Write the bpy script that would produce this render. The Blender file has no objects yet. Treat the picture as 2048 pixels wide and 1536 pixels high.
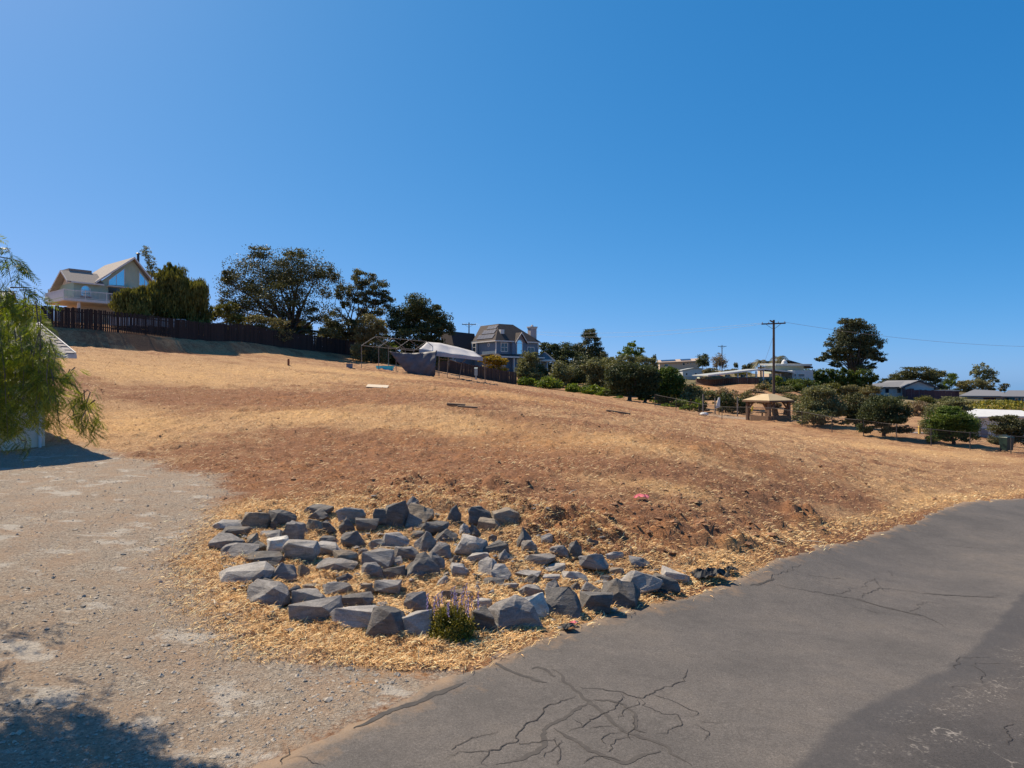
import bpy, bmesh, math, random
import numpy as np
from mathutils import Vector, Matrix

# ------------------------------------------------------------------ camera, sky, sun, exposure
scene = bpy.context.scene
COL = scene.collection
CAM = np.array([0.0, 0.0, 3.5])
F = 1400.0                                     # focal length in photograph pixels (2048 wide)
cam_data = bpy.data.cameras.new('camera')
cam_data.sensor_width = 36.0
cam_data.lens = 36.0 * F / 2048.0
cam_data.clip_end = 6000.0
cam_data.clip_start = 0.05
cam = bpy.data.objects.new('camera', cam_data)
cam.location = CAM
cam.rotation_euler = (math.radians(90), 0, 0)
COL.objects.link(cam)
scene.camera = cam

SUN_EL = math.radians(50)
SUN_AZ = math.radians(-52)                      # clockwise from +Y
SDIR = Vector((math.sin(SUN_AZ) * math.cos(SUN_EL), math.cos(SUN_AZ) * math.cos(SUN_EL), math.sin(SUN_EL)))
world = bpy.data.worlds.new('World')
scene.world = world
world.use_nodes = True
wn = world.node_tree.nodes
wl = world.node_tree.links
bg = wn['Background']
sky = wn.new('ShaderNodeTexSky')
sky.sky_type = 'NISHITA'
sky.sun_disc = False
sky.sun_elevation = SUN_EL
sky.sun_rotation = SUN_AZ
sky.altitude = 0
sky.air_density = 0.4
sky.dust_density = 0.6
sky.ozone_density = 10.0
SKY = 0.1
EXPO = 1.45
sp = wn.new('ShaderNodeSeparateColor'); cb = wn.new('ShaderNodeCombineColor')
wl.new(sky.outputs[0], sp.inputs[0])
for i, (g, k) in enumerate(((1.37, 2.409), (0.61, 0.961), (0.44, 1.094))):   # the deep clear blue of a dry autumn sky, same curve everywhere
    p = wn.new('ShaderNodeMath'); p.operation = 'POWER'; p.inputs[1].default_value = g
    q = wn.new('ShaderNodeMath'); q.operation = 'MULTIPLY'; q.inputs[1].default_value = k * SKY ** g / SKY
    wl.new(sp.outputs[i], p.inputs[0]); wl.new(p.outputs[0], q.inputs[0]); wl.new(q.outputs[0], cb.inputs[i])
wl.new(cb.outputs[0], bg.inputs[0])
bg.inputs[1].default_value = SKY / EXPO
sd = bpy.data.lights.new('sun', 'SUN')
sd.energy = 5.0
sd.angle = math.radians(0.5)
sd.color = (1.0, 0.87, 0.67)
sun = bpy.data.objects.new('sun', sd)
sun.rotation_euler = SDIR.to_track_quat('Z', 'Y').to_euler()
sun.location = (-30, 30, 60)
COL.objects.link(sun)
vs = scene.view_settings
vs.view_transform = 'Standard'
vs.look = 'None'
vs.gamma = 1.0
vs.exposure = math.log2(EXPO)
vs.use_curve_mapping = False

# ------------------------------------------------------------------ small helpers
rng = np.random.default_rng(7)
random.seed(7)

def pt(px, py, d):
    return np.array([(px - 1024.0) / F * d, d, CAM[2] + (768.0 - py) / F * d])

def hash2(ix, iy, s):
    n = (ix.astype(np.int64) * 374761393 + iy.astype(np.int64) * 668265263 + s * 1274126177) & 0xFFFFFFFF
    n = ((n ^ (n >> 13)) * 1103515245) & 0xFFFFFFFF
    n = (n ^ (n >> 16)) & 0xFFFFFF
    return n / float(0xFFFFFF)

def vnoise(x, y, s=0):
    x = np.asarray(x, float); y = np.asarray(y, float)
    ix = np.floor(x); iy = np.floor(y)
    fx = x - ix; fy = y - iy
    fx = fx * fx * (3 - 2 * fx); fy = fy * fy * (3 - 2 * fy)
    a = hash2(ix, iy, s); b = hash2(ix + 1, iy, s); c = hash2(ix, iy + 1, s); d = hash2(ix + 1, iy + 1, s)
    return (a * (1 - fx) + b * fx) * (1 - fy) + (c * (1 - fx) + d * fx) * fy

def fbm(x, y, s=0, o=3):
    t = 0; a = 0.5; k = 1.0
    for i in range(o):
        t = t + a * vnoise(x * k + 13.7 * i, y * k - 7.1 * i, s + i)
        a *= 0.5; k *= 2.03
    return t / (1 - 0.5 ** o)

def sstep(a, b, x):
    t = np.clip((x - a) / (b - a), 0, 1)
    return t * t * (3 - 2 * t)

# ------------------------------------------------------------------ materials
def new_mat(name):
    m = bpy.data.materials.new(name)
    m.use_nodes = True
    nt = m.node_tree
    return m, nt, nt.nodes['Principled BSDF']

def N(nt, t, **kw):
    n = nt.nodes.new(t)
    for k, v in kw.items():
        setattr(n, k, v)
    return n

def noise(nt, vec, scale, detail=4, rough=0.55, dist=0.0):
    n = N(nt, 'ShaderNodeTexNoise')
    n.inputs['Scale'].default_value = scale
    n.inputs['Detail'].default_value = detail
    n.inputs['Roughness'].default_value = rough
    n.inputs['Distortion'].default_value = dist
    if vec is not None:
        nt.links.new(vec, n.inputs['Vector'])
    return n.outputs['Fac']

def ramp(nt, fac, stops):
    r = N(nt, 'ShaderNodeValToRGB')
    els = r.color_ramp.elements
    while len(els) < len(stops):
        els.new(0.5)
    for e, (p, c) in zip(els, stops):
        e.position = p
        e.color = (c[0], c[1], c[2], 1) if not isinstance(c, (int, float)) else (c, c, c, 1)
    nt.links.new(fac, r.inputs[0])
    return r.outputs[0]

def mixc(nt, fac, a, b, mode='MIX'):
    m = N(nt, 'ShaderNodeMix', data_type='RGBA', blend_type=mode)
    for sock, v in ((m.inputs['Factor'], fac), (m.inputs['A'], a), (m.inputs['B'], b)):
        if isinstance(v, (int, float)):
            sock.default_value = v
        elif isinstance(v, tuple):
            sock.default_value = (v[0], v[1], v[2], 1)
        else:
            nt.links.new(v, sock)
    return m.outputs['Result']

def math_(nt, op, a, b=None, c=None, clamp=False):
    m = N(nt, 'ShaderNodeMath', operation=op, use_clamp=clamp)
    for i, v in enumerate((a, b, c)):
        if v is None:
            continue
        if isinstance(v, (int, float)):
            m.inputs[i].default_value = v
        else:
            nt.links.new(v, m.inputs[i])
    return m.outputs[0]

def scaled(nt, vec, s):
    m = N(nt, 'ShaderNodeMapping')
    m.inputs['Scale'].default_value = s
    nt.links.new(vec, m.inputs['Vector'])
    return m.outputs[0]

def bump(nt, bsdf, height, strength, dist):
    b = N(nt, 'ShaderNodeBump')
    b.inputs['Strength'].default_value = strength
    b.inputs['Distance'].default_value = dist
    nt.links.new(height, b.inputs['Height'])
    nt.links.new(b.outputs[0], bsdf.inputs['Normal'])

def objco(nt):
    return N(nt, 'ShaderNodeTexCoord').outputs['Object']

def varied(name, c1, c2, scale=3.0, rough=0.8, bmp=0.0, bscale=30.0, stretch=None, metallic=0.0, spec=None):
    m, nt, b = new_mat(name)
    v = objco(nt)
    if stretch:
        v = scaled(nt, v, stretch)
    f = noise(nt, v, scale, 5, 0.6)
    nt.links.new(ramp(nt, f, [(0.3, c1), (0.7, c2)]), b.inputs['Base Color'])
    b.inputs['Roughness'].default_value = rough
    b.inputs['Metallic'].default_value = metallic
    if spec is not None:
        b.inputs['Specular IOR Level'].default_value = spec
    if bmp:
        bump(nt, b, noise(nt, v, bscale, 4), bmp, 0.02)
    return m

def leaf_mat(name, dark, mid, light, trans=0.35, rough=0.55, spec=0.25):
    m, nt, b = new_mat(name)
    a = N(nt, 'ShaderNodeAttribute', attribute_name='var')
    v = objco(nt)
    f = math_(nt, 'ADD', math_(nt, 'MULTIPLY', a.outputs['Fac'], 0.65), math_(nt, 'MULTIPLY', noise(nt, v, 0.6, 2), 0.35))
    c = ramp(nt, f, [(0.2, dark), (0.5, mid), (0.85, light)])
    nt.links.new(c, b.inputs['Base Color'])
    b.inputs['Roughness'].default_value = rough
    b.inputs['Specular IOR Level'].default_value = spec
    t = N(nt, 'ShaderNodeBsdfTranslucent')
    tc = mixc(nt, 1.0, c, (1.2, 1.15, 0.5), 'MULTIPLY')
    nt.links.new(tc, t.inputs['Color'])
    mx = N(nt, 'ShaderNodeMixShader')
    mx.inputs[0].default_value = trans
    nt.links.new(b.outputs[0], mx.inputs[1])
    nt.links.new(t.outputs[0], mx.inputs[2])
    nt.links.new(mx.outputs[0], nt.nodes['Material Output'].inputs['Surface'])
    return m

MAT = {}

# ------------------------------------------------------------------ object helpers
def tag(o, label=None, cat=None, group=None, kind=None):
    if label: o['label'] = label
    if cat: o['category'] = cat
    if group: o['group'] = group
    if kind: o['kind'] = kind
    return o

def empty(name, loc, rz=0.0, label=None, cat=None, group=None):
    o = bpy.data.objects.new(name, None)
    o.empty_display_size = 0.2
    o.location = loc
    o.rotation_euler = (0, 0, rz)
    COL.objects.link(o)
    return tag(o, label, cat, group)

def link_mesh(name, me, mat, parent=None):
    if mat is not None and not me.materials:
        me.materials.append(mat)
    o = bpy.data.objects.new(name, me)
    COL.objects.link(o)
    if parent is not None:
        o.parent = parent
    return o

def np_mesh(name, verts, faces, nper, attrs=None, smooth=False):
    """verts (n,3), faces (m,nper) index array -> mesh"""
    me = bpy.data.meshes.new(name)
    verts = np.ascontiguousarray(verts, dtype=np.float32)
    faces = np.ascontiguousarray(faces, dtype=np.int32)
    nv, nf = len(verts), len(faces)
    me.vertices.add(nv)
    me.vertices.foreach_set('co', verts.ravel())
    me.loops.add(nf * nper)
    me.loops.foreach_set('vertex_index', faces.ravel())
    me.polygons.add(nf)
    me.polygons.foreach_set('loop_start', np.arange(0, nf * nper, nper, dtype=np.int32))
    me.polygons.foreach_set('use_smooth', np.full(nf, smooth, dtype=bool))
    me.update(calc_edges=True)
    for k, a in (attrs or {}).items():
        a = np.asarray(a, dtype=np.float32)
        if a.ndim == 1:
            at = me.attributes.new(k, 'FLOAT', 'POINT')
            at.data.foreach_set('value', np.ascontiguousarray(a))
        else:
            at = me.attributes.new(k, 'FLOAT_COLOR', 'POINT')
            at.data.foreach_set('color', np.ascontiguousarray(a).ravel())
    return me

class MB:
    """collects solids and links them as one mesh object"""
    def __init__(s):
        s.v = []; s.f = []
    def add(s, vs, fs):
        b = len(s.v)
        s.v += [tuple(map(float, p)) for p in vs]
        s.f += [tuple(i + b for i in f) for f in fs]
        return s
    def box(s, x0, x1, y0, y1, z0, z1):
        vs = [(x0, y0, z0), (x1, y0, z0), (x1, y1, z0), (x0, y1, z0), (x0, y0, z1), (x1, y0, z1), (x1, y1, z1), (x0, y1, z1)]
        return s.add(vs, [(0, 3, 2, 1), (4, 5, 6, 7), (0, 1, 5, 4), (1, 2, 6, 5), (2, 3, 7, 6), (3, 0, 4, 7)])
    def bar(s, a, b, w, h=None, up=(0, 0, 1)):
        h = h or w
        a = Vector(a); b = Vector(b); d = (b - a).normalized()
        u = Vector(up)
        if abs(d.dot(u)) > 0.95: u = Vector((0, 1, 0))
        r = d.cross(u).normalized() * w / 2
        u = r.cross(d).normalized() * h / 2
        vs = [a - r - u, a + r - u, a + r + u, a - r + u, b - r - u, b + r - u, b + r + u, b - r + u]
        return s.add(vs, [(0, 3, 2, 1), (4, 5, 6, 7), (0, 1, 5, 4), (1, 2, 6, 5), (2, 3, 7, 6), (3, 0, 4, 7)])
    def tube(s, pts, rad, n=8, cap=True):
        pts = [Vector(p) for p in pts]
        if isinstance(rad, (int, float)): rad = [rad] * len(pts)
        b = len(s.v); prev = None
        for i, p in enumerate(pts):
            d = (pts[min(i + 1, len(pts) - 1)] - pts[max(i - 1, 0)]).normalized()
            if prev is None:
                a = Vector((1, 0, 0)) if abs(d.x) < 0.9 else Vector((0, 1, 0))
                r = d.cross(a).normalized()
            else:
                r = (prev - d * prev.dot(d)).normalized()
            prev = r
            q = d.cross(r)
            for k in range(n):
                t = 2 * math.pi * k / n
                s.v.append(tuple(p + (r * math.cos(t) + q * math.sin(t)) * rad[i]))
        for i in range(len(pts) - 1):
            for k in range(n):
                k2 = (k + 1) % n
                s.f.append((b + i * n + k, b + i * n + k2, b + (i + 1) * n + k2, b + (i + 1) * n + k))
        if cap:
            s.f.append(tuple(b + k for k in range(n - 1, -1, -1)))
            e = b + (len(pts) - 1) * n
            s.f.append(tuple(e + k for k in range(n)))
        return s
    def prism(s, poly, off):
        """closed prism: 3d polygon swept by off"""
        n = len(poly); off = Vector(off)
        p = [Vector(q) for q in poly]
        vs = p + [q + off for q in p]
        fs = [tuple(range(n - 1, -1, -1)), tuple(range(n, 2 * n))]
        for i in range(n):
            j = (i + 1) % n
            fs.append((i, j, n + j, n + i))
        return s.add(vs, fs)
    def slab(s, poly, t):
        """roof sheet of thickness t below a 3d polygon (vertical thickness)"""
        return s.prism(poly, (0, 0, -t))
    def ring(s, outer, inner, off):
        n = len(outer); off = Vector(off)
        o = [Vector(q) for q in outer]; i_ = [Vector(q) for q in inner]
        vs = o + i_ + [q + off for q in o] + [q + off for q in i_]
        fs = []
        for k in range(n):
            j = (k + 1) % n
            fs += [(k, j, n + j, n + k), (2 * n + k, 3 * n + k, 3 * n + j, 2 * n + j), (k, 2 * n + k, 2 * n + j, j), (n + k, n + j, 3 * n + j, 3 * n + k)]
        return s.add(vs, fs)
    def mesh(s, name, smooth=False):
        me = bpy.data.meshes.new(name)
        me.from_pydata(s.v, [], s.f)
        bm = bmesh.new(); bm.from_mesh(me)
        bmesh.ops.recalc_face_normals(bm, faces=bm.faces)
        bm.to_mesh(me); bm.free()
        if smooth:
            me.polygons.foreach_set('use_smooth', [True] * len(me.polygons))
        return me
    def build(s, name, mat, parent=None, smooth=False):
        return link_mesh(name, s.mesh(name, smooth), mat, parent)

class Frame:
    """a building's own axes: u to the right along its front, v into it, w up"""
    def __init__(s, origin, deg):
        s.o = np.array(origin, float); s.t = math.radians(deg)
        c, n = math.cos(s.t), math.sin(s.t)
        s.R = np.array([[c, n, 0], [-n, c, 0], [0, 0, 1.0]])       # world -> local
        s.c = s.R @ (CAM - s.o)
    def ray(s, px, py):
        return s.R @ np.array([(px - 1024.0) / F, 1.0, (768.0 - py) / F])
    def on_v(s, px, py, v):
        d = s.ray(px, py); t = (v - s.c[1]) / d[1]
        q = s.c + d * t
        return q[0], q[2]
    def on_u(s, px, py, u):
        d = s.ray(px, py); t = (u - s.c[0]) / d[0]
        q = s.c + d * t
        return q[1], q[2]
    def on_w(s, px, py, w):
        d = s.ray(px, py); t = (w - s.c[2]) / d[2]
        q = s.c + d * t
        return q[0], q[1]

def shrink(poly, k):
    """inset a convex 2d polygon by k"""
    n = len(poly); out = []
    cx = sum(p[0] for p in poly) / n; cy = sum(p[1] for p in poly) / n
    area = sum(poly[i][0] * poly[(i + 1) % n][1] - poly[(i + 1) % n][0] * poly[i][1] for i in range(n))
    sg = 1 if area > 0 else -1
    lines = []
    for i in range(n):
        a = poly[i]; b = poly[(i + 1) % n]
        dx, dy = b[0] - a[0], b[1] - a[1]; L = math.hypot(dx, dy) or 1e-6
        nx, ny = -dy / L * sg, dx / L * sg
        lines.append((a[0] + nx * k, a[1] + ny * k, dx, dy))
    for i in range(n):
        x1, y1, dx1, dy1 = lines[i - 1]; x2, y2, dx2, dy2 = lines[i]
        den = dx1 * dy2 - dy1 * dx2
        if abs(den) < 1e-9:
            out.append((x2, y2)); continue
        t = ((x2 - x1) * dy2 - (y2 - y1) * dx2) / den
        out.append((x1 + dx1 * t, y1 + dy1 * t))
    return out

def window(parent, poly, plane, pos, mframe, mglass, fw=0.09, bars=(), out=0.06, sgn=-1, name='window'):
    """window of any convex outline on a wall; plane 'v' or 'u'; bars = 2d segments"""
    def p3(q, o=0.0):
        return (q[0], pos + sgn * o, q[1]) if plane == 'v' else (pos + sgn * o, q[0], q[1])
    off = (0, sgn * out, 0) if plane == 'v' else (sgn * out, 0, 0)
    inner = shrink(poly, fw)
    m = MB().ring([p3(q, 0.004) for q in poly], [p3(q, 0.004) for q in inner], off)
    for a, b in bars:
        m.bar(p3(a, out * 0.55), p3(b, out * 0.55), fw * 0.6, out * 0.7, up=(0, 1, 0) if plane == 'v' else (1, 0, 0))
    w = m.build(name, mframe, parent)
    po = (0, sgn * 0.012, 0) if plane == 'v' else (sgn * 0.012, 0, 0)
    MB().prism([p3(q, 0.006) for q in shrink(poly, fw * 0.9)], po).build('pane', mglass, w)
    return w

def rect(a0, a1, b0, b1):
    return [(a0, b0), (a1, b0), (a1, b1), (a0, b1)]

# ------------------------------------------------------------------ terrain height
CP = []
def cp(*a): CP.append(a)
for q in [(-6, 4, 0.02), (0, 3, 0), (6, 3, -0.1), (10, 6, -0.2), (3, 7, -0.02), (15, 12, -0.42), (0, -12, 0.3), (25, 22, -0.95), (32, 22, -1.2), (30, 2, -1.1),
          (-22, -10, 1.2), (20, -22, -0.6), (-2.2, 6.4, 0), (-0.28, 8.88, 0), (3.74, 12.6, -0.2), (7.7, 16.9, -0.45), (11.1, 20.1, -0.62), (20, 27.4, -1.0), (34, 37, -1.6), (60, 45, -3), (60, 0, -3)]:
    cp(*q)
def cpp(px, d, z): cp((px - 1024) / F * d, d, z)
for px, d, z in [(1440, 14.8, 0.2), (1440, 18.5, 0.7), (1440, 24.4, 1.2), (1440, 36, 1.15), (1440, 50, 0.7), (1440, 64, 0.2),
                 (1024, 12, 0.2), (1024, 16, 0.85), (1024, 22.3, 1.4), (1024, 31, 2.4), (1024, 45, 2.95), (1024, 60, 3.2), (1031, 100, 3.45),
                 (1200, 75, 2.05), (1300, 70, 1.3), (1400, 66, 0.43),
                 (500, 11.5, 0.35), (500, 15.7, 0.9), (500, 20.3, 1.3), (500, 26, 2.0), (500, 38, 3.5), (500, 70, 7.65),
                 (200, 12, 0.6), (200, 17, 1.1), (200, 24, 1.75), (200, 34, 3.5), (200, 60, 8.04), (90, 58, 8.25), (250, 61, 7.94), (430, 68, 7.63), (560, 75, 7.4), (-60, 56, 8.3), (0, 22, 1.6), (0, 10, 0.6), (690, 84, 7.0),
                 (860, 57, 4.2), (723, 57, 4.75), (940, 62, 3.75), (850, 30, 2.6),
                 (1660, 20.5, -0.15), (1700, 30, 0.25), (1900, 30, -0.55), (2020, 48, -1.1), (1862, 50, -0.8), (1648, 54, -0.25), (2048, 34, -0.95),
                 (1535, 62, 0.3), (1640, 57, 0.16), (1765, 52, -0.36), (1905, 50, -0.8),
                 (1548, 80, 0.2), (1420, 106, 3.2), (1510, 102.5, 3.5), (1470, 92, 2.2), (1510, 112, 4.0), (1600, 115, 3.2), (1790, 150, 0.6), (1900, 80, -0.6), (2000, 70, -2.3), (2000, 110, 0.3), (1990, 150, -0.3),
                 (1710, 140, 0.8), (1760, 122, -0.2), (1850, 118, -0.7), (1900, 125, -0.4), (1950, 132, -0.5), (1790, 95, -1.0), (1390, 192, 4.4), (1355, 230, 7.3), (1355, 130, 2.6), (1440, 220, 7.8), (1850, 200, 2.0),
                 (1000, 118, 5.2), (1000, 150, 5.6), (700, 110, 8.6), (545, 82, 8.4), (150, 85, 10.8), (150, 130, 13.0), (-200, 60, 9.5), (-200, 30, 4.5), (350, 72, 8.9), (1150, 110, 3.4), (1250, 95, 1.9)]:
    cpp(px, d, z)
for q in [(0, 420, 3), (-300, 420, 6), (300, 420, -4), (300, 100, -6), (-300, 60, 14), (-200, -150, 4), (200, -150, -4), (0, -60, 0.3), (-50, 0, 4), (90, 40, -3.2)]:
    cp(*q)
CP = np.array(CP, float)
RC = 3.0
def _phi(r2): return np.sqrt(r2 + RC * RC)
def _solve():
    n = len(CP)
    d2 = ((CP[:, None, :2] - CP[None, :, :2]) ** 2).sum(-1)
    A = np.zeros((n + 3, n + 3))
    A[:n, :n] = _phi(d2) - np.eye(n) * 0.15
    A[:n, n] = 1; A[:n, n + 1:] = CP[:, :2] / 100.0
    A[n:, :n] = A[:n, n:].T
    b = np.zeros(n + 3); b[:n] = CP[:, 2]
    return np.linalg.solve(A, b)
RW = _solve()
FLINE = np.array([((px - 1024) / F * d, d) for px, d in ((-40, 56), (90, 58), (250, 61), (430, 68), (560, 75), (690, 84))])
def bank_drop(x, y):
    """cut bank on the field side of the board fence"""
    best = np.full(x.shape, 1e9); sd_ = np.zeros(x.shape); al = np.zeros(x.shape)
    L = np.linalg.norm(np.diff(FLINE, axis=0), axis=1); cum = np.concatenate([[0], np.cumsum(L)])
    for i in range(len(FLINE) - 1):
        a, b = FLINE[i], FLINE[i + 1]; e = (b - a) / L[i]
        t = np.clip((x - a[0]) * e[0] + (y - a[1]) * e[1], 0, L[i])
        dx, dy = x - a[0] - e[0] * t, y - a[1] - e[1] * t
        d = np.hypot(dx, dy); k = d < best
        best = np.where(k, d, best); sd_ = np.where(k, dx * e[1] - dy * e[0], sd_); al = np.where(k, cum[i] + t, al)
    h = np.interp(al, [0, cum[-1] * .35, cum[-1] * .8, cum[-1]], [1.35, 1.25, .6, 0.15])
    w = sstep(0.15, 2.0, sd_) * (1 - sstep(4, 17, sd_))
    return h * w
def hs(x, y):
    """smooth height"""
    x = np.asarray(x, float); y = np.asarray(y, float)
    sh = x.shape
    x = x.ravel(); y = y.ravel()
    R = np.hypot(x, y)
    far = np.clip(R / 430.0, 1.0, None)
    xc = x / far; yc = y / far
    z = np.full(x.shape, RW[len(CP)]) + RW[len(CP) + 1] * xc / 100 + RW[len(CP) + 2] * yc / 100
    for i in range(len(CP)):
        z += RW[i] * _phi((xc - CP[i, 0]) ** 2 + (yc - CP[i, 1]) ** 2)
    z = z - np.clip(R - 300, 0, None) * 0.009
    m = (x > -62) & (x < -14) & (y > 36) & (y < 92)
    if m.any():
        z[m] -= bank_drop(x[m], y[m])
    return z.reshape(sh)

# road: edge polyline (field side), t grows towards the right of the photograph
EDGE = np.array([(-26, -16), (-14, -6.5), (-7.5, 0.2), (-2.2, 6.38), (-0.28, 8.88), (1.7, 10.9), (3.74, 12.6), (5.8, 14.8), (7.7, 16.9), (9.4, 18.6), (11.1, 20.1), (15, 23.6), (20, 27.4), (30, 34), (45, 41), (70, 49)], float)
def _dense(P, step):
    out = []
    # Catmull-Rom
    for i in range(len(P) - 1):
        p0 = P[max(i - 1, 0)]; p1 = P[i]; p2 = P[i + 1]; p3 = P[min(i + 2, len(P) - 1)]
        n = max(2, int(np.linalg.norm(p2 - p1) / step))
        for k in range(n):
            t = k / n
            out.append(0.5 * ((2 * p1) + (-p0 + p2) * t + (2 * p0 - 5 * p1 + 4 * p2 - p3) * t * t + (-p0 + 3 * p1 - 3 * p2 + p3) * t ** 3))
    out.append(P[-1])
    return np.array(out)
ED = _dense(EDGE, 0.12)
_tan = np.gradient(ED, axis=0); _tan /= np.linalg.norm(_tan, axis=1)[:, None]
EN = np.stack([_tan[:, 1], -_tan[:, 0]], 1)                     # points into the road
_s = np.concatenate([[0], np.cumsum(np.linalg.norm(np.diff(ED, axis=0), axis=1))])
ROADW = 8.5
EDc = ED[::6]; ENc = EN[::6]
def road_t(x, y):
    """signed distance into the road from its field-side edge"""
    x = np.asarray(x, float).ravel(); y = np.asarray(y, float).ravel()
    out = np.empty(len(x))
    for i in range(0, len(x), 20000):
        dx = x[i:i + 20000, None] - EDc[None, :, 0]; dy = y[i:i + 20000, None] - EDc[None, :, 1]
        k = np.argmin(dx * dx + dy * dy, axis=1)
        r = np.arange(len(k))
        out[i:i + 20000] = dx[r, k] * ENc[k, 0] + dy[r, k] * ENc[k, 1]
    return out
def road_near(x, y):
    return (np.abs(x) < 75) & (y > -20) & (y < 60)

def ray_ground(px, py, dmin=4.0, dmax=300.0):
    d = np.geomspace(dmin, dmax, 700)
    x = (px - 1024) / F * d; z = CAM[2] + (768 - py) / F * d
    h = hs(x, d)
    k = np.argmax(z < h)
    if not (z < h).any(): return None
    d0, d1 = d[max(k - 1, 0)], d[k]
    for _ in range(18):
        m = (d0 + d1) / 2
        if CAM[2] + (768 - py) / F * m < hs(np.array([(px - 1024) / F * m]), np.array([m]))[0]: d1 = m
        else: d0 = m
    return np.array([(px - 1024) / F * d1, d1, CAM[2] + (768 - py) / F * d1])
def gz(x, y):
    return float(hs(np.array([x]), np.array([y]))[0])

# zones ---------------------------------------------------------------
GP = []
for a, b in [(0, 905), (130, 893), (230, 905), (330, 935), (430, 950), (470, 985), (445, 1010), (420, 1060), (400, 1120), (415, 1180), (450, 1235), (520, 1290), (640, 1312), (760, 1335), (850, 1345), (985, 1320), (900, 1400), (600, 1536)]:
    q = ray_ground(a, b); GP.append(q[:2])
GPOLY = np.array(GP[:17] + [np.array([-2.0, 6.6]), np.array([-7.3, 0.4]), np.array([-30, 0]), np.array([-30, 22]), np.array([-17, 22.5])])
def poly_sd(x, y, P):
    """signed distance to polygon, positive inside"""
    x = np.asarray(x, float); y = np.asarray(y, float)
    ins = np.zeros(x.shape, bool); dm = np.full(x.shape, 1e9)
    n = len(P)
    for i in range(n):
        a = P[i]; b = P[(i + 1) % n]
        cond = ((a[1] > y) != (b[1] > y)) & (x < (b[0] - a[0]) * (y - a[1]) / ((b[1] - a[1]) or 1e-9) + a[0])
        ins ^= cond
        e = b - a; L = (e @ e) or 1e-9
        t = np.clip(((x - a[0]) * e[0] + (y - a[1]) * e[1]) / L, 0, 1)
        dm = np.minimum(dm, np.hypot(x - a[0] - t * e[0], y - a[1] - t * e[1]))
    return np.where(ins, dm, -dm)
def gravel_mask(x, y):
    m = (x > -31) & (x < 3) & (y > -2) & (y < 25)
    out = np.zeros(np.shape(x))
    if m.any():
        xs, ys = x[m], y[m]
        sdv = poly_sd(xs, ys, GPOLY) + (fbm(xs * 1.6, ys * 1.6, 5, 4) - 0.5) * 1.3
        out[m] = sstep(-0.95, 0.85, sdv)
    return out
BLOBS = {'red': [(560, 965, 3.2, 1.6), (700, 930, 4, 2), (760, 895, 4, 2.5), (900, 915, 3, 2), (1340, 1075, 1.3, 0.7), (1260, 1040, 1.5, .8), (1440, 900, 3, 1.5), (1700, 1090, .8, .5), (620, 800, 5, 3), (880, 1345, .8, .5), (1180, 1085, 1.0, .6), (1640, 1060, 1.2, .6), (1500, 1090, 1.2, .7), (940, 790, 6, 4), (1080, 790, 8, 5), (480, 930, 2.0, 1.0), (1050, 885, 3, 2), (800, 950, 3, 1.5)],
         'gold': [(300, 745, 8, 3.5), (520, 745, 8, 3), (240, 850, 3.5, 2.5), (700, 745, 7, 3), (980, 790, 5, 4), (1200, 880, 4, 2), (1320, 975, 1.5, .6), (800, 1180, 2.2, 2.0), (600, 1220, 1.5, 1), (560, 1050, 1.8, 1.6), (1950, 1010, 3, 1.5), (1100, 1200, 2, 1.2), (650, 830, 4, 2), (1800, 900, 6, 3), (900, 850, 4, 2), (1500, 1140, 1, .8)],
         'dark': [(600, 790, 9, 1.6), (420, 800, 6, 1.2), (1130, 850, 5, 1.6), (1000, 905, 4, 1.2), (1420, 1000, 3, 1.2), (1560, 1060, 1.6, .8), (1650, 990, 3, 1.0), (330, 705, 8, 1.2), (1260, 930, 3, 1.2)]}
for k in BLOBS:
    L = []
    for a, b, rx, ry in BLOBS[k]:
        q = ray_ground(a, b)
        if q is not None: L.append((q[0], q[1], rx, ry))
    BLOBS[k] = L
def blob(k, x, y):
    t = np.zeros(np.shape(x))
    wx = (fbm(x * 0.6, y * 0.6, 21, 3) - .5) * 3.0; wy = (fbm(x * 0.6, y * 0.6, 31, 3) - .5) * 3.0
    for cx, cy, rx, ry in BLOBS[k]:
        t = np.maximum(t, np.exp(-(((x + wx * rx * .3 - cx) / rx) ** 2 + ((y + wy * ry * .3 - cy) / ry) ** 2)))
    return t
BANK = [ray_ground(a, b)[:2] for a, b in [(1180, 1060), (1300, 1065), (1420, 1070), (1520, 1070), (1620, 1040), (1100, 1030), (870, 985), (960, 975)]]
def rough_amp(x, y):
    t = np.zeros(np.shape(x))
    for c in BANK:
        t = np.maximum(t, np.exp(-(((x - c[0]) / 1.8) ** 2 + ((y - c[1]) / 1.2) ** 2)))
    return t
def detail(x, y, g):
    """small relief of the cleared field: clods and tussocks"""
    a = (fbm(x * 1.1, y * 1.5, 3, 4) - 0.5) * 0.22
    b = np.clip(fbm(x * 3.2, y * 4.4, 9, 3) - 0.52, 0, 1) * 0.46
    r = rough_amp(x, y)
    c = np.clip(fbm(x * 2.0, y * 2.6, 17, 4) - 0.42, 0, 1) * 0.85 * r
    e = (fbm(x * 9, y * 9, 23, 2) - 0.5) * 0.05
    f = a * 0.6 + b * 0.8 + c + e
    return f * (1 - g) + g * ((fbm(x * 1.3, y * 1.3, 41, 3) - 0.5) * 0.06 + (fbm(x * 11, y * 11, 43, 2) - 0.5) * 0.012)
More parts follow.
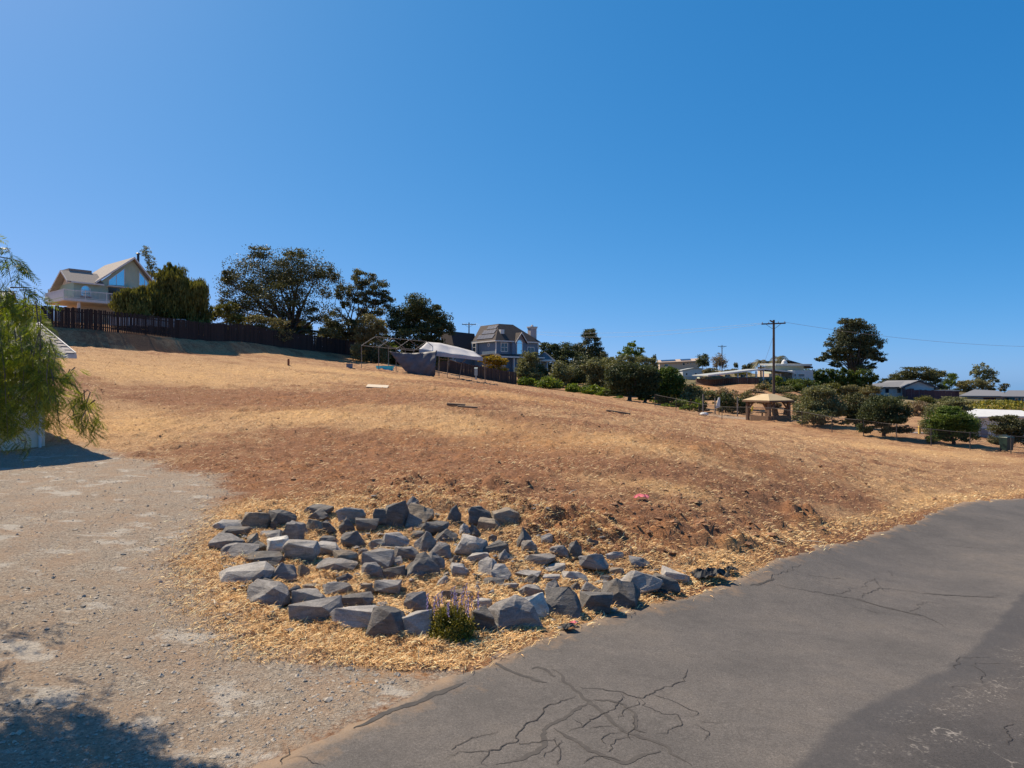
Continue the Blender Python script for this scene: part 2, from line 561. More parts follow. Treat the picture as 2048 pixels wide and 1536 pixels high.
# ------------------------------------------------------------------ ground material
def ground_material():
    m, nt, b = new_mat('dry_ground')
    v = objco(nt)
    z = N(nt, 'ShaderNodeAttribute', attribute_name='zone')
    sep = N(nt, 'ShaderNodeSeparateColor'); nt.links.new(z.outputs['Color'], sep.inputs[0])
    gr, red, gold = sep.outputs[0], sep.outputs[1], sep.outputs[2]
    dark = z.outputs['Alpha']
    big = noise(nt, scaled(nt, v, (1, 1.7, 1)), 0.35, 5, 0.6)
    mid = noise(nt, scaled(nt, v, (1, 1.6, 1)), 2.2, 5, 0.65)
    fine = noise(nt, v, 14, 6, 0.7, 0.6)
    vfine = noise(nt, v, 70, 4, 0.7)
    straw = ramp(nt, fine, [(0.28, (0.159, 0.089, 0.049)), (0.45, (0.348, 0.201, 0.106)), (0.6, (0.512, 0.320, 0.170)), (0.78, (0.708, 0.488, 0.287))])
    soil = ramp(nt, fine, [(0.28, (0.116, 0.056, 0.032)), (0.5, (0.244, 0.120, 0.066)), (0.75, (0.390, 0.207, 0.116))])
    gld = ramp(nt, fine, [(0.25, (0.349, 0.196, 0.083)), (0.5, (0.644, 0.385, 0.166)), (0.75, (0.896, 0.601, 0.300))])
    f1 = math_(nt, 'ADD', math_(nt, 'MULTIPLY', big, 0.6), math_(nt, 'MULTIPLY', mid, 0.4))
    fs = math_(nt, 'ADD', f1, math_(nt, 'MULTIPLY', red, 0.30))
    fs = math_(nt, 'ADD', fs, math_(nt, 'MULTIPLY', dark, 0.16))
    fs = math_(nt, 'SUBTRACT', fs, math_(nt, 'MULTIPLY', gold, 0.12))
    c = mixc(nt, ramp(nt, fs, [(0.45, 0.0), (0.60, 1.0)]), straw, soil)
    gg = math_(nt, 'MULTIPLY', gold, ramp(nt, mid, [(0.35, 0.25), (0.6, 1.0)]))
    c = mixc(nt, math_(nt, 'MULTIPLY', gg, 0.75), c, gld)
    orange = ramp(nt, mid, [(0.3, (0.280, 0.118, 0.050)), (0.7, (0.403, 0.185, 0.078))])
    c = mixc(nt, math_(nt, 'MULTIPLY', math_(nt, 'MULTIPLY', red, ramp(nt, mid, [(0.45, 0), (0.6, 1)])), 0.55), c, orange)
    # gravel
    vo = N(nt, 'ShaderNodeTexVoronoi'); vo.inputs['Scale'].default_value = 42; nt.links.new(v, vo.inputs['Vector'])
    peb = N(nt, 'ShaderNodeSeparateColor'); nt.links.new(vo.outputs['Color'], peb.inputs[0])
    gcol = ramp(nt, peb.outputs[0], [(0.0, (0.15, 0.125, 0.105)), (0.2, (0.27, 0.225, 0.18)), (0.6, (0.36, 0.30, 0.235)), (1.0, (0.50, 0.43, 0.35))])
    gbig = noise(nt, v, 0.8, 5, 0.65)
    dirt = ramp(nt, vfine, [(0.3, (0.22, 0.16, 0.115)), (0.7, (0.40, 0.315, 0.235))])
    g = mixc(nt, ramp(nt, gbig, [(0.35, 0.75), (0.65, 0.15)]), gcol, dirt)
    warm = ramp(nt, noise(nt, v, 1.7, 4, 0.6), [(0.42, 0.0), (0.68, 0.55)])
    g = mixc(nt, warm, g, (0.36, 0.235, 0.15))
    pale = math_(nt, 'MULTIPLY', ramp(nt, noise(nt, scaled(nt, v, (1, 1.5, 1)), 1.15, 6, 0.62), [(0.565, 0), (0.63, 1)]), 0.75)
    g = mixc(nt, pale, g, ramp(nt, vfine, [(0.3, (0.42, 0.37, 0.31)), (0.7, (0.56, 0.51, 0.44))]))
    gm = ramp(nt, math_(nt, 'ADD', gr, math_(nt, 'ADD', math_(nt, 'MULTIPLY', math_(nt, 'SUBTRACT', fine, 0.5), 1.3), math_(nt, 'MULTIPLY', math_(nt, 'SUBTRACT', noise(nt, v, 3.5, 5, 0.7), 0.5), 1.1))), [(0.25, 0), (0.8, 1)])
    c = mixc(nt, gm, c, g)
    # far hillsides: scrub greens and tan, well beyond the field
    geo = N(nt, 'ShaderNodeSeparateXYZ'); nt.links.new(v, geo.inputs[0])
    farm = math_(nt, 'MULTIPLY', math_(nt, 'SUBTRACT', geo.outputs[1], 105), 0.04, clamp=True)
    scrub = ramp(nt, noise(nt, v, 0.12, 6, 0.7), [(0.35, (0.06, 0.065, 0.03)), (0.5, (0.16, 0.13, 0.07)), (0.65, (0.30, 0.22, 0.13))])
    c = mixc(nt, farm, c, scrub)
    nt.links.new(c, b.inputs['Base Color'])
    b.inputs['Roughness'].default_value = 0.95
    b.inputs['Specular IOR Level'].default_value = 0.1
    hgt = math_(nt, 'ADD', math_(nt, 'MULTIPLY', fine, 1.0), math_(nt, 'MULTIPLY', noise(nt, v, 34, 4, 0.7), 0.6))
    bump(nt, b, hgt, 0.9, 0.07)
    return m
MAT['ground'] = ground_material()

def grow_axis(core, lo, hi, k):
    a = list(core)
    s = core[1] - core[0]; x = core[0]
    left = []
    while x > lo:
        s = s * k; x -= s; left.append(x)
    s = core[-1] - core[-2]; x = core[-1]
    right = []
    while x < hi:
        s = s * k; x += s; right.append(x)
    return np.array(left[::-1] + a + right)

def build_ground():
    xs = grow_axis(np.arange(-12, 20, 0.085), -2600, 2600, 1.045)
    ys = [4.5]
    while ys[-1] < 3200:
        y = ys[-1]
        st = 0.08 if y < 10 else (y * 0.0085 if y < 70 else (y * 0.011 if y < 130 else y * 0.06))
        ys.append(y + st)
    yb = [4.5]; s = 0.3
    while yb[-1] > -600:
        s *= 1.25; yb.append(yb[-1] - s)
    ys = np.array(yb[1:][::-1] + ys)
    X, Y = np.meshgrid(xs, ys)
    Z = hs(X, Y)
    near = road_near(X, Y)
    T = np.full(X.shape, -50.0)
    T[near] = road_t(X[near], Y[near])
    inroad = (T > 0) & (T < ROADW)
    tt = np.where(inroad, np.minimum(T, ROADW - T), -1)
    G = gravel_mask(X, Y)
    R = np.hypot(X, Y)
    D = detail(X, Y, G) * (1 - sstep(60, 110, R))
    edge = sstep(-0.9, -0.05, T) * (T < ROADW)
    D = np.where(T > -0.9, D * (1 - edge * 0.75), D)
    D = D - 0.09 * sstep(0.0, 0.35, tt)
    Z = Z + D
    zone = np.zeros(X.shape + (4,))
    zone[..., 0] = np.maximum(G, 0.8 * np.exp(-(((X - 27) / 9) ** 2 + ((Y - 64 + (X - 27) * .6) / 3.2) ** 2) ** 2))
    zone[..., 1] = np.clip(blob('red', X, Y) + rough_amp(X, Y) * 0.35 + 0.5 * np.exp(-((T + 0.15) / 0.22) ** 2) * (T < 2), 0, 1)
    zone[..., 2] = np.clip(blob('gold', X, Y) + 0.55 * np.exp(-((T + 0.6) / 0.35) ** 2), 0, 1)
    zone[..., 3] = blob('dark', X, Y)
    ny, nx = X.shape
    V = np.stack([X, Y, Z], -1).reshape(-1, 3)
    zone = zone.reshape(-1, 4)
    idx = np.arange(nx * ny).reshape(ny, nx)
    Fq = np.stack([idx[:-1, :-1], idx[:-1, 1:], idx[1:, 1:], idx[1:, :-1]], -1).reshape(-1, 4)
    gf = G.reshape(-1)[Fq].mean(1) > 0.5
    for name, sel in (('ground', ~gf), ('driveway', gf)):
        fq = Fq[sel]
        used = np.unique(fq)
        mp = np.full(len(V), -1); mp[used] = np.arange(len(used))
        me = np_mesh(name, V[used], mp[fq], 4, {'zone': zone[used]}, smooth=True)
        tag(link_mesh(name, me, MAT['ground']), kind='structure')
build_ground()

# ------------------------------------------------------------------ road
def road_material():
    m, nt, b = new_mat('asphalt')
    v = objco(nt)
    t = N(nt, 'ShaderNodeAttribute', attribute_name='across').outputs['Fac']
    fine = noise(nt, v, 95, 3, 0.7)
    mid = noise(nt, v, 6, 5, 0.65)
    big = noise(nt, v, 0.55, 4, 0.6)
    c = ramp(nt, big, [(0.32, (0.088, 0.079, 0.073)), (0.52, (0.112, 0.099, 0.090)), (0.68, (0.134, 0.115, 0.100))])
    c = mixc(nt, 0.9, c, ramp(nt, fine, [(0.25, 0.60), (0.5, 0.98), (0.72, 1.45)]), 'MULTIPLY')
    c = mixc(nt, 0.8, c, ramp(nt, mid, [(0.3, 0.86), (0.7, 1.12)]), 'MULTIPLY')
    grit = noise(nt, v, 38, 2, 0.8)
    c = mixc(nt, 0.9, c, ramp(nt, grit, [(0.30, 0.70), (0.5, 1.0), (0.66, 1.18), (0.74, 1.75)]), 'MULTIPLY')
    tw = math_(nt, 'ADD', t, math_(nt, 'MULTIPLY', math_(nt, 'SUBTRACT', noise(nt, v, 1.3, 4), 0.5), 0.35))
    seam = ramp(nt, math_(nt, 'MULTIPLY', tw, 0.1), [(0.374, 0.0), (0.384, 1.0)])
    c = mixc(nt, seam, c, mixc(nt, 1.0, c, (0.66, 0.665, 0.69), 'MULTIPLY'))
    # tar band at the seam
    band = ramp(nt, math_(nt, 'MULTIPLY', tw, 0.1), [(0.374, 0.0), (0.384, 1.0), (0.42, 0.6), (0.43, 0.0)])
    c = mixc(nt, math_(nt, 'MULTIPLY', band, 0.35), c, (0.062, 0.061, 0.064))
    # worn pale scuffs on the older lane
    sc = N(nt, 'ShaderNodeTexVoronoi', feature='DISTANCE_TO_EDGE'); sc.inputs['Scale'].default_value = 1.6
    dv = N(nt, 'ShaderNodeVectorMath', operation='ADD'); nt.links.new(v, dv.inputs[0])
    nn = N(nt, 'ShaderNodeTexNoise'); nn.inputs['Scale'].default_value = 3.0; nn.inputs['Detail'].default_value = 5; nt.links.new(v, nn.inputs['Vector'])
    nt.links.new(nn.outputs['Color'], dv.inputs[1]); nt.links.new(dv.outputs[0], sc.inputs['Vector'])
    scl = ramp(nt, sc.outputs['Distance'], [(0.0, 1.0), (0.035, 0.0)])
    scl = math_(nt, 'MULTIPLY', scl, ramp(nt, noise(nt, v, 2.4, 5, 0.7), [(0.52, 0), (0.66, 1)]))
    spk = ramp(nt, noise(nt, v, 22, 3, 0.7), [(0.56, 0), (0.64, 1)])
    spk = math_(nt, 'MULTIPLY', spk, ramp(nt, noise(nt, v, 1.6, 4, 0.6), [(0.48, 0), (0.62, 1)]))
    old = ramp(nt, math_(nt, 'MULTIPLY', tw, 0.1), [(0.385, 0.0), (0.46, 1.0)])
    w = math_(nt, 'MULTIPLY', math_(nt, 'MAXIMUM', math_(nt, 'MULTIPLY', scl, 0.75), math_(nt, 'MULTIPLY', spk, 0.75)), old)
    c = mixc(nt, w, c, (0.36, 0.32, 0.28))
    # dust blown on the edge
    du = ramp(nt, math_(nt, 'ADD', math_(nt, 'MULTIPLY', t, 0.55), math_(nt, 'MULTIPLY', noise(nt, v, 2.2, 5, 0.7), 0.9)), [(0.40, 1.0), (0.62, 0.0)])
    c = mixc(nt, math_(nt, 'MULTIPLY', du, 0.5), c, (0.30, 0.195, 0.115))
    nt.links.new(c, b.inputs['Base Color'])
    b.inputs['Roughness'].default_value = 0.88
    b.inputs['Specular IOR Level'].default_value = 0.25
    bump(nt, b, math_(nt, 'ADD', fine, math_(nt, 'MULTIPLY', mid, 0.6)), 0.5, 0.012)
    return m
MAT['road'] = road_material()
def edge_jit(s):
    return (fbm(s * 1.4, s * 0 + 3.3, 51, 4) - 0.5) * 0.55 + (fbm(s * 6, s * 0 + 1.3, 57, 2) - 0.5) * 0.10
def road_z(x, y):
    return hs(x, y) + 0.012 + (fbm(np.asarray(x) * 0.4, np.asarray(y) * 0.4, 61, 2) - .5) * 0.03
def build_road():
    ts = np.concatenate([[0, 0], np.arange(0.15, ROADW, 0.2), [ROADW, ROADW]])
    j = edge_jit(_s)
    Tm = np.repeat(ts[None, :], len(ED), 0)
    Tm[:, :2] += j[:, None]
    Tm[:, 2] = np.maximum(Tm[:, 2], j + 0.05); Tm[:, 3] = np.maximum(Tm[:, 3], j + 0.1)
    X = ED[:, 0, None] + EN[:, 0, None] * Tm; Y = ED[:, 1, None] + EN[:, 1, None] * Tm
    Z = road_z(X, Y)
    Z[:, 0] -= 0.12; Z[:, -1] -= 0.12
    n, k = X.shape
    V = np.stack([X, Y, Z], -1).reshape(-1, 3)
    idx = np.arange(n * k).reshape(n, k)
    Fq = np.stack([idx[:-1, :-1], idx[1:, :-1], idx[1:, 1:], idx[:-1, 1:]], -1).reshape(-1, 4)
    # face normals must point up
    Fq = Fq[:, ::-1]
    me = np_mesh('road', V, Fq, 4, {'across': Tm.reshape(-1)}, smooth=True)
    o = link_mesh('road', me, MAT['road'])
    return tag(o, kind='structure')
road = build_road()
MAT['crack'] = varied('crack_dark', (0.022, 0.019, 0.017), (0.045, 0.037, 0.032), 20, 0.95)  # near-black brown of the flat crack ribbons
MAT['sealant'] = varied('crack_sealant', (0.066, 0.060, 0.057), (0.092, 0.083, 0.076), 9, 0.95, 0.2, 60, spec=.1)

def ribbon(pts, width, lift, jit=0.0, seed=0, taper=True):
    """flat strip on the road along photograph points"""
    P = np.array([ray_ground(a, b)[:2] for a, b in pts])
    D = _dense(P, 0.025) if len(P) > 1 else P
    n = len(D)
    r = np.random.default_rng(seed)
    if jit:
        s = np.arange(n) * 0.025
        nx = (fbm(s * 9, s * 0 + seed, 71, 4) - 0.5) * jit * 3; ny = (fbm(s * 9, s * 0 - seed, 73, 4) - 0.5) * jit * 3
        D = D + np.stack([nx, ny], 1)
    t = np.gradient(D, axis=0); t /= np.linalg.norm(t, axis=1)[:, None] + 1e-9
    nn = np.stack([t[:, 1], -t[:, 0]], 1)
    w = width * (0.55 + 0.9 * fbm(np.arange(n) * 0.22, np.zeros(n) + seed * 1.7, 77, 2))
    if taper:
        e = np.minimum(np.arange(n), np.arange(n)[::-1]) / max(4.0, n * 0.15)
        w = w * np.clip(e, 0.15, 1)
    A = D + nn * w[:, None] / 2; B = D - nn * w[:, None] / 2
    VA = np.column_stack([A, road_z(A[:, 0], A[:, 1]) + lift]); VB = np.column_stack([B, road_z(B[:, 0], B[:, 1]) + lift])
    V = np.concatenate([VA, VB]); i = np.arange(n - 1)
    Fq = np.stack([i, i + 1, n + i + 1, n + i], -1)
    return V, Fq
Z4 = lambda L: [(900 + a / 2.926, 1200 + b / 2.926) for a, b in L]
Z5 = lambda L: [(1500 + a / 2.763, 980 + b / 2.763) for a, b in L]
Z3 = lambda L: [(a / 2.2756, 1200 + b / 2.2756) for a, b in L]
cracks = [Z4([(740, 515), (860, 530), (970, 540), (1115, 572), (1180, 535), (1290, 505), (1370, 460), (1390, 410)]),
          Z4([(755, 555), (640, 595), (540, 640), (530, 690), (430, 740), (370, 830), (310, 870), (220, 930), (205, 982)]),
          Z4([(290, 760), (110, 830), (10, 900)]), Z4([(1020, 560), (960, 640), (860, 690), (770, 745), (680, 780)]),
          Z4([(750, 665), (850, 687)]), Z4([(710, 690), (740, 720), (770, 745)]), Z4([(1115, 572), (1120, 595), (1180, 640), (1340, 695), (1330, 750), (1180, 795)]),
          Z4([(1120, 590), (1070, 630), (1000, 700)]), Z4([(1180, 560), (1340, 610), (1420, 655), (1425, 695)]), Z4([(1440, 720), (1520, 735), (1590, 730)]),
          Z4([(910, 910), (930, 860), (1000, 810), (1060, 800)]), Z4([(630, 800), (620, 880), (635, 950), (615, 982)]), Z4([(370, 850), (520, 840), (640, 815)]),
          Z4([(770, 980), (830, 945), (900, 935), (1000, 960)]), Z4([(890, 860), (885, 820), (930, 800), (1000, 770)]), Z4([(1080, 690), (1060, 770), (1060, 830)]),
          Z4([(540, 950), (600, 880), (640, 830)]), Z4([(1510, 820), (1500, 760), (1440, 745)]), Z4([(820, 755), (900, 745), (960, 745)]), Z4([(0, 925), (110, 890), (250, 890)]),
          Z5([(100, 520), (250, 550), (400, 575), (580, 605), (760, 655), (960, 700), (1110, 780)]), Z5([(400, 580), (510, 575), (560, 550), (660, 560)]),
          Z5([(590, 610), (640, 575), (740, 550), (960, 575), (1200, 590), (1450, 585)]), Z5([(690, 500), (730, 545), (760, 575)]), Z5([(770, 450), (782, 482)]),
          Z5([(0, 525), (80, 515), (150, 470), (240, 440), (300, 410)]), Z5([(970, 295), (1200, 320), (1500, 345)]), Z5([(530, 520), (620, 540), (690, 500), (860, 520)]), Z5([(890, 680), (950, 630), (1000, 625), (1080, 640)]),
          Z5([(560, 660), (640, 665), (720, 690)]), Z5([(1150, 1000), (1160, 940), (1310, 925)]), Z5([(1240, 970), (1400, 960)]), Z5([(1270, 1070), (1275, 1010), (1230, 970)]), Z5([(1410, 1420), (1430, 1330), (1470, 1290)]), Z5([(1100, 1100), (1180, 1090), (1250, 1120)]), Z5([(310, 470), (420, 490), (540, 500)]),
          Z3([(1310, 680), (1310, 700), (1280, 762)]), Z3([(1320, 725), (1400, 735), (1480, 762)])]
for i, c in enumerate(cracks):
    V, Fq = ribbon(c, 0.008 if i not in (0, 1, 3, 20, 22) else 0.012, 0.006, 0.05, i + 1)
    link_mesh('crack', np_mesh('crack', V, Fq, 4), MAT['crack'], road)
seals = [(Z4([(600, 410), (690, 490), (800, 590), (900, 660), (1000, 760), (1100, 800), (1180, 820), (1290, 890), (1420, 982)]), .075), (Z4([(810, 590), (700, 670), (610, 715), (540, 775), (550, 840), (520, 890), (420, 935), (290, 975)]), .075),
         (Z4([(610, 760), (720, 820), (850, 910), (1000, 955), (1120, 920), (1220, 880)]), .08), (Z4([(480, 405), (540, 400), (620, 450)]), .07), (Z4([(265, 365), (380, 430), (560, 485)]), .09),
         (Z4([(810, 585), (900, 590), (1020, 620), (1090, 680), (1100, 760), (1150, 790)]), .055), ([(a + 34, b2 + 16) for a, b2 in Z3([(2040, 345), (1960, 375), (1800, 440), (1660, 500), (1540, 550)])], .12), (Z5([(580, 605), (760, 655), (960, 700)]), .06), (Z5([(960, 575), (1200, 590), (1380, 600)]), .05), (Z5([(0, 530), (80, 518), (130, 490)]), .07)]
for i, (c, w) in enumerate(seals):
    V, Fq = ribbon(c, w * .62, 0.003 + 0.0002 * i, 0.03, 40 + i)
    link_mesh('sealant_strip', np_mesh('sealant_strip', V, Fq, 4), MAT['sealant'], road)

# ------------------------------------------------------------------ loose straw, clods, gravel (uncountable)
def scatter(n, dlo, dhi, keep, a=0.78):
    r = np.random.default_rng(n)
    th = r.uniform(-a, a, n) ; d = np.exp(r.uniform(math.log(dlo), math.log(dhi), n))
    x = np.tan(th) * d; y = d
    k = keep(x, y, r)
    return x[k], y[k], r
def full_h(x, y):
    T = road_t(x, y); g = gravel_mask(x, y)
    D = detail(x, y, g)
    ed = sstep(-0.9, -0.05, T)
    return hs(x, y) + np.where(T > -0.9, D * (1 - ed * .75), D), T, g
def straw_mat(name, stops):
    m, nt, b = new_mat(name)
    a = N(nt, 'ShaderNodeAttribute', attribute_name='var')
    nt.links.new(ramp(nt, a.outputs['Fac'], stops), b.inputs['Base Color'])
    b.inputs['Roughness'].default_value = 0.7
    b.inputs['Specular IOR Level'].default_value = 0.2
    return m
MAT['straw'] = straw_mat('straw', [(0.0, (0.195, 0.120, 0.060)), (0.35, (0.450, 0.277, 0.135)), (0.75, (0.705, 0.465, 0.225)), (1.0, (0.950, 0.750, 0.435))])
MAT['gstraw'] = straw_mat('golden_straw', [(0.0, (0.370, 0.202, 0.082)), (0.4, (0.739, 0.437, 0.180)), (0.8, (0.950, 0.638, 0.288)), (1.0, (0.950, 0.874, 0.504))])
MAT['clod'] = varied('clod_soil', (0.130, 0.065, 0.034), (0.351, 0.182, 0.091), 5, 0.95, 0.6, 40)
MAT['pebble'] = varied('driveway_pebble', (0.149, 0.127, 0.109), (0.483, 0.414, 0.333), 9, 0.9)

def straw_obj(name, label, cat, x, y, r, mat, Lr, wr, tilt, keepz=0.0, kind='stuff'):
    n = len(x)
    z, T, g = full_h(x, y)
    ry = road_z(x, y)
    z = np.where(T > 0.0, ry + 0.004, z)
    az = r.uniform(0, 2 * math.pi, n); tl = np.abs(r.normal(0, tilt, n))
    L = r.uniform(*Lr, n); w = r.uniform(*wr, n) * (1 + np.hypot(x, y) / 22)
    dx = np.cos(az) * np.cos(tl); dy = np.sin(az) * np.cos(tl); dz = np.sin(tl)
    px, py = -np.sin(az), np.cos(az)
    p = np.stack([x, y, z + 0.006 + keepz], 1); dv = np.stack([dx, dy, dz], 1) * L[:, None]; pv = np.stack([px, py, np.zeros(n) + 0.5], 1) * w[:, None]
    mid = p + dv * 0.55 + np.array([0, 0, 1.0]) * (L * 0.10)[:, None]
    V = np.stack([p - pv / 2, p + pv / 2, mid + pv / 2, mid - pv / 2, p + dv], 1).reshape(-1, 3)
    i = np.arange(n) * 5
    Fq = np.concatenate([np.stack([i, i + 1, i + 2], 1), np.stack([i, i + 2, i + 3], 1), np.stack([i + 3, i + 2, i + 4], 1)])
    me = np_mesh(name, V, Fq, 3, {'var': np.repeat(r.uniform(0, 1, n), 5)})
    return tag(link_mesh(name, me, mat), label, cat, kind=kind)

def k_field(x, y, r):
    T = road_t(x, y); g = gravel_mask(x, y)
    p = fbm(x * 0.7, y * 0.9, 91, 3) * 1.2 - 0.1
    return (T < -0.12 + 0.1 * r.normal(0, 1, len(x))) & (r.uniform(0, 1, len(x)) > g * 0.97) & (r.uniform(0, 1, len(x)) < p + 0.1)
x, y, r = scatter(160000, 8.5, 48, k_field)
straw_obj('dry_straw', 'loose cut straw lying all over the cleared field', 'straw', x, y, r, MAT['straw'], (0.05, 0.17), (0.0025, 0.006), 0.22)
ROCKBED = np.array([ray_ground(a, b)[:2] for a, b in [(430, 1080), (500, 1020), (640, 1005), (830, 985), (1040, 1020), (1200, 1075), (1320, 1120), (1440, 1160), (1400, 1185), (1230, 1235), (1060, 1290), (900, 1310), (740, 1295), (560, 1270), (470, 1215), (430, 1150)]])
def k_bed(x, y, r):
    s = poly_sd(x, y, ROCKBED)
    return (s > -0.5 + 0.3 * r.normal(0, 1, len(x))) & (road_t(x, y) < -0.15) & (r.uniform(0, 1, len(x)) < 0.25 + fbm(x * 1.5, y * 1.5, 95, 3))
x, y, r = scatter(230000, 8.5, 18, k_bed, 0.55)
straw_obj('dry_grass', 'golden dry grass growing between the rocks of the bed', 'grass', x, y, r, MAT['gstraw'], (0.04, 0.14), (0.002, 0.005), 0.35)
def k_edge(x, y, r):
    T = road_t(x, y)
    return (T > -0.85) & (T < -0.02 + 0.12 * r.normal(0, 1, len(x))) & (gravel_mask(x, y) < 0.6)
x, y, r = scatter(200000, 8.5, 45, k_edge)
straw_obj('verge_grass', 'dry golden grass fringe along the asphalt edge', 'grass', x, y, r, MAT['gstraw'], (0.05, 0.16), (0.0025, 0.006), 0.3)

def lumps(name, label, cat, x, y, z, sz, r, mat, flat=0.65):
    base = np.array([(1, 0, 0), (-1, 0, 0), (0, 1, 0), (0, -1, 0), (0, 0, 1), (0, 0, -1), (.7, .7, .4), (-.7, .7, .3), (.7, -.7, .35), (-.7, -.7, .4)], float)
    bm = bmesh.new()
    for q in base: bm.verts.new(q)
    bmesh.ops.convex_hull(bm, input=bm.verts)
    bmesh.ops.triangulate(bm, faces=bm.faces)
    bm.verts.index_update()
    tri = np.array([[v.index for v in f.verts] for f in bm.faces]); bv = np.array([v.co[:] for v in bm.verts]); bm.free()
    n = len(x); k = len(bv)
    V = bv[None] * (1 + r.uniform(-.35, .35, (n, k, 1))) * sz[:, None, None] * np.array([1, 1, flat]) * (1 + r.uniform(-.3, .3, (n, 1, 3)))
    az = r.uniform(0, 6.28, n); c, s = np.cos(az)[:, None], np.sin(az)[:, None]
    V = np.stack([V[..., 0] * c - V[..., 1] * s + x[:, None], V[..., 0] * s + V[..., 1] * c + y[:, None], V[..., 2] + z[:, None]], -1)
    Fq = (tri[None] + (np.arange(n) * k)[:, None, None]).reshape(-1, 3)
    return tag(link_mesh(name, np_mesh(name, V.reshape(-1, 3), Fq, 3), mat), label, cat, kind='stuff')
def k_clod(x, y, r):
    q = rough_amp(x, y) * 0.75 + 0.22 * np.clip(fbm(x * .5, y * .8, 99, 3) - .45, 0, 1) * 2 + 0.5 * blob('dark', x, y) * (fbm(x * 2, y * 2, 101, 2) > .55)
    return (road_t(x, y) < -0.5) & (gravel_mask(x, y) < .4) & (r.uniform(0, 1, len(x)) < q)
x, y, r = scatter(26000, 9, 55, k_clod)
z, T, g = full_h(x, y)
lumps('soil_clods', 'brown clods of turned soil strewn over the cleared field', 'soil', x, y, z, r.lognormal(-3.5, .55, len(x)).clip(.012, .09) * np.where(np.hypot(x, y) > 22, .75, 1.0), r, MAT['clod'])
def k_peb(x, y, r):
    return (gravel_mask(x, y) > .55) & (road_t(x, y) < -0.3) & (r.uniform(0, 1, len(x)) < .3 + fbm(x * .9, y * .9, 103, 3))
x, y, r = scatter(40000, 5.5, 24, k_peb)
z, T, g = full_h(x, y)
lumps('gravel', 'loose grey and tan gravel on the driveway', 'gravel', x, y, z, r.lognormal(-4.6, .5, len(x)).clip(.005, .04), r, MAT['pebble'], 0.7)
# ------------------------------------------------------------------ rock bed
def rock_mat(name, c0, c1, c2):
    m, nt, b = new_mat(name)
    v = objco(nt)
    oi = N(nt, 'ShaderNodeObjectInfo')
    vv = N(nt, 'ShaderNodeVectorMath', operation='ADD'); nt.links.new(v, vv.inputs[0])
    cx = N(nt, 'ShaderNodeCombineXYZ'); nt.links.new(math_(nt, 'MULTIPLY', oi.outputs['Random'], 60), cx.inputs[0]); nt.links.new(cx.outputs[0], vv.inputs[1])
    p = vv.outputs[0]
    st = noise(nt, scaled(nt, p, (1, 1, 4.5)), 5, 6, 0.7, 0.4)
    sp = noise(nt, p, 55, 4, 0.75)
    big = noise(nt, p, 3.2, 4, 0.6)
    c = ramp(nt, math_(nt, 'ADD', math_(nt, 'MULTIPLY', st, 0.55), math_(nt, 'MULTIPLY', big, 0.45)), [(0.32, c0), (0.5, c1), (0.68, c2)])
    c = mixc(nt, 0.85, c, ramp(nt, sp, [(0.25, 0.62), (0.5, 1.0), (0.75, 1.38)]), 'MULTIPLY')
    rust = ramp(nt, noise(nt, p, 2.1, 4, 0.6), [(0.55, 0.0), (0.72, 0.5)])
    c = mixc(nt, rust, c, (0.21, 0.155, 0.10))
    vein = ramp(nt, noise(nt, scaled(nt, p, (1, 1.4, 5)), 3.5, 6, 0.8, 1.0), [(0.645, 0), (0.66, 0.5), (0.69, 0.5), (0.71, 0)])
    c = mixc(nt, vein, c, (0.40, 0.38, 0.35))
    nt.links.new(c, b.inputs['Base Color'])
    b.inputs['Roughness'].default_value = 0.9
    b.inputs['Specular IOR Level'].default_value = 0.25
    bump(nt, b, math_(nt, 'ADD', math_(nt, 'MULTIPLY', sp, 0.5), st), 0.85, 0.035)
    return m
MAT['rk_d'] = rock_mat('dark_grey_rock', (0.072, 0.065, 0.061), (0.137, 0.126, 0.117), (0.227, 0.208, 0.192))
MAT['rk_m'] = rock_mat('mid_grey_rock', (0.111, 0.101, 0.094), (0.221, 0.202, 0.189), (0.338, 0.312, 0.286))
MAT['rk_p'] = rock_mat('pale_grey_rock', (0.182, 0.169, 0.156), (0.325, 0.299, 0.276), (0.468, 0.429, 0.390))
MAT['rk_w'] = rock_mat('whitish_rock', (0.312, 0.293, 0.260), (0.546, 0.507, 0.448), (0.754, 0.702, 0.624))
MAT['rk_b'] = rock_mat('brownish_rock', (0.117, 0.095, 0.072), (0.240, 0.195, 0.150), (0.377, 0.312, 0.240))

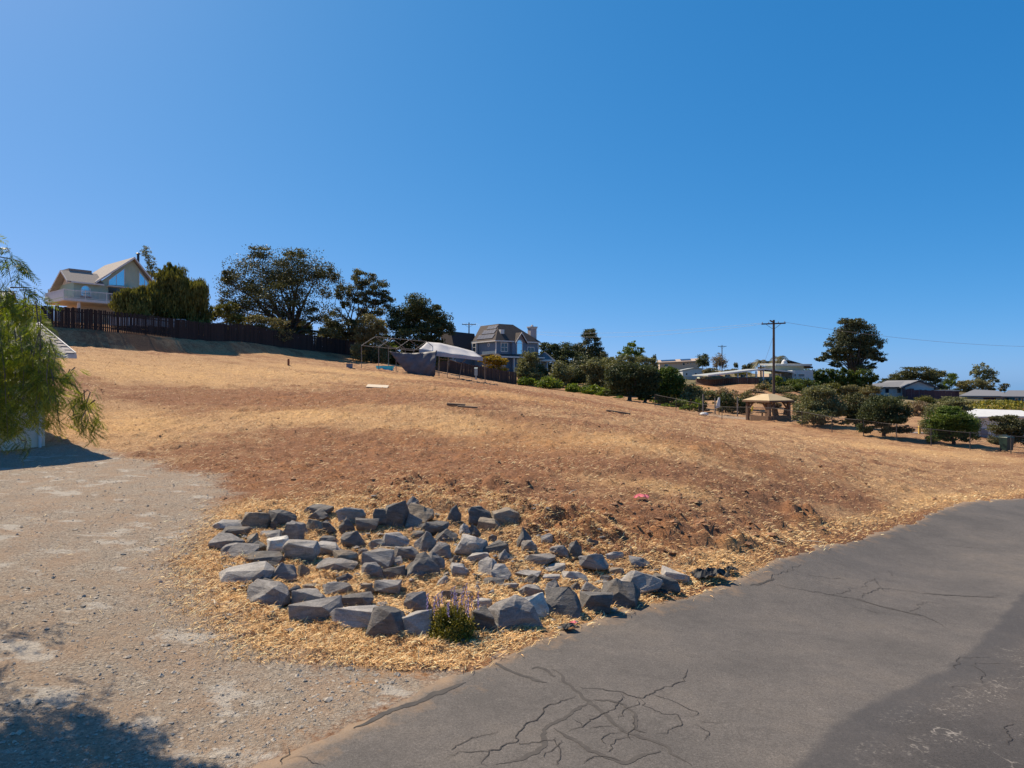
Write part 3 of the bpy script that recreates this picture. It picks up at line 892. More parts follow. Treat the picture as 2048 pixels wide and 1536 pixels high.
def rock_mesh(w, dep, h, seed, shape):
    r = random.Random(seed)
    bm = bmesh.new()
    for k in range(10 if shape != 'slab' else 12):
        u = r.uniform(-1, 1); t = r.uniform(0, 2 * math.pi); q = math.sqrt(max(0, 1 - u * u))
        x, y, z = q * math.cos(t), q * math.sin(t), u
        # push towards a block
        e = 0.62
        x = math.copysign(abs(x) ** e, x); y = math.copysign(abs(y) ** e, y); z = math.copysign(abs(z) ** (e if shape != 'point' else 0.9), z)
        if shape == 'point' and z > 0:
            x *= (1 - 0.75 * z); y *= (1 - 0.6 * z)
        bm.verts.new((x, y, z))
    if shape == 'point':
        bm.verts.new((r.uniform(-.25, .25), r.uniform(-.2, .3), 1.1))
    if shape == 'wedge':
        bm.verts.new((-0.9, r.uniform(-.4, .4), 0.2)); bm.verts.new((r.uniform(0, .4), r.uniform(-.2, .5), 1.0)); bm.verts.new((.95, r.uniform(-.3, .3), -.2))
    for q in ((-.85, -.7, -.8), (.85, -.75, -.8), (.8, .8, -.8), (-.8, .8, -.8)):
        bm.verts.new((q[0] * r.uniform(.75, 1), q[1] * r.uniform(.75, 1), q[2]))
    if shape == 'wedge':
        for v in bm.verts:
            if v.co.z > 0: v.co.z *= 0.5 + 0.5 * max(0, min(1, 0.6 - v.co.x * 0.8 * r.choice((1, 1, .6))))
    res = bmesh.ops.convex_hull(bm, input=bm.verts)
    junk = [e for e in res['geom_interior'] + res['geom_unused'] if isinstance(e, bmesh.types.BMVert)]
    bmesh.ops.delete(bm, geom=list(set(junk)), context='VERTS')
    bmesh.ops.dissolve_limit(bm, angle_limit=math.radians(11), verts=bm.verts, edges=bm.edges)
    # normalise to its box
    mn = [min(v.co[i] for v in bm.verts) for i in range(3)]; mx = [max(v.co[i] for v in bm.verts) for i in range(3)]
    dim = (w, dep, h)
    for v in bm.verts:
        for i in range(3):
            v.co[i] = ((v.co[i] - mn[i]) / (mx[i] - mn[i]) - (0.5 if i < 2 else 0)) * dim[i]
    s = min(dim)
    bmesh.ops.bevel(bm, geom=list(bm.edges), offset=s * 0.022, segments=1, affect='EDGES', profile=0.6)
    bmesh.ops.triangulate(bm, faces=bm.faces)
    bmesh.ops.subdivide_edges(bm, edges=[e for e in bm.edges if e.calc_length() > s * 0.35], cuts=2, use_grid_fill=True)
    bmesh.ops.triangulate(bm, faces=bm.faces)
    bm.normal_update()
    ox = seed * 3.1
    from mathutils import noise as mn_
    for v in bm.verts:
        a = mn_.noise(Vector((v.co.x * 4 / max(w, .15) * .6 + ox, v.co.y * 3 / max(w, .15), v.co.z * 7 / max(h, .1) * .5)))
        b2 = mn_.noise(v.co * 16 + Vector((ox, 0, 0)))
        v.co += v.normal * (a * 0.10 * s + b2 * 0.045 * s)
    me = bpy.data.meshes.new('rock')
    bm.to_mesh(me); bm.free()
    return me

A_ = [(120, 370, 235, 310, 'p', 'wedge'), (170, 370, 290, 365, 'd', 'slab'), (330, 515, 168, 305, 'b', 'block'), (515, 720, 165, 275, 'd', 'wedge'), (530, 580, 235, 305, 'd', 'block'), (810, 1010, 125, 190, 'd', 'slab'), (820, 980, 150, 235, 'd', 'point'), (1035, 1240, 145, 260, 'p', 'slab'), (1315, 1500, 155, 285, 'd', 'block'), (1385, 1550, 85, 290, 'd', 'block'),
      (1565, 1675, 55, 160, 'm', 'point'), (1565, 1760, 130, 245, 'b', 'wedge'), (1555, 1670, 190, 290, 'm', 'block'), (1860, 1975, 130, 265, 'd', 'point'), (800, 940, 230, 330, 'b', 'slab'), (935, 1030, 240, 330, 'd', 'block'), (1055, 1165, 220, 320, 'd', 'point'), (1180, 1345, 225, 320, 'd', 'block'), (630, 770, 258, 400, 'm', 'block'), (460, 650, 310, 395, 'p', 'block'),
      (700, 815, 255, 340, 'm', 'wedge'), (355, 440, 335, 420, 'b', 'block'), (90, 335, 345, 450, 'm', 'wedge'), (375, 510, 400, 465, 'd', 'wedge'), (520, 670, 370, 490, 'w', 'block'), (175, 450, 408, 530, 'm', 'wedge'), (340, 635, 490, 585, 'd', 'slab'), (655, 890, 390, 560, 'p', 'block'), (880, 1090, 410, 505, 'p', 'block'), (1010, 1195, 450, 570, 'b', 'block'),
      (890, 1195, 530, 630, 'm', 'wedge'), (1090, 1240, 330, 445, 'd', 'block'), (910, 1050, 360, 420, 'd', 'wedge'), (1290, 1410, 380, 450, 'm', 'wedge'), (1395, 1585, 335, 435, 'p', 'wedge'), (1590, 1700, 315, 370, 'd', 'block'), (1665, 1880, 245, 350, 'd', 'wedge'), (1790, 1950, 312, 400, 'd', 'point'), (1640, 1800, 325, 480, 'm', 'point'), (1730, 1905, 400, 510, 'm', 'point'),
      (1250, 1460, 470, 600, 'm', 'block'), (1480, 1680, 435, 540, 'm', 'wedge'), (1200, 1280, 450, 500, 'm', 'slab'), (1540, 1810, 500, 690, 'd', 'point'), (1710, 1860, 475, 615, 'm', 'point'), (1230, 1390, 560, 670, 'm', 'slab'), (1380, 1560, 590, 680, 'd', 'block'), (1445, 1530, 510, 570, 'p', 'block'), (1895, 1990, 500, 570, 'd', 'block'), (1900, 2035, 570, 655, 'p', 'wedge'),
      (150, 545, 590, 715, 'p', 'slab'), (565, 745, 555, 690, 'm', 'point'), (740, 820, 570, 660, 'b', 'block'), (440, 585, 665, 750, 'd', 'block'), (350, 670, 715, 900, 'm', 'wedge'), (640, 770, 740, 815, 'd', 'block'), (690, 960, 755, 905, 'm', 'wedge'), (715, 1065, 840, 1005, 'm', 'block'), (1020, 1370, 880, 1050, 'p', 'block'), (1290, 1560, 905, 1140, 'd', 'block'),
      (1075, 1310, 785, 885, 'd', 'wedge'), (945, 1145, 705, 800, 'm', 'slab'), (1330, 1515, 690, 785, 'm', 'block'), (1200, 1320, 710, 790, 'b', 'slab'), (1045, 1200, 640, 720, 'd', 'block'), (785, 900, 715, 765, 'b', 'slab'), (1555, 1730, 790, 940, 'm', 'block'), (1560, 1775, 930, 1130, 'p', 'block'), (1800, 1925, 655, 750, 'p', 'point'), (1820, 1990, 745, 830, 'b', 'block'), (1840, 1900, 630, 665, 'd', 'block')]
B_ = [(395, 520, 110, 215, 'd', 'wedge'), (465, 590, 170, 250, 'b', 'wedge'), (545, 690, 120, 215, 'b', 'block'), (345, 415, 200, 275, 'p', 'point'), (405, 465, 205, 275, 'd', 'point'), (325, 500, 280, 390, 'p', 'slab'), (485, 635, 300, 400, 'd', 'block'), (520, 560, 265, 310, 'd', 'block'), (570, 650, 355, 440, 'm', 'point'), (390, 520, 375, 430, 'p', 'slab'),
      (685, 770, 230, 340, 'd', 'point'), (710, 800, 300, 380, 'm', 'wedge'), (825, 900, 258, 310, 'p', 'wedge'), (880, 990, 328, 400, 'm', 'block'), (980, 1060, 298, 400, 'd', 'point'), (1090, 1155, 290, 340, 'd', 'block'), (460, 580, 405, 500, 'p', 'wedge'), (545, 650, 445, 530, 'p', 'wedge'), (720, 905, 375, 440, 'm', 'wedge'), (855, 965, 435, 485, 'p', 'slab'),
      (1045, 1205, 380, 475, 'm', 'wedge'), (1200, 1300, 360, 415, 'p', 'slab'), (1335, 1450, 400, 455, 'm', 'wedge'), (665, 815, 475, 512, 'p', 'slab'), (735, 820, 490, 560, 'd', 'point'), (840, 935, 495, 530, 'p', 'slab'), (945, 1095, 480, 545, 'p', 'wedge'), (495, 610, 515, 565, 'd', 'wedge'), (570, 690, 548, 585, 'm', 'slab'), (420, 475, 555, 610, 'p', 'point'),
      (705, 840, 555, 630, 'm', 'wedge'), (840, 930, 525, 640, 'm', 'point'), (985, 1050, 545, 590, 'd', 'block'), (1050, 1170, 540, 610, 'm', 'point'), (1175, 1390, 520, 680, 'd', 'point'), (1280, 1510, 470, 615, 'p', 'point'), (1470, 1630, 500, 605, 'd', 'wedge'), (1530, 1685, 465, 540, 'p', 'block'), (1225, 1310, 460, 500, 'b', 'slab'), (1170, 1240, 498, 535, 'd', 'block'),
      (860, 1065, 570, 755, 'd', 'block'), (1060, 1245, 600, 720, 'd', 'block'), (700, 865, 630, 765, 'w', 'block'), (515, 805, 610, 815, 'm', 'point'), (415, 560, 680, 840, 'd', 'block'), (440, 540, 640, 700, 'p', 'block'), (500, 550, 580, 640, 'm', 'block')]
ROCKS = [(400 + (a + b) / 2 / 3.793, 980 + c / 3.793, 980 + d / 3.793, (b - a) / 3.793, t, s) for a, b, c, d, t, s in A_] + \
        [(800 + (a + b) / 2 / 2.926, 980 + c / 2.926, 980 + d / 2.926, (b - a) / 2.926, t, s) for a, b, c, d, t, s in B_]
# rows from the road upwards, so that each label can say where its rock lies
order = sorted(range(len(ROCKS)), key=lambda i: -ROCKS[i][2])
rows = [[] for _ in range(9)]
lim = [1240, 1210, 1180, 1150, 1128, 1106, 1080, 1055, 0]
for i in order:
    for k, L in enumerate(lim):
        if ROCKS[i][2] >= L:
            rows[k].append(i); break
ORD = ['first', 'second', 'third', 'fourth', 'fifth', 'sixth', 'seventh', 'eighth', 'ninth', 'tenth', 'eleventh', 'twelfth', 'thirteenth', 'fourteenth', 'fifteenth', 'sixteenth', 'seventeenth', 'eighteenth', 'nineteenth', 'twentieth', 'twenty-first', 'twenty-second', 'twenty-third', 'twenty-fourth', 'twenty-fifth']
ROWN = ['nearest the camera', 'second row from the road', 'third row from the road', 'fourth row from the road', 'fifth row from the road', 'fourth row from the back', 'third row from the back', 'second row from the back', 'farthest row at the back']
TONE = {'d': 'dark grey', 'm': 'grey', 'p': 'pale grey', 'w': 'whitish', 'b': 'brownish'}
SHP = {'block': 'blocky', 'wedge': 'wedge-shaped', 'slab': 'flat', 'point': 'pointed'}
for k, row in enumerate(rows):
    row.sort(key=lambda i: ROCKS[i][0])
    for j, i in enumerate(row):
        cx, yt, yb, wpx, tone, shp = ROCKS[i]
        g = ray_ground(cx, yb)
        d = g[1]
        w = wpx * d / F
        dep = w * {'slab': 0.6, 'block': 0.72, 'wedge': 0.65, 'point': 0.75}[shp]
        down = (CAM[2] - g[2]) / d
        vis = (yb - yt) * d / F
        h = max(vis - dep * down * 0.55, vis * 0.55) / (1.0)
        sink = 0.10 * h
        me = rock_mesh(w * 1.12, dep * 1.1, h * 1.12 + sink, 1000 + i, shp)
        o = link_mesh('boulder' if w > 0.42 else 'rock', me, MAT['rk_' + tone])
        y = d + dep * 0.42
        x = g[0] * y / d
        o.location = (x, y, gz(x, y) - sink)
        o.rotation_euler = (random.uniform(-.12, .12), random.uniform(-.15, .15), random.uniform(-.35, .35))
        size = 'large' if w > 0.55 else ('small' if w < 0.3 else 'medium')
        tag(o, f'{size} {TONE[tone]} {SHP[shp]} rock, {ORD[j]} from left in the rows of the bed, {ROWN[k]}' if False else f'{size} {TONE[tone]} {SHP[shp]} rock, {ORD[j]} from left, {ROWN[k]} of rock bed', 'rock', 'angular rocks laid out in the bed beside the road')

def k_chip(x, y, r):
    return (poly_sd(x, y, ROCKBED) > .1) & (r.uniform(0, 1, len(x)) < fbm(x * 1.2, y * 1.2, 107, 3) * .9)
x, y, r = scatter(5200, 9, 18, k_chip, .5)
z, T, g = full_h(x, y)
lumps('stone_chips', 'small grey stone chips scattered between the rocks of the bed', 'stone chips', x, y, z + .01, r.lognormal(-3.6, .5, len(x)).clip(.012, .085), r, MAT['rk_m'], .6)

# ------------------------------------------------------------------ lavender-like bush
def quads(P, s, r, up=0.0):
    """n random leaf quads (diamonds) of size s around P"""
    n = len(P)
    a = r.normal(0, 1, (n, 3)); a[:, 2] += up; a /= np.linalg.norm(a, axis=1)[:, None]
    b = r.normal(0, 1, (n, 3)); b -= a * (a * b).sum(1)[:, None]; b /= np.linalg.norm(b, axis=1)[:, None]
    s = np.broadcast_to(np.asarray(s), (n,))[:, None]
    V = np.stack([P - a * s * .5, P - b * s * .27, P + a * s * .5, P + b * s * .27], 1).reshape(-1, 3)
    Fq = np.arange(4 * n).reshape(n, 4)
    return V, Fq
MAT['bush_y'] = leaf_mat('yellow_green_leaf', (0.05, 0.055, 0.01), (0.15, 0.14, 0.022), (0.30, 0.25, 0.04), 0.35)
MAT['flower'] = varied('lilac_flower', (0.22, 0.16, 0.36), (0.36, 0.29, 0.50), 20, 0.8)
MAT['stem'] = varied('dry_stem', (0.16, 0.13, 0.06), (0.27, 0.21, 0.10), 10, 0.9)
g = ray_ground(900, 1292)
bush = empty('flowering_bush', (g[0], g[1] + 0.25, gz(g[0], g[1] + .25) - .02), 0, 'yellow-green bush with lilac flower spikes in front of the rocks', 'bush')
r = np.random.default_rng(5)
S = g[1] / F
n = 9000
u = r.normal(0, 1, (n, 3)); u /= np.linalg.norm(u, axis=1)[:, None]
cl = r.integers(0, 60, n); cc = r.normal(0, 1, (60, 3)); cc /= np.linalg.norm(cc, axis=1)[:, None]; cc[:, 2] = np.abs(cc[:, 2])
P = cc[cl] * np.array([.30, .27, .36]) * r.uniform(.75, 1.0, (60, 1))[cl] + r.normal(0, .055, (n, 3))
P[:, 2] = np.abs(P[:, 2]) + .02
V, Fq = quads(P, r.uniform(.02, .045, n), r, .5)
link_mesh('foliage', np_mesh('foliage', V, Fq, 4, {'var': np.repeat(r.uniform(0, 1, n), 4)}), MAT['bush_y'], bush)
for k in range(26):
    a = r.uniform(-.30, .30); b2 = r.uniform(-.2, .2); hh = r.uniform(.5, .72); h0 = .3
    top = (a * 1.35 + r.normal(0, .03), b2 * 1.3, hh)
    MB().tube([(a, b2, h0), ((a + top[0]) / 2, b2 * 1.1, (h0 + hh) / 2), top], .004, 4).build('flower_stem', MAT['stem'], bush)
    m = MB()
    for q in range(9):
        z = hh - .02 * q
        t = q * 2.4
        m.tube([(top[0] + .003 * math.cos(t), top[1], z - .008), (top[0] + .014 * math.cos(t), top[1] + .014 * math.sin(t), z + .006)], [.008, .005], 4)
    m.build('flower_spike', MAT['flower'], bush)

# ------------------------------------------------------------------ litter and lumber on the field
def crumple(name, mat, px, py, wpx, hpx, seed, label, cat, thick=.05):
    g = ray_ground(px, py)
    w = wpx * g[1] / F; dd = max(hpx * g[1] / F * 2.2, w * .4)
    r = np.random.default_rng(seed)
    n, m = 14, 9
    xs = np.linspace(-.5, .5, n); ys = np.linspace(-.5, .5, m)
    X, Y = np.meshgrid(xs, ys)
    Z = fbm(X * 5 + seed, Y * 5, seed, 3) * thick * 2.2 + .01
    R = np.hypot(X, Y)
    k = 1 + .35 * (fbm(X * 3 + 9, Y * 3 + seed, 7, 2) - .5)
    V = np.stack([X * w * k, Y * dd * k, Z - np.clip(R - .35, 0, 1) * thick * 1.5], -1).reshape(-1, 3)
    idx = np.arange(n * m).reshape(m, n)
    Fq = np.stack([idx[:-1, :-1], idx[:-1, 1:], idx[1:, 1:], idx[1:, :-1]], -1).reshape(-1, 4)
    o = link_mesh(name, np_mesh(name, V, Fq, 4), mat)
    so = o.modifiers.new('thick', 'SOLIDIFY'); so.thickness = .006; so.offset = -1
    fh = float(full_h(np.array([g[0]]), np.array([g[1]]))[0][0]); o.location = (g[0], g[1], max(fh, gz(g[0], g[1])) + .03); o.rotation_euler = (0, 0, r.uniform(-.5, .5))
    return tag(o, label, cat)
MAT['pink'] = varied('pink_cloth', (0.55, 0.10, 0.12), (0.72, 0.20, 0.22), 8, .85)
MAT['blackcloth'] = varied('black_cloth', (0.008, 0.008, 0.009), (0.022, 0.021, 0.022), 8, .7)
crumple('pink_rag', MAT['pink'], 1284, 1006, 27, 9, 3, 'crumpled pink rag lying on the cleared slope', 'rag', .05)
crumple('red_scrap', MAT['pink'], 1147, 1253, 12, 5, 4, 'tiny pinkish red scrap between boulders and asphalt', 'scrap', .02)
crumple('black_cloth', MAT['blackcloth'], 1418, 1160, 70, 16, 5, 'larger crumpled black cloth on the straw beside the asphalt edge', 'cloth', .10)
crumple('black_cloth', MAT['blackcloth'], 1462, 1147, 22, 9, 6, 'small black cloth scrap right of the larger black cloth', 'cloth', .06)
crumple('black_cloth', MAT['blackcloth'], 1318, 1193, 34, 9, 8, 'flat black cloth scrap under the last boulders by the road', 'cloth', .04)
crumple('black_cloth', MAT['blackcloth'], 1137, 1262, 26, 9, 9, 'dark grey scrap on the verge below the dark boulders', 'cloth', .03)
MAT['paleboard'] = varied('weathered_plywood', (0.46, 0.36, 0.25), (0.62, 0.52, 0.39), 4, .85, .2, 20, (1, 6, 6))
MAT['darkboard'] = varied('old_dark_board', (0.10, 0.065, 0.04), (0.21, 0.14, 0.09), 4, .9, .3, 20, (1, 8, 8))
MAT['white'] = varied('white_paint', (0.54, 0.53, 0.51), (0.62, 0.61, 0.59), 2, .6)
def plank(px, py, Lp, dep, thick, rz, mat, name, label, cat, tilt=0.0, more=None):
    g = ray_ground(px, py)
    L = Lp * g[1] / F
    m = MB().box(-L / 2, L / 2, -dep / 2, dep / 2, 0, thick)
    o = m.build(name, mat)
    e = .8
    sx = (gz(g[0] + e, g[1]) - gz(g[0] - e, g[1])) / (2 * e); sy = (gz(g[0], g[1] + e) - gz(g[0], g[1] - e)) / (2 * e)
    o.location = (g[0], g[1], g[2] + .06)
    o.rotation_euler = (math.atan(sy) + tilt, -math.atan(sx), rz)
    return tag(o, label, cat)
plank(755, 775, 42, 1.1, .03, .1, MAT['paleboard'], 'plywood_sheet', 'pale plywood sheet lying on the slope below the carport frame', 'plywood', .06)
plank(912, 814, 36, .16, .09, -.1, MAT['darkboard'], 'timber_plank', 'dark timber at left of the pair on the slope', 'timber')
plank(935, 818, 40, .14, .06, .12, MAT['darkboard'], 'timber_plank', 'dark timber at right of the pair on the slope', 'timber')
plank(1236, 828, 48, .3, .08, -.05, MAT['darkboard'], 'timber_plank', 'single dark plank lying near the right crest of the field', 'timber')
plank(885, 1057, 0, .1, .05, 0, MAT['paleboard'], 'x', 'x', 'x') if False else None
def stick(px, py, Lm, rz, label):
    g = ray_ground(px, py)
    m = MB().tube([(-Lm / 2, 0, .03), (-Lm * .1, .01, .06), (Lm / 2, -.02, .05)], [.012, .011, .007], 5)
    o = m.build('stick', MAT['paleboard']); o.location = (g[0], g[1], gz(g[0], g[1]) + .04); o.rotation_euler = (0, 0, rz)
    tag(o, label, 'stick', 'pale sticks lying on the field')
stick(1145, 990, .55, 1.2, 'pale stick standing out on the field above the rock bed')
stick(1555, 1090, .35, -.8, 'short pale stick near the asphalt edge')
stick(1622, 1090, .5, -.3, 'pale stick on the verge nearest the road bend')
stick(428, 1215, .25, -.9, 'short pale stick on gravel left of the boulders')
stick(344, 970, .45, -1.1, 'thin pale straw stalk on the upper gravel')
stick(780, 1105, .6, -.1, 'thin pale lath lying across the rocks')

# ------------------------------------------------------------------ post, box, utility box, blue tub near the fence
MAT['rust'] = varied('rusty_post', (0.16, 0.06, 0.03), (0.26, 0.10, 0.05), 6, .9)
MAT['greybox'] = varied('grey_plastic', (0.13, 0.14, 0.17), (0.17, 0.18, 0.21), 4, .7)
MAT['utility'] = varied('utility_grey_green', (0.28, 0.32, 0.30), (0.36, 0.40, 0.37), 4, .6)
MAT['turq'] = varied('turquoise_plastic', (0.03, 0.60, 0.78), (0.04, 0.68, 0.84), 2, .4)
g = ray_ground(577, 731)
o = MB().box(-.06, .06, -.06, .06, -.2, .45).tube([(0, 0, .45), (0, 0, .48)], .05, 6).build('marker_post', MAT['rust']); o.location = (g[0], g[1], gz(g[0], g[1]))
tag(o, 'short rusty marker post standing alone on the upper slope', 'post')
g = ray_ground(699, 737)
e = empty('storage_box', (g[0], g[1], gz(g[0], g[1])), .1, 'small dark grey box on the slope left of the carport frame', 'box')
MB().box(-.22, .22, -.2, .2, -.05, .33).build('body', MAT['greybox'], e); MB().box(-.24, .24, -.22, .22, .333, .38).build('lid', MAT['greybox'], e)
def lip_tub(px, py, wpx, label):
    g = ray_ground(px, py); w = wpx * g[1] / F
    e = empty('plastic_tub', (g[0], g[1] + .3, gz(g[0], g[1] + .3)), -.15, label, 'tub')
    n = 20
    prof = [(.86, 0.0), (.95, .22), (1.0, .34), (1.06, .36), (1.06, .40), (.97, .40), (.92, .2), (.84, .06)]
    m = MB(); vs = []; fs = []
    for a, z in prof:
        for k in range(n):
            t = 2 * math.pi * k / n
            c, s_ = math.cos(t), math.sin(t)
            c = math.copysign(abs(c) ** .6, c); s_ = math.copysign(abs(s_) ** .6, s_)
            vs.append((c * a * w / 2.12, s_ * a * .42, z - .06))
    for i in range(len(prof) - 1):
        for k in range(n):
            fs.append((i * n + k, i * n + (k + 1) % n, (i + 1) * n + (k + 1) % n, (i + 1) * n + k))
    fs.append(tuple(range(n - 1, -1, -1))); fs.append(tuple((len(prof) - 1) * n + k for k in range(n)))
    m.add(vs, fs).build('shell', MAT['turq'], e)
    return e
lip_tub(769, 740, 38, 'bright turquoise plastic tub under the bare carport frame')
g = pt(952, 762, 74); z = gz(g[0], 74)
e = empty('utility_box', (g[0], 74, z), 0, 'grey-green utility pedestal standing before the brown board fence', 'utility box')
MB().box(-.16, .16, -.13, .13, .45, 1.15).prism([(-.17, -.14, 1.152), (.17, -.14, 1.152), (.17, .14, 1.25), (-.17, .14, 1.25)], (0, 0, .05)).build('cabinet', MAT['utility'], e)
MB().box(-.08, .08, -.07, .07, -.15, .452).build('post', MAT['utility'], e)
# ------------------------------------------------------------------ building materials
MAT['glass'] = varied('window_glass', (0.02, 0.03, 0.045), (0.03, 0.045, 0.06), 1, .06, spec=.8)
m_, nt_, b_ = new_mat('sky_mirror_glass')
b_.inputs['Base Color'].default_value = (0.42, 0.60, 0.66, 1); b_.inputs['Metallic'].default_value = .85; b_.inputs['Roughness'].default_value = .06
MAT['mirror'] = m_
def shingle_mat(name, c1, c2, sc=1.0):
    m, nt, b = new_mat(name)
    v = objco(nt)
    w = N(nt, 'ShaderNodeTexWave', wave_type='BANDS', bands_direction='Z'); w.inputs['Scale'].default_value = 3.2 * sc; w.inputs['Distortion'].default_value = .5; nt.links.new(v, w.inputs['Vector'])
    oi = N(nt, 'ShaderNodeObjectInfo')
    f = math_(nt, 'ADD', math_(nt, 'MULTIPLY', noise(nt, v, 6, 5, .7), .7), math_(nt, 'MULTIPLY', oi.outputs['Random'], .3))
    c = ramp(nt, f, [(.3, c1), (.7, c2)])
    c = mixc(nt, .35, c, ramp(nt, w.outputs['Fac'], [(0.0, .6), (.3, 1.0)]), 'MULTIPLY')
    nt.links.new(c, b.inputs['Base Color']); b.inputs['Roughness'].default_value = .92
    bump(nt, b, w.outputs['Fac'], .5, .03)
    return m
def siding_mat(name, c1, c2, vertical=True, sc=2.2):
    m, nt, b = new_mat(name)
    v = objco(nt)
    w = N(nt, 'ShaderNodeTexWave', wave_type='BANDS', bands_direction='DIAGONAL' if vertical else 'Z')
    w.inputs['Scale'].default_value = sc; w.inputs['Distortion'].default_value = 0
    vv = scaled(nt, v, (1, 1, 0)) if vertical else v
    nt.links.new(vv, w.inputs['Vector'])
    c = ramp(nt, noise(nt, v, 1.5, 4, .6), [(.3, c1), (.7, c2)])
    nt.links.new(c, b.inputs['Base Color']); b.inputs['Roughness'].default_value = .75
    bump(nt, b, ramp(nt, w.outputs['Fac'], [(.02, 0), (.12, 1)]), .6, .03)
    return m
MAT['shingle'] = shingle_mat('grey_brown_shingle', (0.20, 0.165, 0.145), (0.33, 0.285, 0.25))
MAT['shingle_d'] = shingle_mat('dark_brown_shingle', (0.041, 0.030, 0.028), (0.077, 0.058, 0.052))
MAT['shingle_g'] = shingle_mat('light_grey_shingle', (0.25, 0.22, 0.20), (0.42, 0.37, 0.34), .01)
MAT['sage'] = siding_mat('sage_green_siding', (0.36, 0.44, 0.33), (0.42, 0.50, 0.38))
MAT['cream'] = varied('cream_stucco', (0.60, 0.50, 0.37), (0.68, 0.58, 0.44), 2, .85)
MAT['bluegrey'] = siding_mat('blue_grey_siding', (0.125, 0.175, 0.235), (0.155, 0.21, 0.27))
MAT['trim'] = varied('cream_white_trim', (0.62, 0.58, 0.52), (0.72, 0.68, 0.62), 3, .6)
MAT['fascia'] = varied('light_fascia', (0.50, 0.46, 0.42), (0.58, 0.54, 0.5), 3, .6)
MAT['darkmetal'] = varied('dark_metal', (0.02, 0.022, 0.03), (0.035, 0.036, 0.045), 4, .5)
MAT['tan'] = varied('tan_stucco', (0.50, 0.37, 0.26), (0.58, 0.44, 0.32), 2, .9)
MAT['pinkstucco'] = varied('pinkish_stucco', (0.50, 0.40, 0.34), (0.58, 0.47, 0.4), 2, .9)
MAT['claytile'] = shingle_mat('red_tile', (0.24, 0.09, 0.05), (0.33, 0.14, 0.08))
MAT['tantile'] = shingle_mat('tan_tile', (0.36, 0.26, 0.19), (0.44, 0.33, 0.25))
MAT['whitewall'] = siding_mat('white_siding', (0.508, 0.517, 0.508), (0.607, 0.607, 0.590), False, 2.5)
MAT['roofgrey'] = shingle_mat('slate_grey_roof', (0.13, 0.135, 0.15), (0.19, 0.19, 0.205))
MAT['roofpale'] = varied('pale_metal_roof', (0.30, 0.31, 0.30), (0.37, 0.38, 0.37), 2, .7)
MAT['palegreen'] = varied('pale_green_wall', (0.42, 0.47, 0.36), (0.48, 0.53, 0.42), 2, .8)
MAT['navy'] = varied('navy_wall', (0.02, 0.06, 0.11), (0.03, 0.08, 0.14), 2, .8)
MAT['teal'] = varied('teal_wall', (0.03, 0.14, 0.19), (0.04, 0.18, 0.23), 2, .8)
MAT['maroon'] = varied('dark_maroon_boards', (0.07, 0.025, 0.03), (0.11, 0.045, 0.05), 4, .85)
m_, nt_, b_ = new_mat('solar_cells')
b_.inputs['Base Color'].default_value = (0.035, 0.035, 0.05, 1); b_.inputs['Roughness'].default_value = .25
MAT['solar'] = m_
def fence_mat(name, c1, c2):
    m, nt, b = new_mat(name)
    v = objco(nt); oi = N(nt, 'ShaderNodeObjectInfo')
    f = math_(nt, 'ADD', math_(nt, 'MULTIPLY', noise(nt, scaled(nt, v, (6, 6, .6)), 4, 5, .7), .6), math_(nt, 'MULTIPLY', oi.outputs['Random'], .4))
    nt.links.new(ramp(nt, f, [(.25, c1), (.75, c2)]), b.inputs['Base Color']); b.inputs['Roughness'].default_value = .9
    return m
MAT['fence'] = fence_mat('dark_weathered_boards', (0.014, 0.009, 0.008), (0.037, 0.025, 0.021))
MAT['fence2'] = fence_mat('brown_boards', (0.046, 0.026, 0.021), (0.093, 0.056, 0.043))

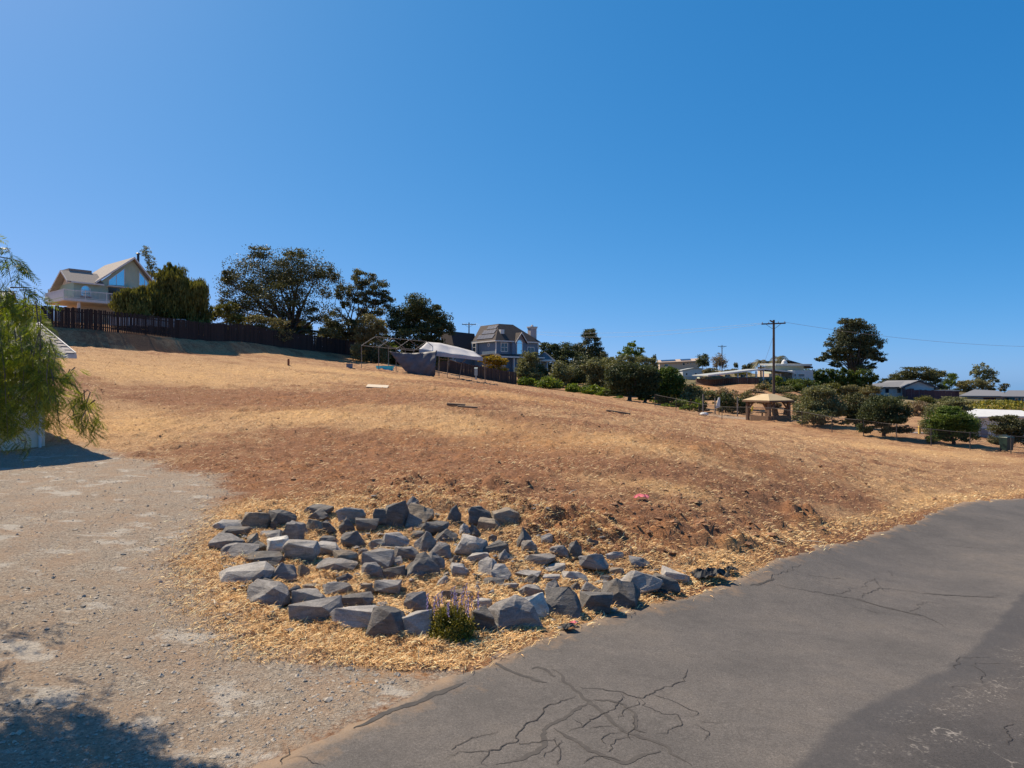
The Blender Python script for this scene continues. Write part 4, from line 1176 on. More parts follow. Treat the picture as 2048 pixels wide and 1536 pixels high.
# ------------------------------------------------------------------ board fence along the top of the field
def board_fence(pts, mat, label, boardw, gap, height, nparts, seed, name='board_fence', post_every=2.4, gap_open=0.0):
    P = np.array(pts, float)
    e = empty(name, (P[0, 0], P[0, 1], gz(P[0, 0], P[0, 1])), 0, label, 'fence')
    o3 = np.array([P[0, 0], P[0, 1], gz(P[0, 0], P[0, 1])])
    seg = np.linalg.norm(np.diff(P, axis=0), axis=1); cum = np.concatenate([[0], np.cumsum(seg)])
    def at(s):
        k = min(np.searchsorted(cum, s, 'right') - 1, len(seg) - 1); t = (s - cum[k]) / seg[k]
        p = P[k] + (P[k + 1] - P[k]) * t; d = (P[k + 1] - P[k]) / seg[k]
        return p, d
    r = np.random.default_rng(seed)
    L = cum[-1]
    bs = []; s_ = 0.0
    while s_ < L:
        bs.append(s_)
        q = at(s_)[0]; pq = q[0] / q[1] * F + 1024
        s_ += boardw + (gap_open if gap_open and 205 < pq < 345 else gap)
    bs = np.array(bs)
    me = MB().box(-boardw / 2, boardw / 2, -.012, .012, 0, 1.0).mesh('board')
    me.materials.append(mat)
    rest = MB()
    # boards nearest the camera are parts, the rest one joined part
    dist = np.array([np.hypot(*at(s)[0]) for s in bs])
    vis = np.array([abs(at(s)[0][0] / at(s)[0][1]) < .74 for s in bs])
    keep = set(np.argsort(dist + (~vis) * 1e4)[:nparts].tolist())
    for i, s in enumerate(bs):
        p, d = at(s)
        z0 = gz(*p) - .04; h = height * r.uniform(.965, 1.035)
        ang = math.atan2(d[1], d[0])
        if i in keep:
            o = bpy.data.objects.new('board', me); COL.objects.link(o); o.parent = e
            o.location = (p[0] - o3[0], p[1] - o3[1], z0 - o3[2]); o.scale = (1, 1, h); o.rotation_euler = (r.normal(0, .006), r.normal(0, .012), ang)
        else:
            a = p - d * boardw / 2 - o3[:2]; b = p + d * boardw / 2 - o3[:2]; nn = np.array([-d[1], d[0]]) * .012
            rest.add([(a[0] - nn[0], a[1] - nn[1], z0 - o3[2]), (b[0] - nn[0], b[1] - nn[1], z0 - o3[2]), (b[0] + nn[0], b[1] + nn[1], z0 - o3[2]), (a[0] + nn[0], a[1] + nn[1], z0 - o3[2]),
                      (a[0] - nn[0], a[1] - nn[1], z0 + h - o3[2]), (b[0] - nn[0], b[1] - nn[1], z0 + h - o3[2]), (b[0] + nn[0], b[1] + nn[1], z0 + h - o3[2]), (a[0] + nn[0], a[1] + nn[1], z0 + h - o3[2])],
                     [(0, 3, 2, 1), (4, 5, 6, 7), (0, 1, 5, 4), (1, 2, 6, 5), (2, 3, 7, 6), (3, 0, 4, 7)])
    if rest.v:
        tag(rest.build('board_run', mat, e), kind='stuff')
    ps = np.arange(0, L, post_every)
    prev = None
    for s in ps:
        p, d = at(s); nn = np.array([-d[1], d[0]]) * .085
        q = p + nn; z = gz(*q)
        MB().box(q[0] - .045 - o3[0], q[0] + .045 - o3[0], q[1] - .045 - o3[1], q[1] + .045 - o3[1], z - .3 - o3[2], z + height * .96 - o3[2]).build('post', mat, e)
        if prev is not None:
            for f in (.18, .8):
                MB().bar((prev[0][0] - o3[0], prev[0][1] - o3[1], prev[1] + height * f - o3[2]), (p[0] + nn[0] * .4 - o3[0], p[1] + nn[1] * .4 - o3[1], z + height * f - o3[2]), .04, .09).build('rail', mat, e)
        prev = (p + nn * .4, z)
    return e
def xy(px, d): return ((px - 1024) / F * d, d)
board_fence([xy(-40, 56), xy(90, 58), xy(250, 61), xy(430, 68), xy(560, 75), xy(690, 84)], MAT['fence'], 'long dark board fence along the top left edge of the field', .115, .002, 1.8, 300, 3, gap_open=.03)
board_fence([xy(692, 84.6), xy(800, 90), xy(890, 94), xy(1034, 100)], MAT['fence2'], 'brown board fence running downhill behind the carport frame', .14, .002, 1.75, 260, 4)

# ------------------------------------------------------------------ left house on the hill
d0 = 88.0
o_ = pt(145, 596, d0); zg = gz(o_[0], o_[1])
fr = Frame((o_[0], o_[1], zg), 50)
H = empty('hillside_house', (o_[0], o_[1], zg), fr.t, 'sage green house with steep gable, tall windows and raised white deck', 'house')
dk = o_[2] - zg                                       # deck height
VW = 1.25
ev_l = fr.on_v(145, 563, .9)[1]                        # wing eave height
uR = fr.on_v(318, 566, .6)[0]
ap_u, ap_w = fr.on_v(269, 514, .6)
uL, wL = fr.on_v(194, 563.5, .6)
DEP = 9.0
# walls
MB().box(.55, uR - .4, VW, VW + DEP, dk - .02, ev_l).build('wall', MAT['sage'], H)
g1 = [(uL + .5, VW - .02, ev_l + .0), (uR - .5, VW - .02, ev_l), (uR - .5, VW - .02, ev_l + .35), (ap_u, VW - .02, ap_w - .35), (uL + .5, VW - .02, ev_l + .25)]
MB().prism([g1[0], g1[1], g1[2], g1[3], g1[4]], (0, .3, 0)).build('gable_wall', MAT['sage'], H)
MB().box(2.0, uR - .6, VW + 2.4, VW + DEP - .3, -.3, dk - .3).build('lower_wall', MAT['cream'], H)
# main roof: two slabs
rf = MB()
rf.slab([(ap_u, .55, ap_w), (ap_u, VW + DEP + .5, ap_w), (uL - .15, VW + DEP + .5, wL), (uL - .15, .55, wL)], .2)
rf.slab([(ap_u + .005, .55, ap_w), (uR + .1, .55, wL - .1), (uR + .1, VW + DEP + .5, wL - .1), (ap_u + .005, VW + DEP + .5, ap_w)], .2)
roof = rf.build('roof', MAT['shingle'], H)
MB().prism([(ap_u, .52, ap_w + .02), (uL - .17, .52, wL + .02), (uL - .17, .52, wL - .26), (ap_u, .52, ap_w - .26)], (0, .025, 0)).build('rake_board', MAT['trim'], roof)
MB().prism([(ap_u + .01, .52, ap_w + .02), (ap_u + .01, .52, ap_w - .26), (uR + .12, .52, wL - .36), (uR + .12, .52, wL - .08)], (0, .025, 0)).build('rake_board', MAT['trim'], roof)
# flue
fu, fw = fr.on_v(272.5, 513, 1.6)
MB().tube([(fu + .25, 1.6, ap_w - .6), (fu + .25, 1.6, ap_w + .65)], .16, 10).tube([(fu + .25, 1.6, ap_w + .62), (fu + .25, 1.6, ap_w + .68), (fu + .25, 1.6, ap_w + .8)], [.3, .32, .18], 10).build('flue', MAT['darkmetal'], roof)
# wing with ridge parallel to the front, its gable end looking left
wr_w = fr.on_v(131, 541, VW + 2.0)[1]
wu0 = -.35
wing = MB()
wing.slab([(wu0, .75, ev_l + .05), (uL + .9, .75, ev_l + .05), (uL + .9, VW + 1.9, wr_w), (wu0, VW + 1.9, wr_w)], .16)
wing.slab([(wu0, VW + 1.905, wr_w), (uL + .9, VW + 1.905, wr_w), (uL + .9, VW + 6.2, ev_l - .75), (wu0, VW + 6.2, ev_l - .75)], .16)
wing.build('wing_roof', MAT['shingle'], H)
MB().prism([(wu0 - .03, .72, ev_l + .06), (wu0 - .03, VW + 1.9, wr_w + .03), (wu0 - .03, VW + 6.2, ev_l - .72), (wu0 - .03, VW + 6.2, ev_l - .95), (wu0 - .03, VW + 1.9, wr_w - .22), (wu0 - .03, .72, ev_l - .17)], (.025, 0, 0)).build('rake_board', MAT['trim'], H)
MB().prism([(.5, VW + .02, ev_l - .02), (.5, VW + 4.0, ev_l - .02), (.5, VW + 1.9, wr_w - .2)], (.05, 0, 0)).build('wing_gable_wall', MAT['cream'], H)
MB().box(.1, uL + .9, .72, .745, ev_l - .16, ev_l + .04).build('gutter', MAT['trim'], H)
# low shed dormer between wing and main roof
ud = uL - 1.0
MB().slab([(ud - 1.4, VW + 2.0, wr_w + .34), (ud + 1.3, VW + 2.0, wr_w + .34), (ud + 1.3, VW + 5, wr_w + .36), (ud - 1.4, VW + 5, wr_w + .36)], .36).build('dormer_roof', MAT['shingle'], H)
# tall gable windows
def pl(L, v): return [fr.on_v(60 + a / 7.314, 500 + b / 7.314, v) for a, b in L]
q = pl([(1145, 515), (1145, 440), (1385, 262), (1385, 528)], VW)
mid = pl([(1262, 355), (1262, 522)], VW)
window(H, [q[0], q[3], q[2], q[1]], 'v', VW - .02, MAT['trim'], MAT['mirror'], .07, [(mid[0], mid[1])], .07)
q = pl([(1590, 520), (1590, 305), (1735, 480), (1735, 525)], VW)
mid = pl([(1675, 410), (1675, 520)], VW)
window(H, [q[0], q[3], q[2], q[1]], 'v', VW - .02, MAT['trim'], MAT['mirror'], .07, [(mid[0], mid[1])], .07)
# arched window on wing
q = pl([(738, 670), (890, 670)], VW); cu = (q[0][0] + q[1][0]) / 2; hw = (q[1][0] - q[0][0]) / 2; wb = q[0][1]; wt = pl([(815, 517)], VW)[0][1]
arch = [(cu - hw, wb), (cu + hw, wb)] + [(cu + hw * math.cos(t), wt - hw + hw * math.sin(t)) for t in np.linspace(0, math.pi, 9)]
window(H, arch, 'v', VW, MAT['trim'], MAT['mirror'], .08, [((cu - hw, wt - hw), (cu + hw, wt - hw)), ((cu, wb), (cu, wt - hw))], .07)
MB().box(cu - hw - .05, cu + hw + .05, VW - .25, VW - .005, wb - .22, wb - .03).build('window_box', varied('redwood', (.18, .07, .05), (.25, .10, .07)), H)
# sliding door with awning
q = pl([(1145, 545), (1390, 545)], VW)
MB().box(q[0][0], q[1][0] + .6, VW - .06, VW - .004, dk + .02, q[0][1]).build('sliding_door', MAT['glass'], H)
MB().box(q[0][0] - .3, q[1][0] + .9, VW - .8, VW - .005, q[0][1] + .06, q[0][1] + .16).build('awning', MAT['trim'], H)
# deck
deck = MB().box(-1.0, uR + .5, 0, VW + 5.6, dk - .34, dk - .02).build('deck', MAT['trim'], H)
MB().box(-.9, uR + .4, .1, VW + 5.5, dk - .42, dk - .345).build('soffit', MAT['cream'], deck)
for u_ in (.9, 5.2, 9.4):
    MB().tube([(u_, .6, -.5), (u_, .6, dk - .42)], .2, 12).build('column', MAT['trim'], H)
MB().tube([(-.6, 3.6, -.5), (-.6, 3.6, dk - .42)], .2, 12).build('column', MAT['trim'], H)
rail = MB().box(-1.0, uR + .5, .02, .10, dk + .95, dk + 1.05).box(-1.0, uR + .5, .03, .09, dk + .06, dk + .12).build('railing', MAT['trim'], H)
bal = MB().box(-.018, .018, .04, .08, dk + .12, dk + .95).mesh('baluster'); bal.materials.append(MAT['trim'])
for k in range(int((uR + 1.3) / .155)):
    o = bpy.data.objects.new('baluster', bal); COL.objects.link(o); o.parent = rail; o.location = (-.92 + k * .155, 0, 0)
for u_ in np.arange(-.95, uR + .6, 2.45):
    MB().box(u_ - .05, u_ + .05, .005, .115, dk - .02, dk + 1.1).build('rail_post', MAT['trim'], rail)
rail2 = MB().box(-1.0, -.94, .12, VW + 5.6, dk + .95, dk + 1.05).box(-.99, -.95, .12, VW + 5.6, dk + .08, dk + .93).build('side_railing', MAT['white'], H)
# porch post and roof at left back
MB().box(-.75, -.6, VW + 5.2, VW + 5.35, dk, ev_l - .6).build('porch_post', MAT['trim'], H)
# a pale trailer roof seen through the fence pickets behind
g = pt(300, 640, 66)
e = empty('cargo_trailer', (g[0], 66, gz(g[0], 66)), .35, 'white flat-topped trailer showing through the pickets of the fence', 'trailer')
zt = g[2] - gz(g[0], 66)
MB().box(-3.2, 3.0, -1, 1, .55, zt).build('body', MAT['white'], e)
MB().box(-3.3, 3.1, -1.05, 1.05, zt + .003, zt + .08).build('roof', MAT['white'], e)
for u_ in (-1.2, .2):
    MB().tube([(u_, -1.05, .33), (u_, -.8, .33)], .33, 12).build('wheel', MAT['darkmetal'], e); MB().tube([(u_, .8, .33), (u_, 1.05, .33)], .33, 12).build('wheel', MAT['darkmetal'], e)
# sliver of a blue-grey house at the left border
g = pt(-14, 592, 95); z = gz(g[0], 95)
e = empty('hidden_house', (g[0], 95, z), .5, 'blue-grey house roof corner at the left border behind the pepper tree', 'house')
MB().box(-5, 1.6, 0, 6, -.3, g[2] - z).build('wall', MAT['bluegrey'], e)
MB().slab([(-5.4, -.5, g[2] - z), (2.0, -.5, g[2] - z), (2.0, 3, g[2] - z + 1.1), (-5.4, 3, g[2] - z + 1.1)], .15).slab([(-5.4, 3.01, g[2] - z + 1.1), (2, 3.01, g[2] - z + 1.1), (2, 6.5, g[2] - z), (-5.4, 6.5, g[2] - z)], .15).build('roof', MAT['roofgrey'], e)

# ------------------------------------------------------------------ blue-grey two-storey house in the middle
d0 = 118.0
o_ = pt(992, 745, d0); zg = gz(o_[0], d0)
fr = Frame((o_[0], o_[1], zg), 35)
H = empty('blue_grey_house', (o_[0], o_[1], zg), fr.t, 'blue-grey two-storey house with solar panels, brown roof and tall chimney', 'house')
def p8(a, b): return (900 + a / 8.904, 630 + b / 8.904)
ew = fr.on_v(*p8(820, 450), 0)[1]                     # eave height
uR = fr.on_v(*p8(1570, 545), 0)[0]
vB = fr.on_u(*p8(440, 490), 0)[0]
MB().box(0, uR, 0, vB, -.4, ew).build('wall', MAT['bluegrey'], H)
OV = .35
# truncated hip roof
tu, tv = None, None
tw = fr.on_v(*p8(843, 155), 2.3)[1]
c0 = (2.1, 2.3); c1u = fr.on_v(*p8(1120, 200), 2.3)[0]
cbv = fr.on_u(*p8(545, 195), 2.1)[0]
A = [(-OV, -OV, ew), (uR + OV, -OV, ew), (uR + OV, vB + OV, ew), (-OV, vB + OV, ew)]
B = [(c0[0], c0[1], tw), (c1u, c0[1], tw), (c1u, cbv, tw), (c0[0], cbv, tw)]
rm = MB()
rm.add(A + B, [(0, 1, 5, 4), (1, 2, 6, 5), (2, 3, 7, 6), (3, 0, 4, 7), (4, 5, 6, 7), (3, 2, 1, 0)])
roof = rm.build('roof', MAT['shingle_d'], H)
MB().ring([(a[0] + s_ * .03, a[1] + t_ * .03, ew - .2) for a, s_, t_ in zip(A, (-1, 1, 1, -1), (-1, -1, 1, 1))], [(0 + .02, .02, ew - .2), (uR - .02, .02, ew - .2), (uR - .02, vB - .02, ew - .2), (.02, vB - .02, ew - .2)], (0, 0, .195)).build('fascia', MAT['trim'], H)
# solar panels on the left slope
def slope_pt(v, t):
    """point on left slope: v along, t 0..1 from eave to top"""
    a = np.array([-OV, v, ew]); u = -OV + (c0[0] + OV) * t
    return (u, v, ew + (tw - ew) * t)
nrm = Vector((-(tw - ew), 0, c0[0] + OV)).normalized()
for row, (t0, t1, n_) in enumerate(((.12, .36, 5), (.42, .64, 4), (.70, .88, 3))):
    for k in range(n_):
        lo = .3 + t1 * 1.9 + k * 1.02; hi = lo + .98
        if hi > vB - t1 * 1.2: break
        quad = [Vector(slope_pt(lo, t0)), Vector(slope_pt(hi, t0)), Vector(slope_pt(hi, t1)), Vector(slope_pt(lo, t1))]
        quad = [p + nrm * .06 for p in quad]
        sp_ = MB().prism(quad, nrm * .05).build('solar_panel', MAT['solar'], roof)
        MB().bar(quad[2] + nrm * .06, quad[3] + nrm * .06, .07, .05).build('edge_rail', MAT['trim'], sp_)
# roof vent
MB().box(*(lambda u0: (u0, u0 + .75))(fr.on_v(*p8(885, 350), 1.0)[0]), .7, 1.4, ew + (tw - ew) * .36, ew + (tw - ew) * .36 + .85).build('roof_vent', MAT['trim'], roof)
# windows on the second storey
def r8(x0, x1, y0, y1, v=0):
    a = fr.on_v(*p8(x0, y1), v); b = fr.on_v(*p8(x1, y0), v)
    return a[0], b[0], a[1], b[1]
u0, u1, w0, w1 = r8(900, 1030, 495, 655)
window(H, rect(u0, u1, w0, w1), 'v', 0, MAT['trim'], MAT['glass'], .12, [(((u0 + u1) / 2, w0), ((u0 + u1) / 2, w1)), ((u0, (w0 + w1) / 2), (u1, (w0 + w1) / 2))])
u0, u1, w0, w1 = r8(1370, 1500, 570, 700)
window(H, rect(u0, u1, w0, w1), 'v', 0, MAT['trim'], MAT['glass'], .12, [(((u0 + u1) / 2, w0), ((u0 + u1) / 2, w1))])
# projecting bay with gable and arched window
bu0 = fr.on_v(*p8(1110, 500), -.5)[0]; bu1 = fr.on_v(*p8(1360, 520), -.5)[0]
MB().box(bu0, bu1, -.5, -.003, -.4, ew - .25).build('bay_wall', MAT['bluegrey'], H)
ga = fr.on_v(*p8(1245, 305), -.8); gl = fr.on_v(*p8(1165, 462), -.8); gr = fr.on_v(*p8(1388, 500), -.8)
gw = min(gl[1], gr[1]); hwid = (gr[0] - gl[0]) / 2; gc = (gl[0] + gr[0]) / 2; gt = ga[1]
MB().prism([(gc - hwid + .3, -.52, gw + .1), (gc + hwid - .3, -.52, gw + .1), (gc, -.52, gt - .25)], (0, 2.5, 0)).build('gable_wall', varied('gable_brown', (.20, .16, .15), (.25, .2, .18)), H)
MB().slab([(gc, -.82, gt), (gc, 3.0, gt), (gc - hwid, 3.0, gw), (gc - hwid, -.82, gw)], .14).slab([(gc + .004, -.82, gt), (gc + hwid, -.82, gw), (gc + hwid, 3.0, gw), (gc + .004, 3.0, gt)], .14).build('gable_roof', MAT['shingle_d'], H)
MB().prism([(gc, -.85, gt + .03), (gc - hwid - .02, -.85, gw + .02), (gc - hwid - .02, -.85, gw - .17), (gc, -.85, gt - .2)], (0, .025, 0)).prism([(gc + .01, -.85, gt + .03), (gc + .01, -.85, gt - .2), (gc + hwid + .02, -.85, gw - .17), (gc + hwid + .02, -.85, gw + .02)], (0, .025, 0)).build('rake_board', MAT['trim'], H)
u0, u1, w0, w1 = r8(1182, 1290, 440, 700, -.5)
cu = (u0 + u1) / 2; hw = (u1 - u0) / 2
arch = [(cu - hw, w0), (cu + hw, w0)] + [(cu + hw * math.cos(t), w1 - hw + hw * math.sin(t)) for t in np.linspace(0, math.pi, 9)]
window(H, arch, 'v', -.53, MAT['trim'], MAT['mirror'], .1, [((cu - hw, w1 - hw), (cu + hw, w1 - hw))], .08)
# round window on the left wall
vc, wc = fr.on_u(*p8(690, 530), 0)
window(H, [(vc + .36 * math.cos(t), wc + .36 * math.sin(t)) for t in np.linspace(0, 2 * math.pi, 12, endpoint=False)], 'u', 0, MAT['trim'], MAT['glass'], .1)
# corner boards and lower skirt roof
MB().box(-.06, .1, -.06, -.004, -.3, ew - .2).box(-.06, -.004, -.004, .12, -.3, ew - .2).build('corner_board', MAT['trim'], H)
MB().box(uR - .1, uR + .05, -.06, -.004, -.3, ew - .2).build('corner_board', MAT['trim'], H)
sk = fr.on_v(*p8(810, 690), 0)[1]
MB().slab([(-1.1, -1.5, sk - .45), (uR + .3, -1.5, sk - .45), (uR + .3, -.52, sk), (-1.1, -.52, sk)], .14).slab([(-1.1, -.515, sk), (-.01, -.515, sk), (-.01, vB, sk), (-1.1, vB, sk - .4)], .14).build('skirt_roof', MAT['shingle_d'], H)
MB().box(-1.1, uR + .3, -1.54, -1.505, sk - .66, sk - .42).build('gutter', MAT['trim'], H)
for u_ in (.4, 2.8, 5.6):
    MB().box(u_ - .08, u_ + .08, -1.4, -1.24, -.4, sk - .6).build('porch_post', MAT['trim'], H)
# chimney
cu0, cu1 = fr.on_v(*p8(1425, 300), 1.2)[0], fr.on_v(*p8(1530, 300), 1.2)[0]; cw = fr.on_v(*p8(1480, 225), 1.2)[1]
MB().box(cu0, cu1, 1.0, 1.9, ew - 1, cw).build('chimney', varied('chimney_stucco', (.38, .34, .34), (.45, .40, .39), 2), roof)
MB().box(cu0 - .14, cu1 + .14, .86, 2.04, cw + .003, cw + .18).box(cu0 - .06, cu1 + .06, .94, 1.96, cw - .2, cw).box((cu0 + cu1) / 2 - .15, (cu0 + cu1) / 2 + .15, 1.3, 1.6, cw + .18, cw + .48).build('chimney_cap', MAT['fascia'], roof)
# side dormer with window at left
vA, wA = fr.on_u(*p8(400, 470), -.3)
MB().box(-.32, -.003, vA - 1.6, vA + .4, wA - 2.6, wA - .02).build('side_bay', MAT['bluegrey'], H)
window(H, rect(vA - 1.3, vA - .1, wA - 2.0, wA - .3), 'u', -.32, MAT['trim'], MAT['glass'], .12, [((vA - 1.3, wA - 1.1), (vA - .1, wA - 1.1))])
# back wing roof at left
bw = fr.on_v(*p8(240, 300), 9)[1]
bu = fr.on_v(*p8(10, 290), 9)[0]; bu2 = fr.on_v(*p8(400, 330), 9)[0]
MB().prism([(bu, 7.5, sk + .6), (bu2 + .4, 7.5, sk + .6), (bu2 + .4, 9, bw - .25), (bu, 9, bw)], (0, 4, 0)).build('back_wing_roof', MAT['shingle_d'], H)
MB().box(bu + .4, bu2 + .2, 7.9, 11.5, -.4, sk + .58).build('back_wing_wall', MAT['bluegrey'], H)
# conical turret porch at right
tu_, tw_ = fr.on_v(*p8(1645, 650), -.3); bwid = (fr.on_v(*p8(1830, 815), -.3)[0] - fr.on_v(*p8(1545, 800), -.3)[0]) / 2; tb = fr.on_v(*p8(1690, 800), -.3)[1]; tc = fr.on_v(*p8(1690, 800), -.3)[0]
m = MB(); n = 16
vs = [(tc + bwid * math.cos(2 * math.pi * k / n), -.3 + bwid * math.sin(2 * math.pi * k / n), tb) for k in range(n)] + [(tc, -.3, tw_)]
m.add(vs, [(k, (k + 1) % n, n) for k in range(n)] + [tuple(range(n - 1, -1, -1))]).build('turret_roof', MAT['roofgrey'], H)
MB().tube([(tc, -.3, tb - .3), (tc, -.3, tb - .004)], bwid * 1.03, n).build('turret_fascia', MAT['trim'], H)
for k in (9, 11, 13, 15):
    t = 2 * math.pi * k / 16
    MB().tube([(tc + bwid * .85 * math.cos(t), -.3 + bwid * .85 * math.sin(t), -.8), (tc + bwid * .85 * math.cos(t), -.3 + bwid * .85 * math.sin(t), tb - .3)], .09, 8).build('turret_post', MAT['white'], H)
MB().box(tc - bwid * .7, tc + bwid * .7, .4, .9, -.6, tb - .3).build('turret_wall', MAT['bluegrey'], H)
# right end wall panel under the second storey is the porch back: a door
MB().box(1.0, 1.9, -.05, -.004, -.2, 1.95).build('front_door', MAT['white'], H)

# ------------------------------------------------------------------ garage at left with hip roof
cz = 4.46
gf = Frame((-13.75, 22.0, gz(-14.6, 22.5)), 50)
G = empty('garage', gf.o, gf.t, 'grey-shingled cream outbuilding behind the pepper branches at left', 'garage')
ehh = cz - gf.o[2]; Wd, Dp, sl = 8.0, 7.0, .33
hv = Dp / 2; rz_ = ehh + hv * sl
MB().box(-Wd + .6, -.6, .7, Dp - .7, -.5, ehh - .13).build('wall', MAT['cream'], G)
MB().prism([(-.6, .75, ehh - .128), (-.6, Dp - .75, ehh - .128), (-.6, hv, rz_ - .35)], (-.15, 0, 0)).build('gable_wall', MAT['cream'], G)
under = MB().slab([(0, 0, ehh), (0, hv, rz_), (-Wd, hv, rz_), (-Wd, 0, ehh)], .09).slab([(0, hv + .003, rz_), (0, Dp, ehh), (-Wd, Dp, ehh), (-Wd, hv + .003, rz_)], .09).build('roof', MAT['shingle_g'], G)
# shingles on the slope towards the field, course by course
pitch = math.atan(sl); NC = 20
ex = (hv / math.cos(pitch)) / NC; sw = .40
sm = MB().add([(0, 0, .0), (sw - .014, 0, .0), (sw - .014, ex + .03, .0), (0, ex + .03, .0), (0, 0, .011), (sw - .014, 0, .011), (sw - .014, ex + .03, .004), (0, ex + .03, .004)], [(0, 3, 2, 1), (4, 5, 6, 7), (0, 1, 5, 4), (1, 2, 6, 5), (2, 3, 7, 6), (3, 0, 4, 7)]).mesh('shingle')
sm.materials.append(MAT['shingle_g'])
srng = random.Random(3)
for c in range(NC):
    s0 = c * ex; v_ = s0 * math.cos(pitch); w_ = ehh + s0 * math.sin(pitch)
    for k in range(15):
        u_ = -sw * (k + 1 + .5 * (c % 2)) + .03 + srng.uniform(-.04, .04)
        o = bpy.data.objects.new('shingle', sm); COL.objects.link(o); o.parent = under
        o.location = (u_, v_ - .03, w_ + .004 + .002 * (k % 2)); o.rotation_euler = (pitch + srng.uniform(-.006, .006), 0, 0); o.scale = (1, 1, srng.uniform(.7, 1.6))
MB().bar((.02, -.01, ehh - .06), (.02, hv, rz_ - .06), .04, .2).bar((.02, hv + .01, rz_ - .06), (.02, Dp, ehh - .06), .04, .2).build('rake_board', MAT['fascia'], G)
MB().box(-Wd, .03, -.11, -.008, ehh - .16, ehh - .03).build('gutter', MAT['fascia'], G)
MB().box(-Wd + .05, -.03, .02, .68, ehh - .128, ehh - .095).build('soffit', MAT['trim'], G)
MB().tube([(-.62, -.06, ehh - .16), (-.62, -.06, ehh - .36), (-.75, .62, ehh - .80), (-.75, .65, -.2)], .045, 8).build('downspout', MAT['white'], G)
# neighbouring cream wall and roof ridge are hidden by the pepper branches

# ------------------------------------------------------------------ carport frame with tarp and white canopy
MAT['pipe'] = varied('galvanised_pipe', (0.15, 0.13, 0.115), (0.22, 0.19, 0.17), 6, .6, metallic=.1)
MAT['canopy'] = varied('white_canopy_cloth', (0.36, 0.345, 0.35), (0.46, 0.44, 0.44), 1.5, .7, .3, 3)
def tarp_mat():
    m, nt, b = new_mat('blue_grey_tarp')
    v = objco(nt)
    z = N(nt, 'ShaderNodeSeparateXYZ'); nt.links.new(v, z.inputs[0])
    c = ramp(nt, noise(nt, scaled(nt, v, (1, 1, 2.5)), 1.4, 5, .6), [(.3, (0.052, 0.055, 0.072)), (.7, (0.105, 0.103, 0.12))])
    bl = ramp(nt, math_(nt, 'ADD', math_(nt, 'MULTIPLY', z.outputs[2], .8), noise(nt, v, 2, 3)), [(.25, 1.0), (.75, 0.0)])
    c = mixc(nt, math_(nt, 'MULTIPLY', bl, .75), c, (0.03, 0.085, 0.16))
    nt.links.new(c, b.inputs['Base Color']); b.inputs['Roughness'].default_value = .6
    return m
MAT['tarp'] = tarp_mat()
dT = 57.0
pL = pt(723, 737, dT); ax = np.array([.80, -.60]) * 0 + np.array([.86, -.22]); ax /= np.linalg.norm(ax)   # long axis, to the right
cr = np.array([.62, .78])                                    # across, away from the camera
cr /= np.linalg.norm(cr)
T0 = empty('carport_frame', (pL[0], pL[1], gz(pL[0], pL[1])), 0, 'bare pipe carport frame with four gable hoops on the slope', 'carport')
z00 = gz(pL[0], pL[1])
BAY, WID, EH, RISE = 1.52, 2.9, 1.9, .8
def fp(i, j, h):
    """frame point: bay i, 0..1 across, absolute height"""
    p = pL[:2] + ax * BAY * i + cr * WID * j
    return np.array([p[0] - pL[0], p[1] - pL[1], h - z00])
eave0 = pt(723, 691, dT)[2]
def eave(i): return eave0 - i * .16
for i in range(4):
    for j in (0, 1):
        p = pL[:2] + ax * BAY * i + cr * WID * j
        MB().tube([fp(i, j, gz(*p) - .15), fp(i, j, eave(i))], .026, 8).build('leg', MAT['pipe'], T0)
    MB().tube([fp(i, 0, eave(i)), fp(i, .5, eave(i) + RISE), fp(i, 1, eave(i))], .026, 8).build('gable_hoop', MAT['pipe'], T0)
for j, dz in ((0, 0), (.5, RISE), (1, 0)):
    MB().tube([fp(i, j, eave(i) + dz) for i in range(4)], .02, 8).build('purlin', MAT['pipe'], T0)
# tarp hung from the near side
def tarp():
    n, m = 26, 16
    V = []
    tl = fp(1.62, -.03, eave(1.62) - .25); tr = fp(4.35, -.03, eave(4.35) + .22)
    for a in range(n + 1):
        s = a / n
        top = tl + (tr - tl) * s + np.array([0, 0, -.18 * math.sin(math.pi * s)])
        drop = 2.35 * (1 - (1 - s) ** 2.0) * (1 - .22 * max(0, (s - .75) / .25) ** 2) + .12
        for b in range(m + 1):
            t = b / m
            q = top + np.array([(.18 * (1 - s) + .0 - .15 * s) * t, -.35 * math.sin(math.pi * t) * s, -drop * t])
            fold = .10 * math.sin(9 * t + 5 * s * s) * s + .06 * math.sin(22 * s + 4 * t)
            q = q + np.array([0, -abs(fold), 0])
            V.append(q)
    idx = np.arange((n + 1) * (m + 1)).reshape(n + 1, m + 1)
    Fq = np.stack([idx[:-1, :-1], idx[1:, :-1], idx[1:, 1:], idx[:-1, 1:]], -1).reshape(-1, 4)
    V = np.array(V) + np.array([pL[0], pL[1], z00])
    o0 = np.array([V[:, 0].mean(), V[:, 1].mean(), V[:, 2].min()])
    o = link_mesh('hanging_tarp', np_mesh('hanging_tarp', V - o0, Fq, 4, smooth=True), MAT['tarp'])
    o.location = o0
    so = o.modifiers.new('thick', 'SOLIDIFY'); so.thickness = .008
    tag(o, 'blue-grey tarp sagging from the near side of the carport frame', 'tarp')
tarp()
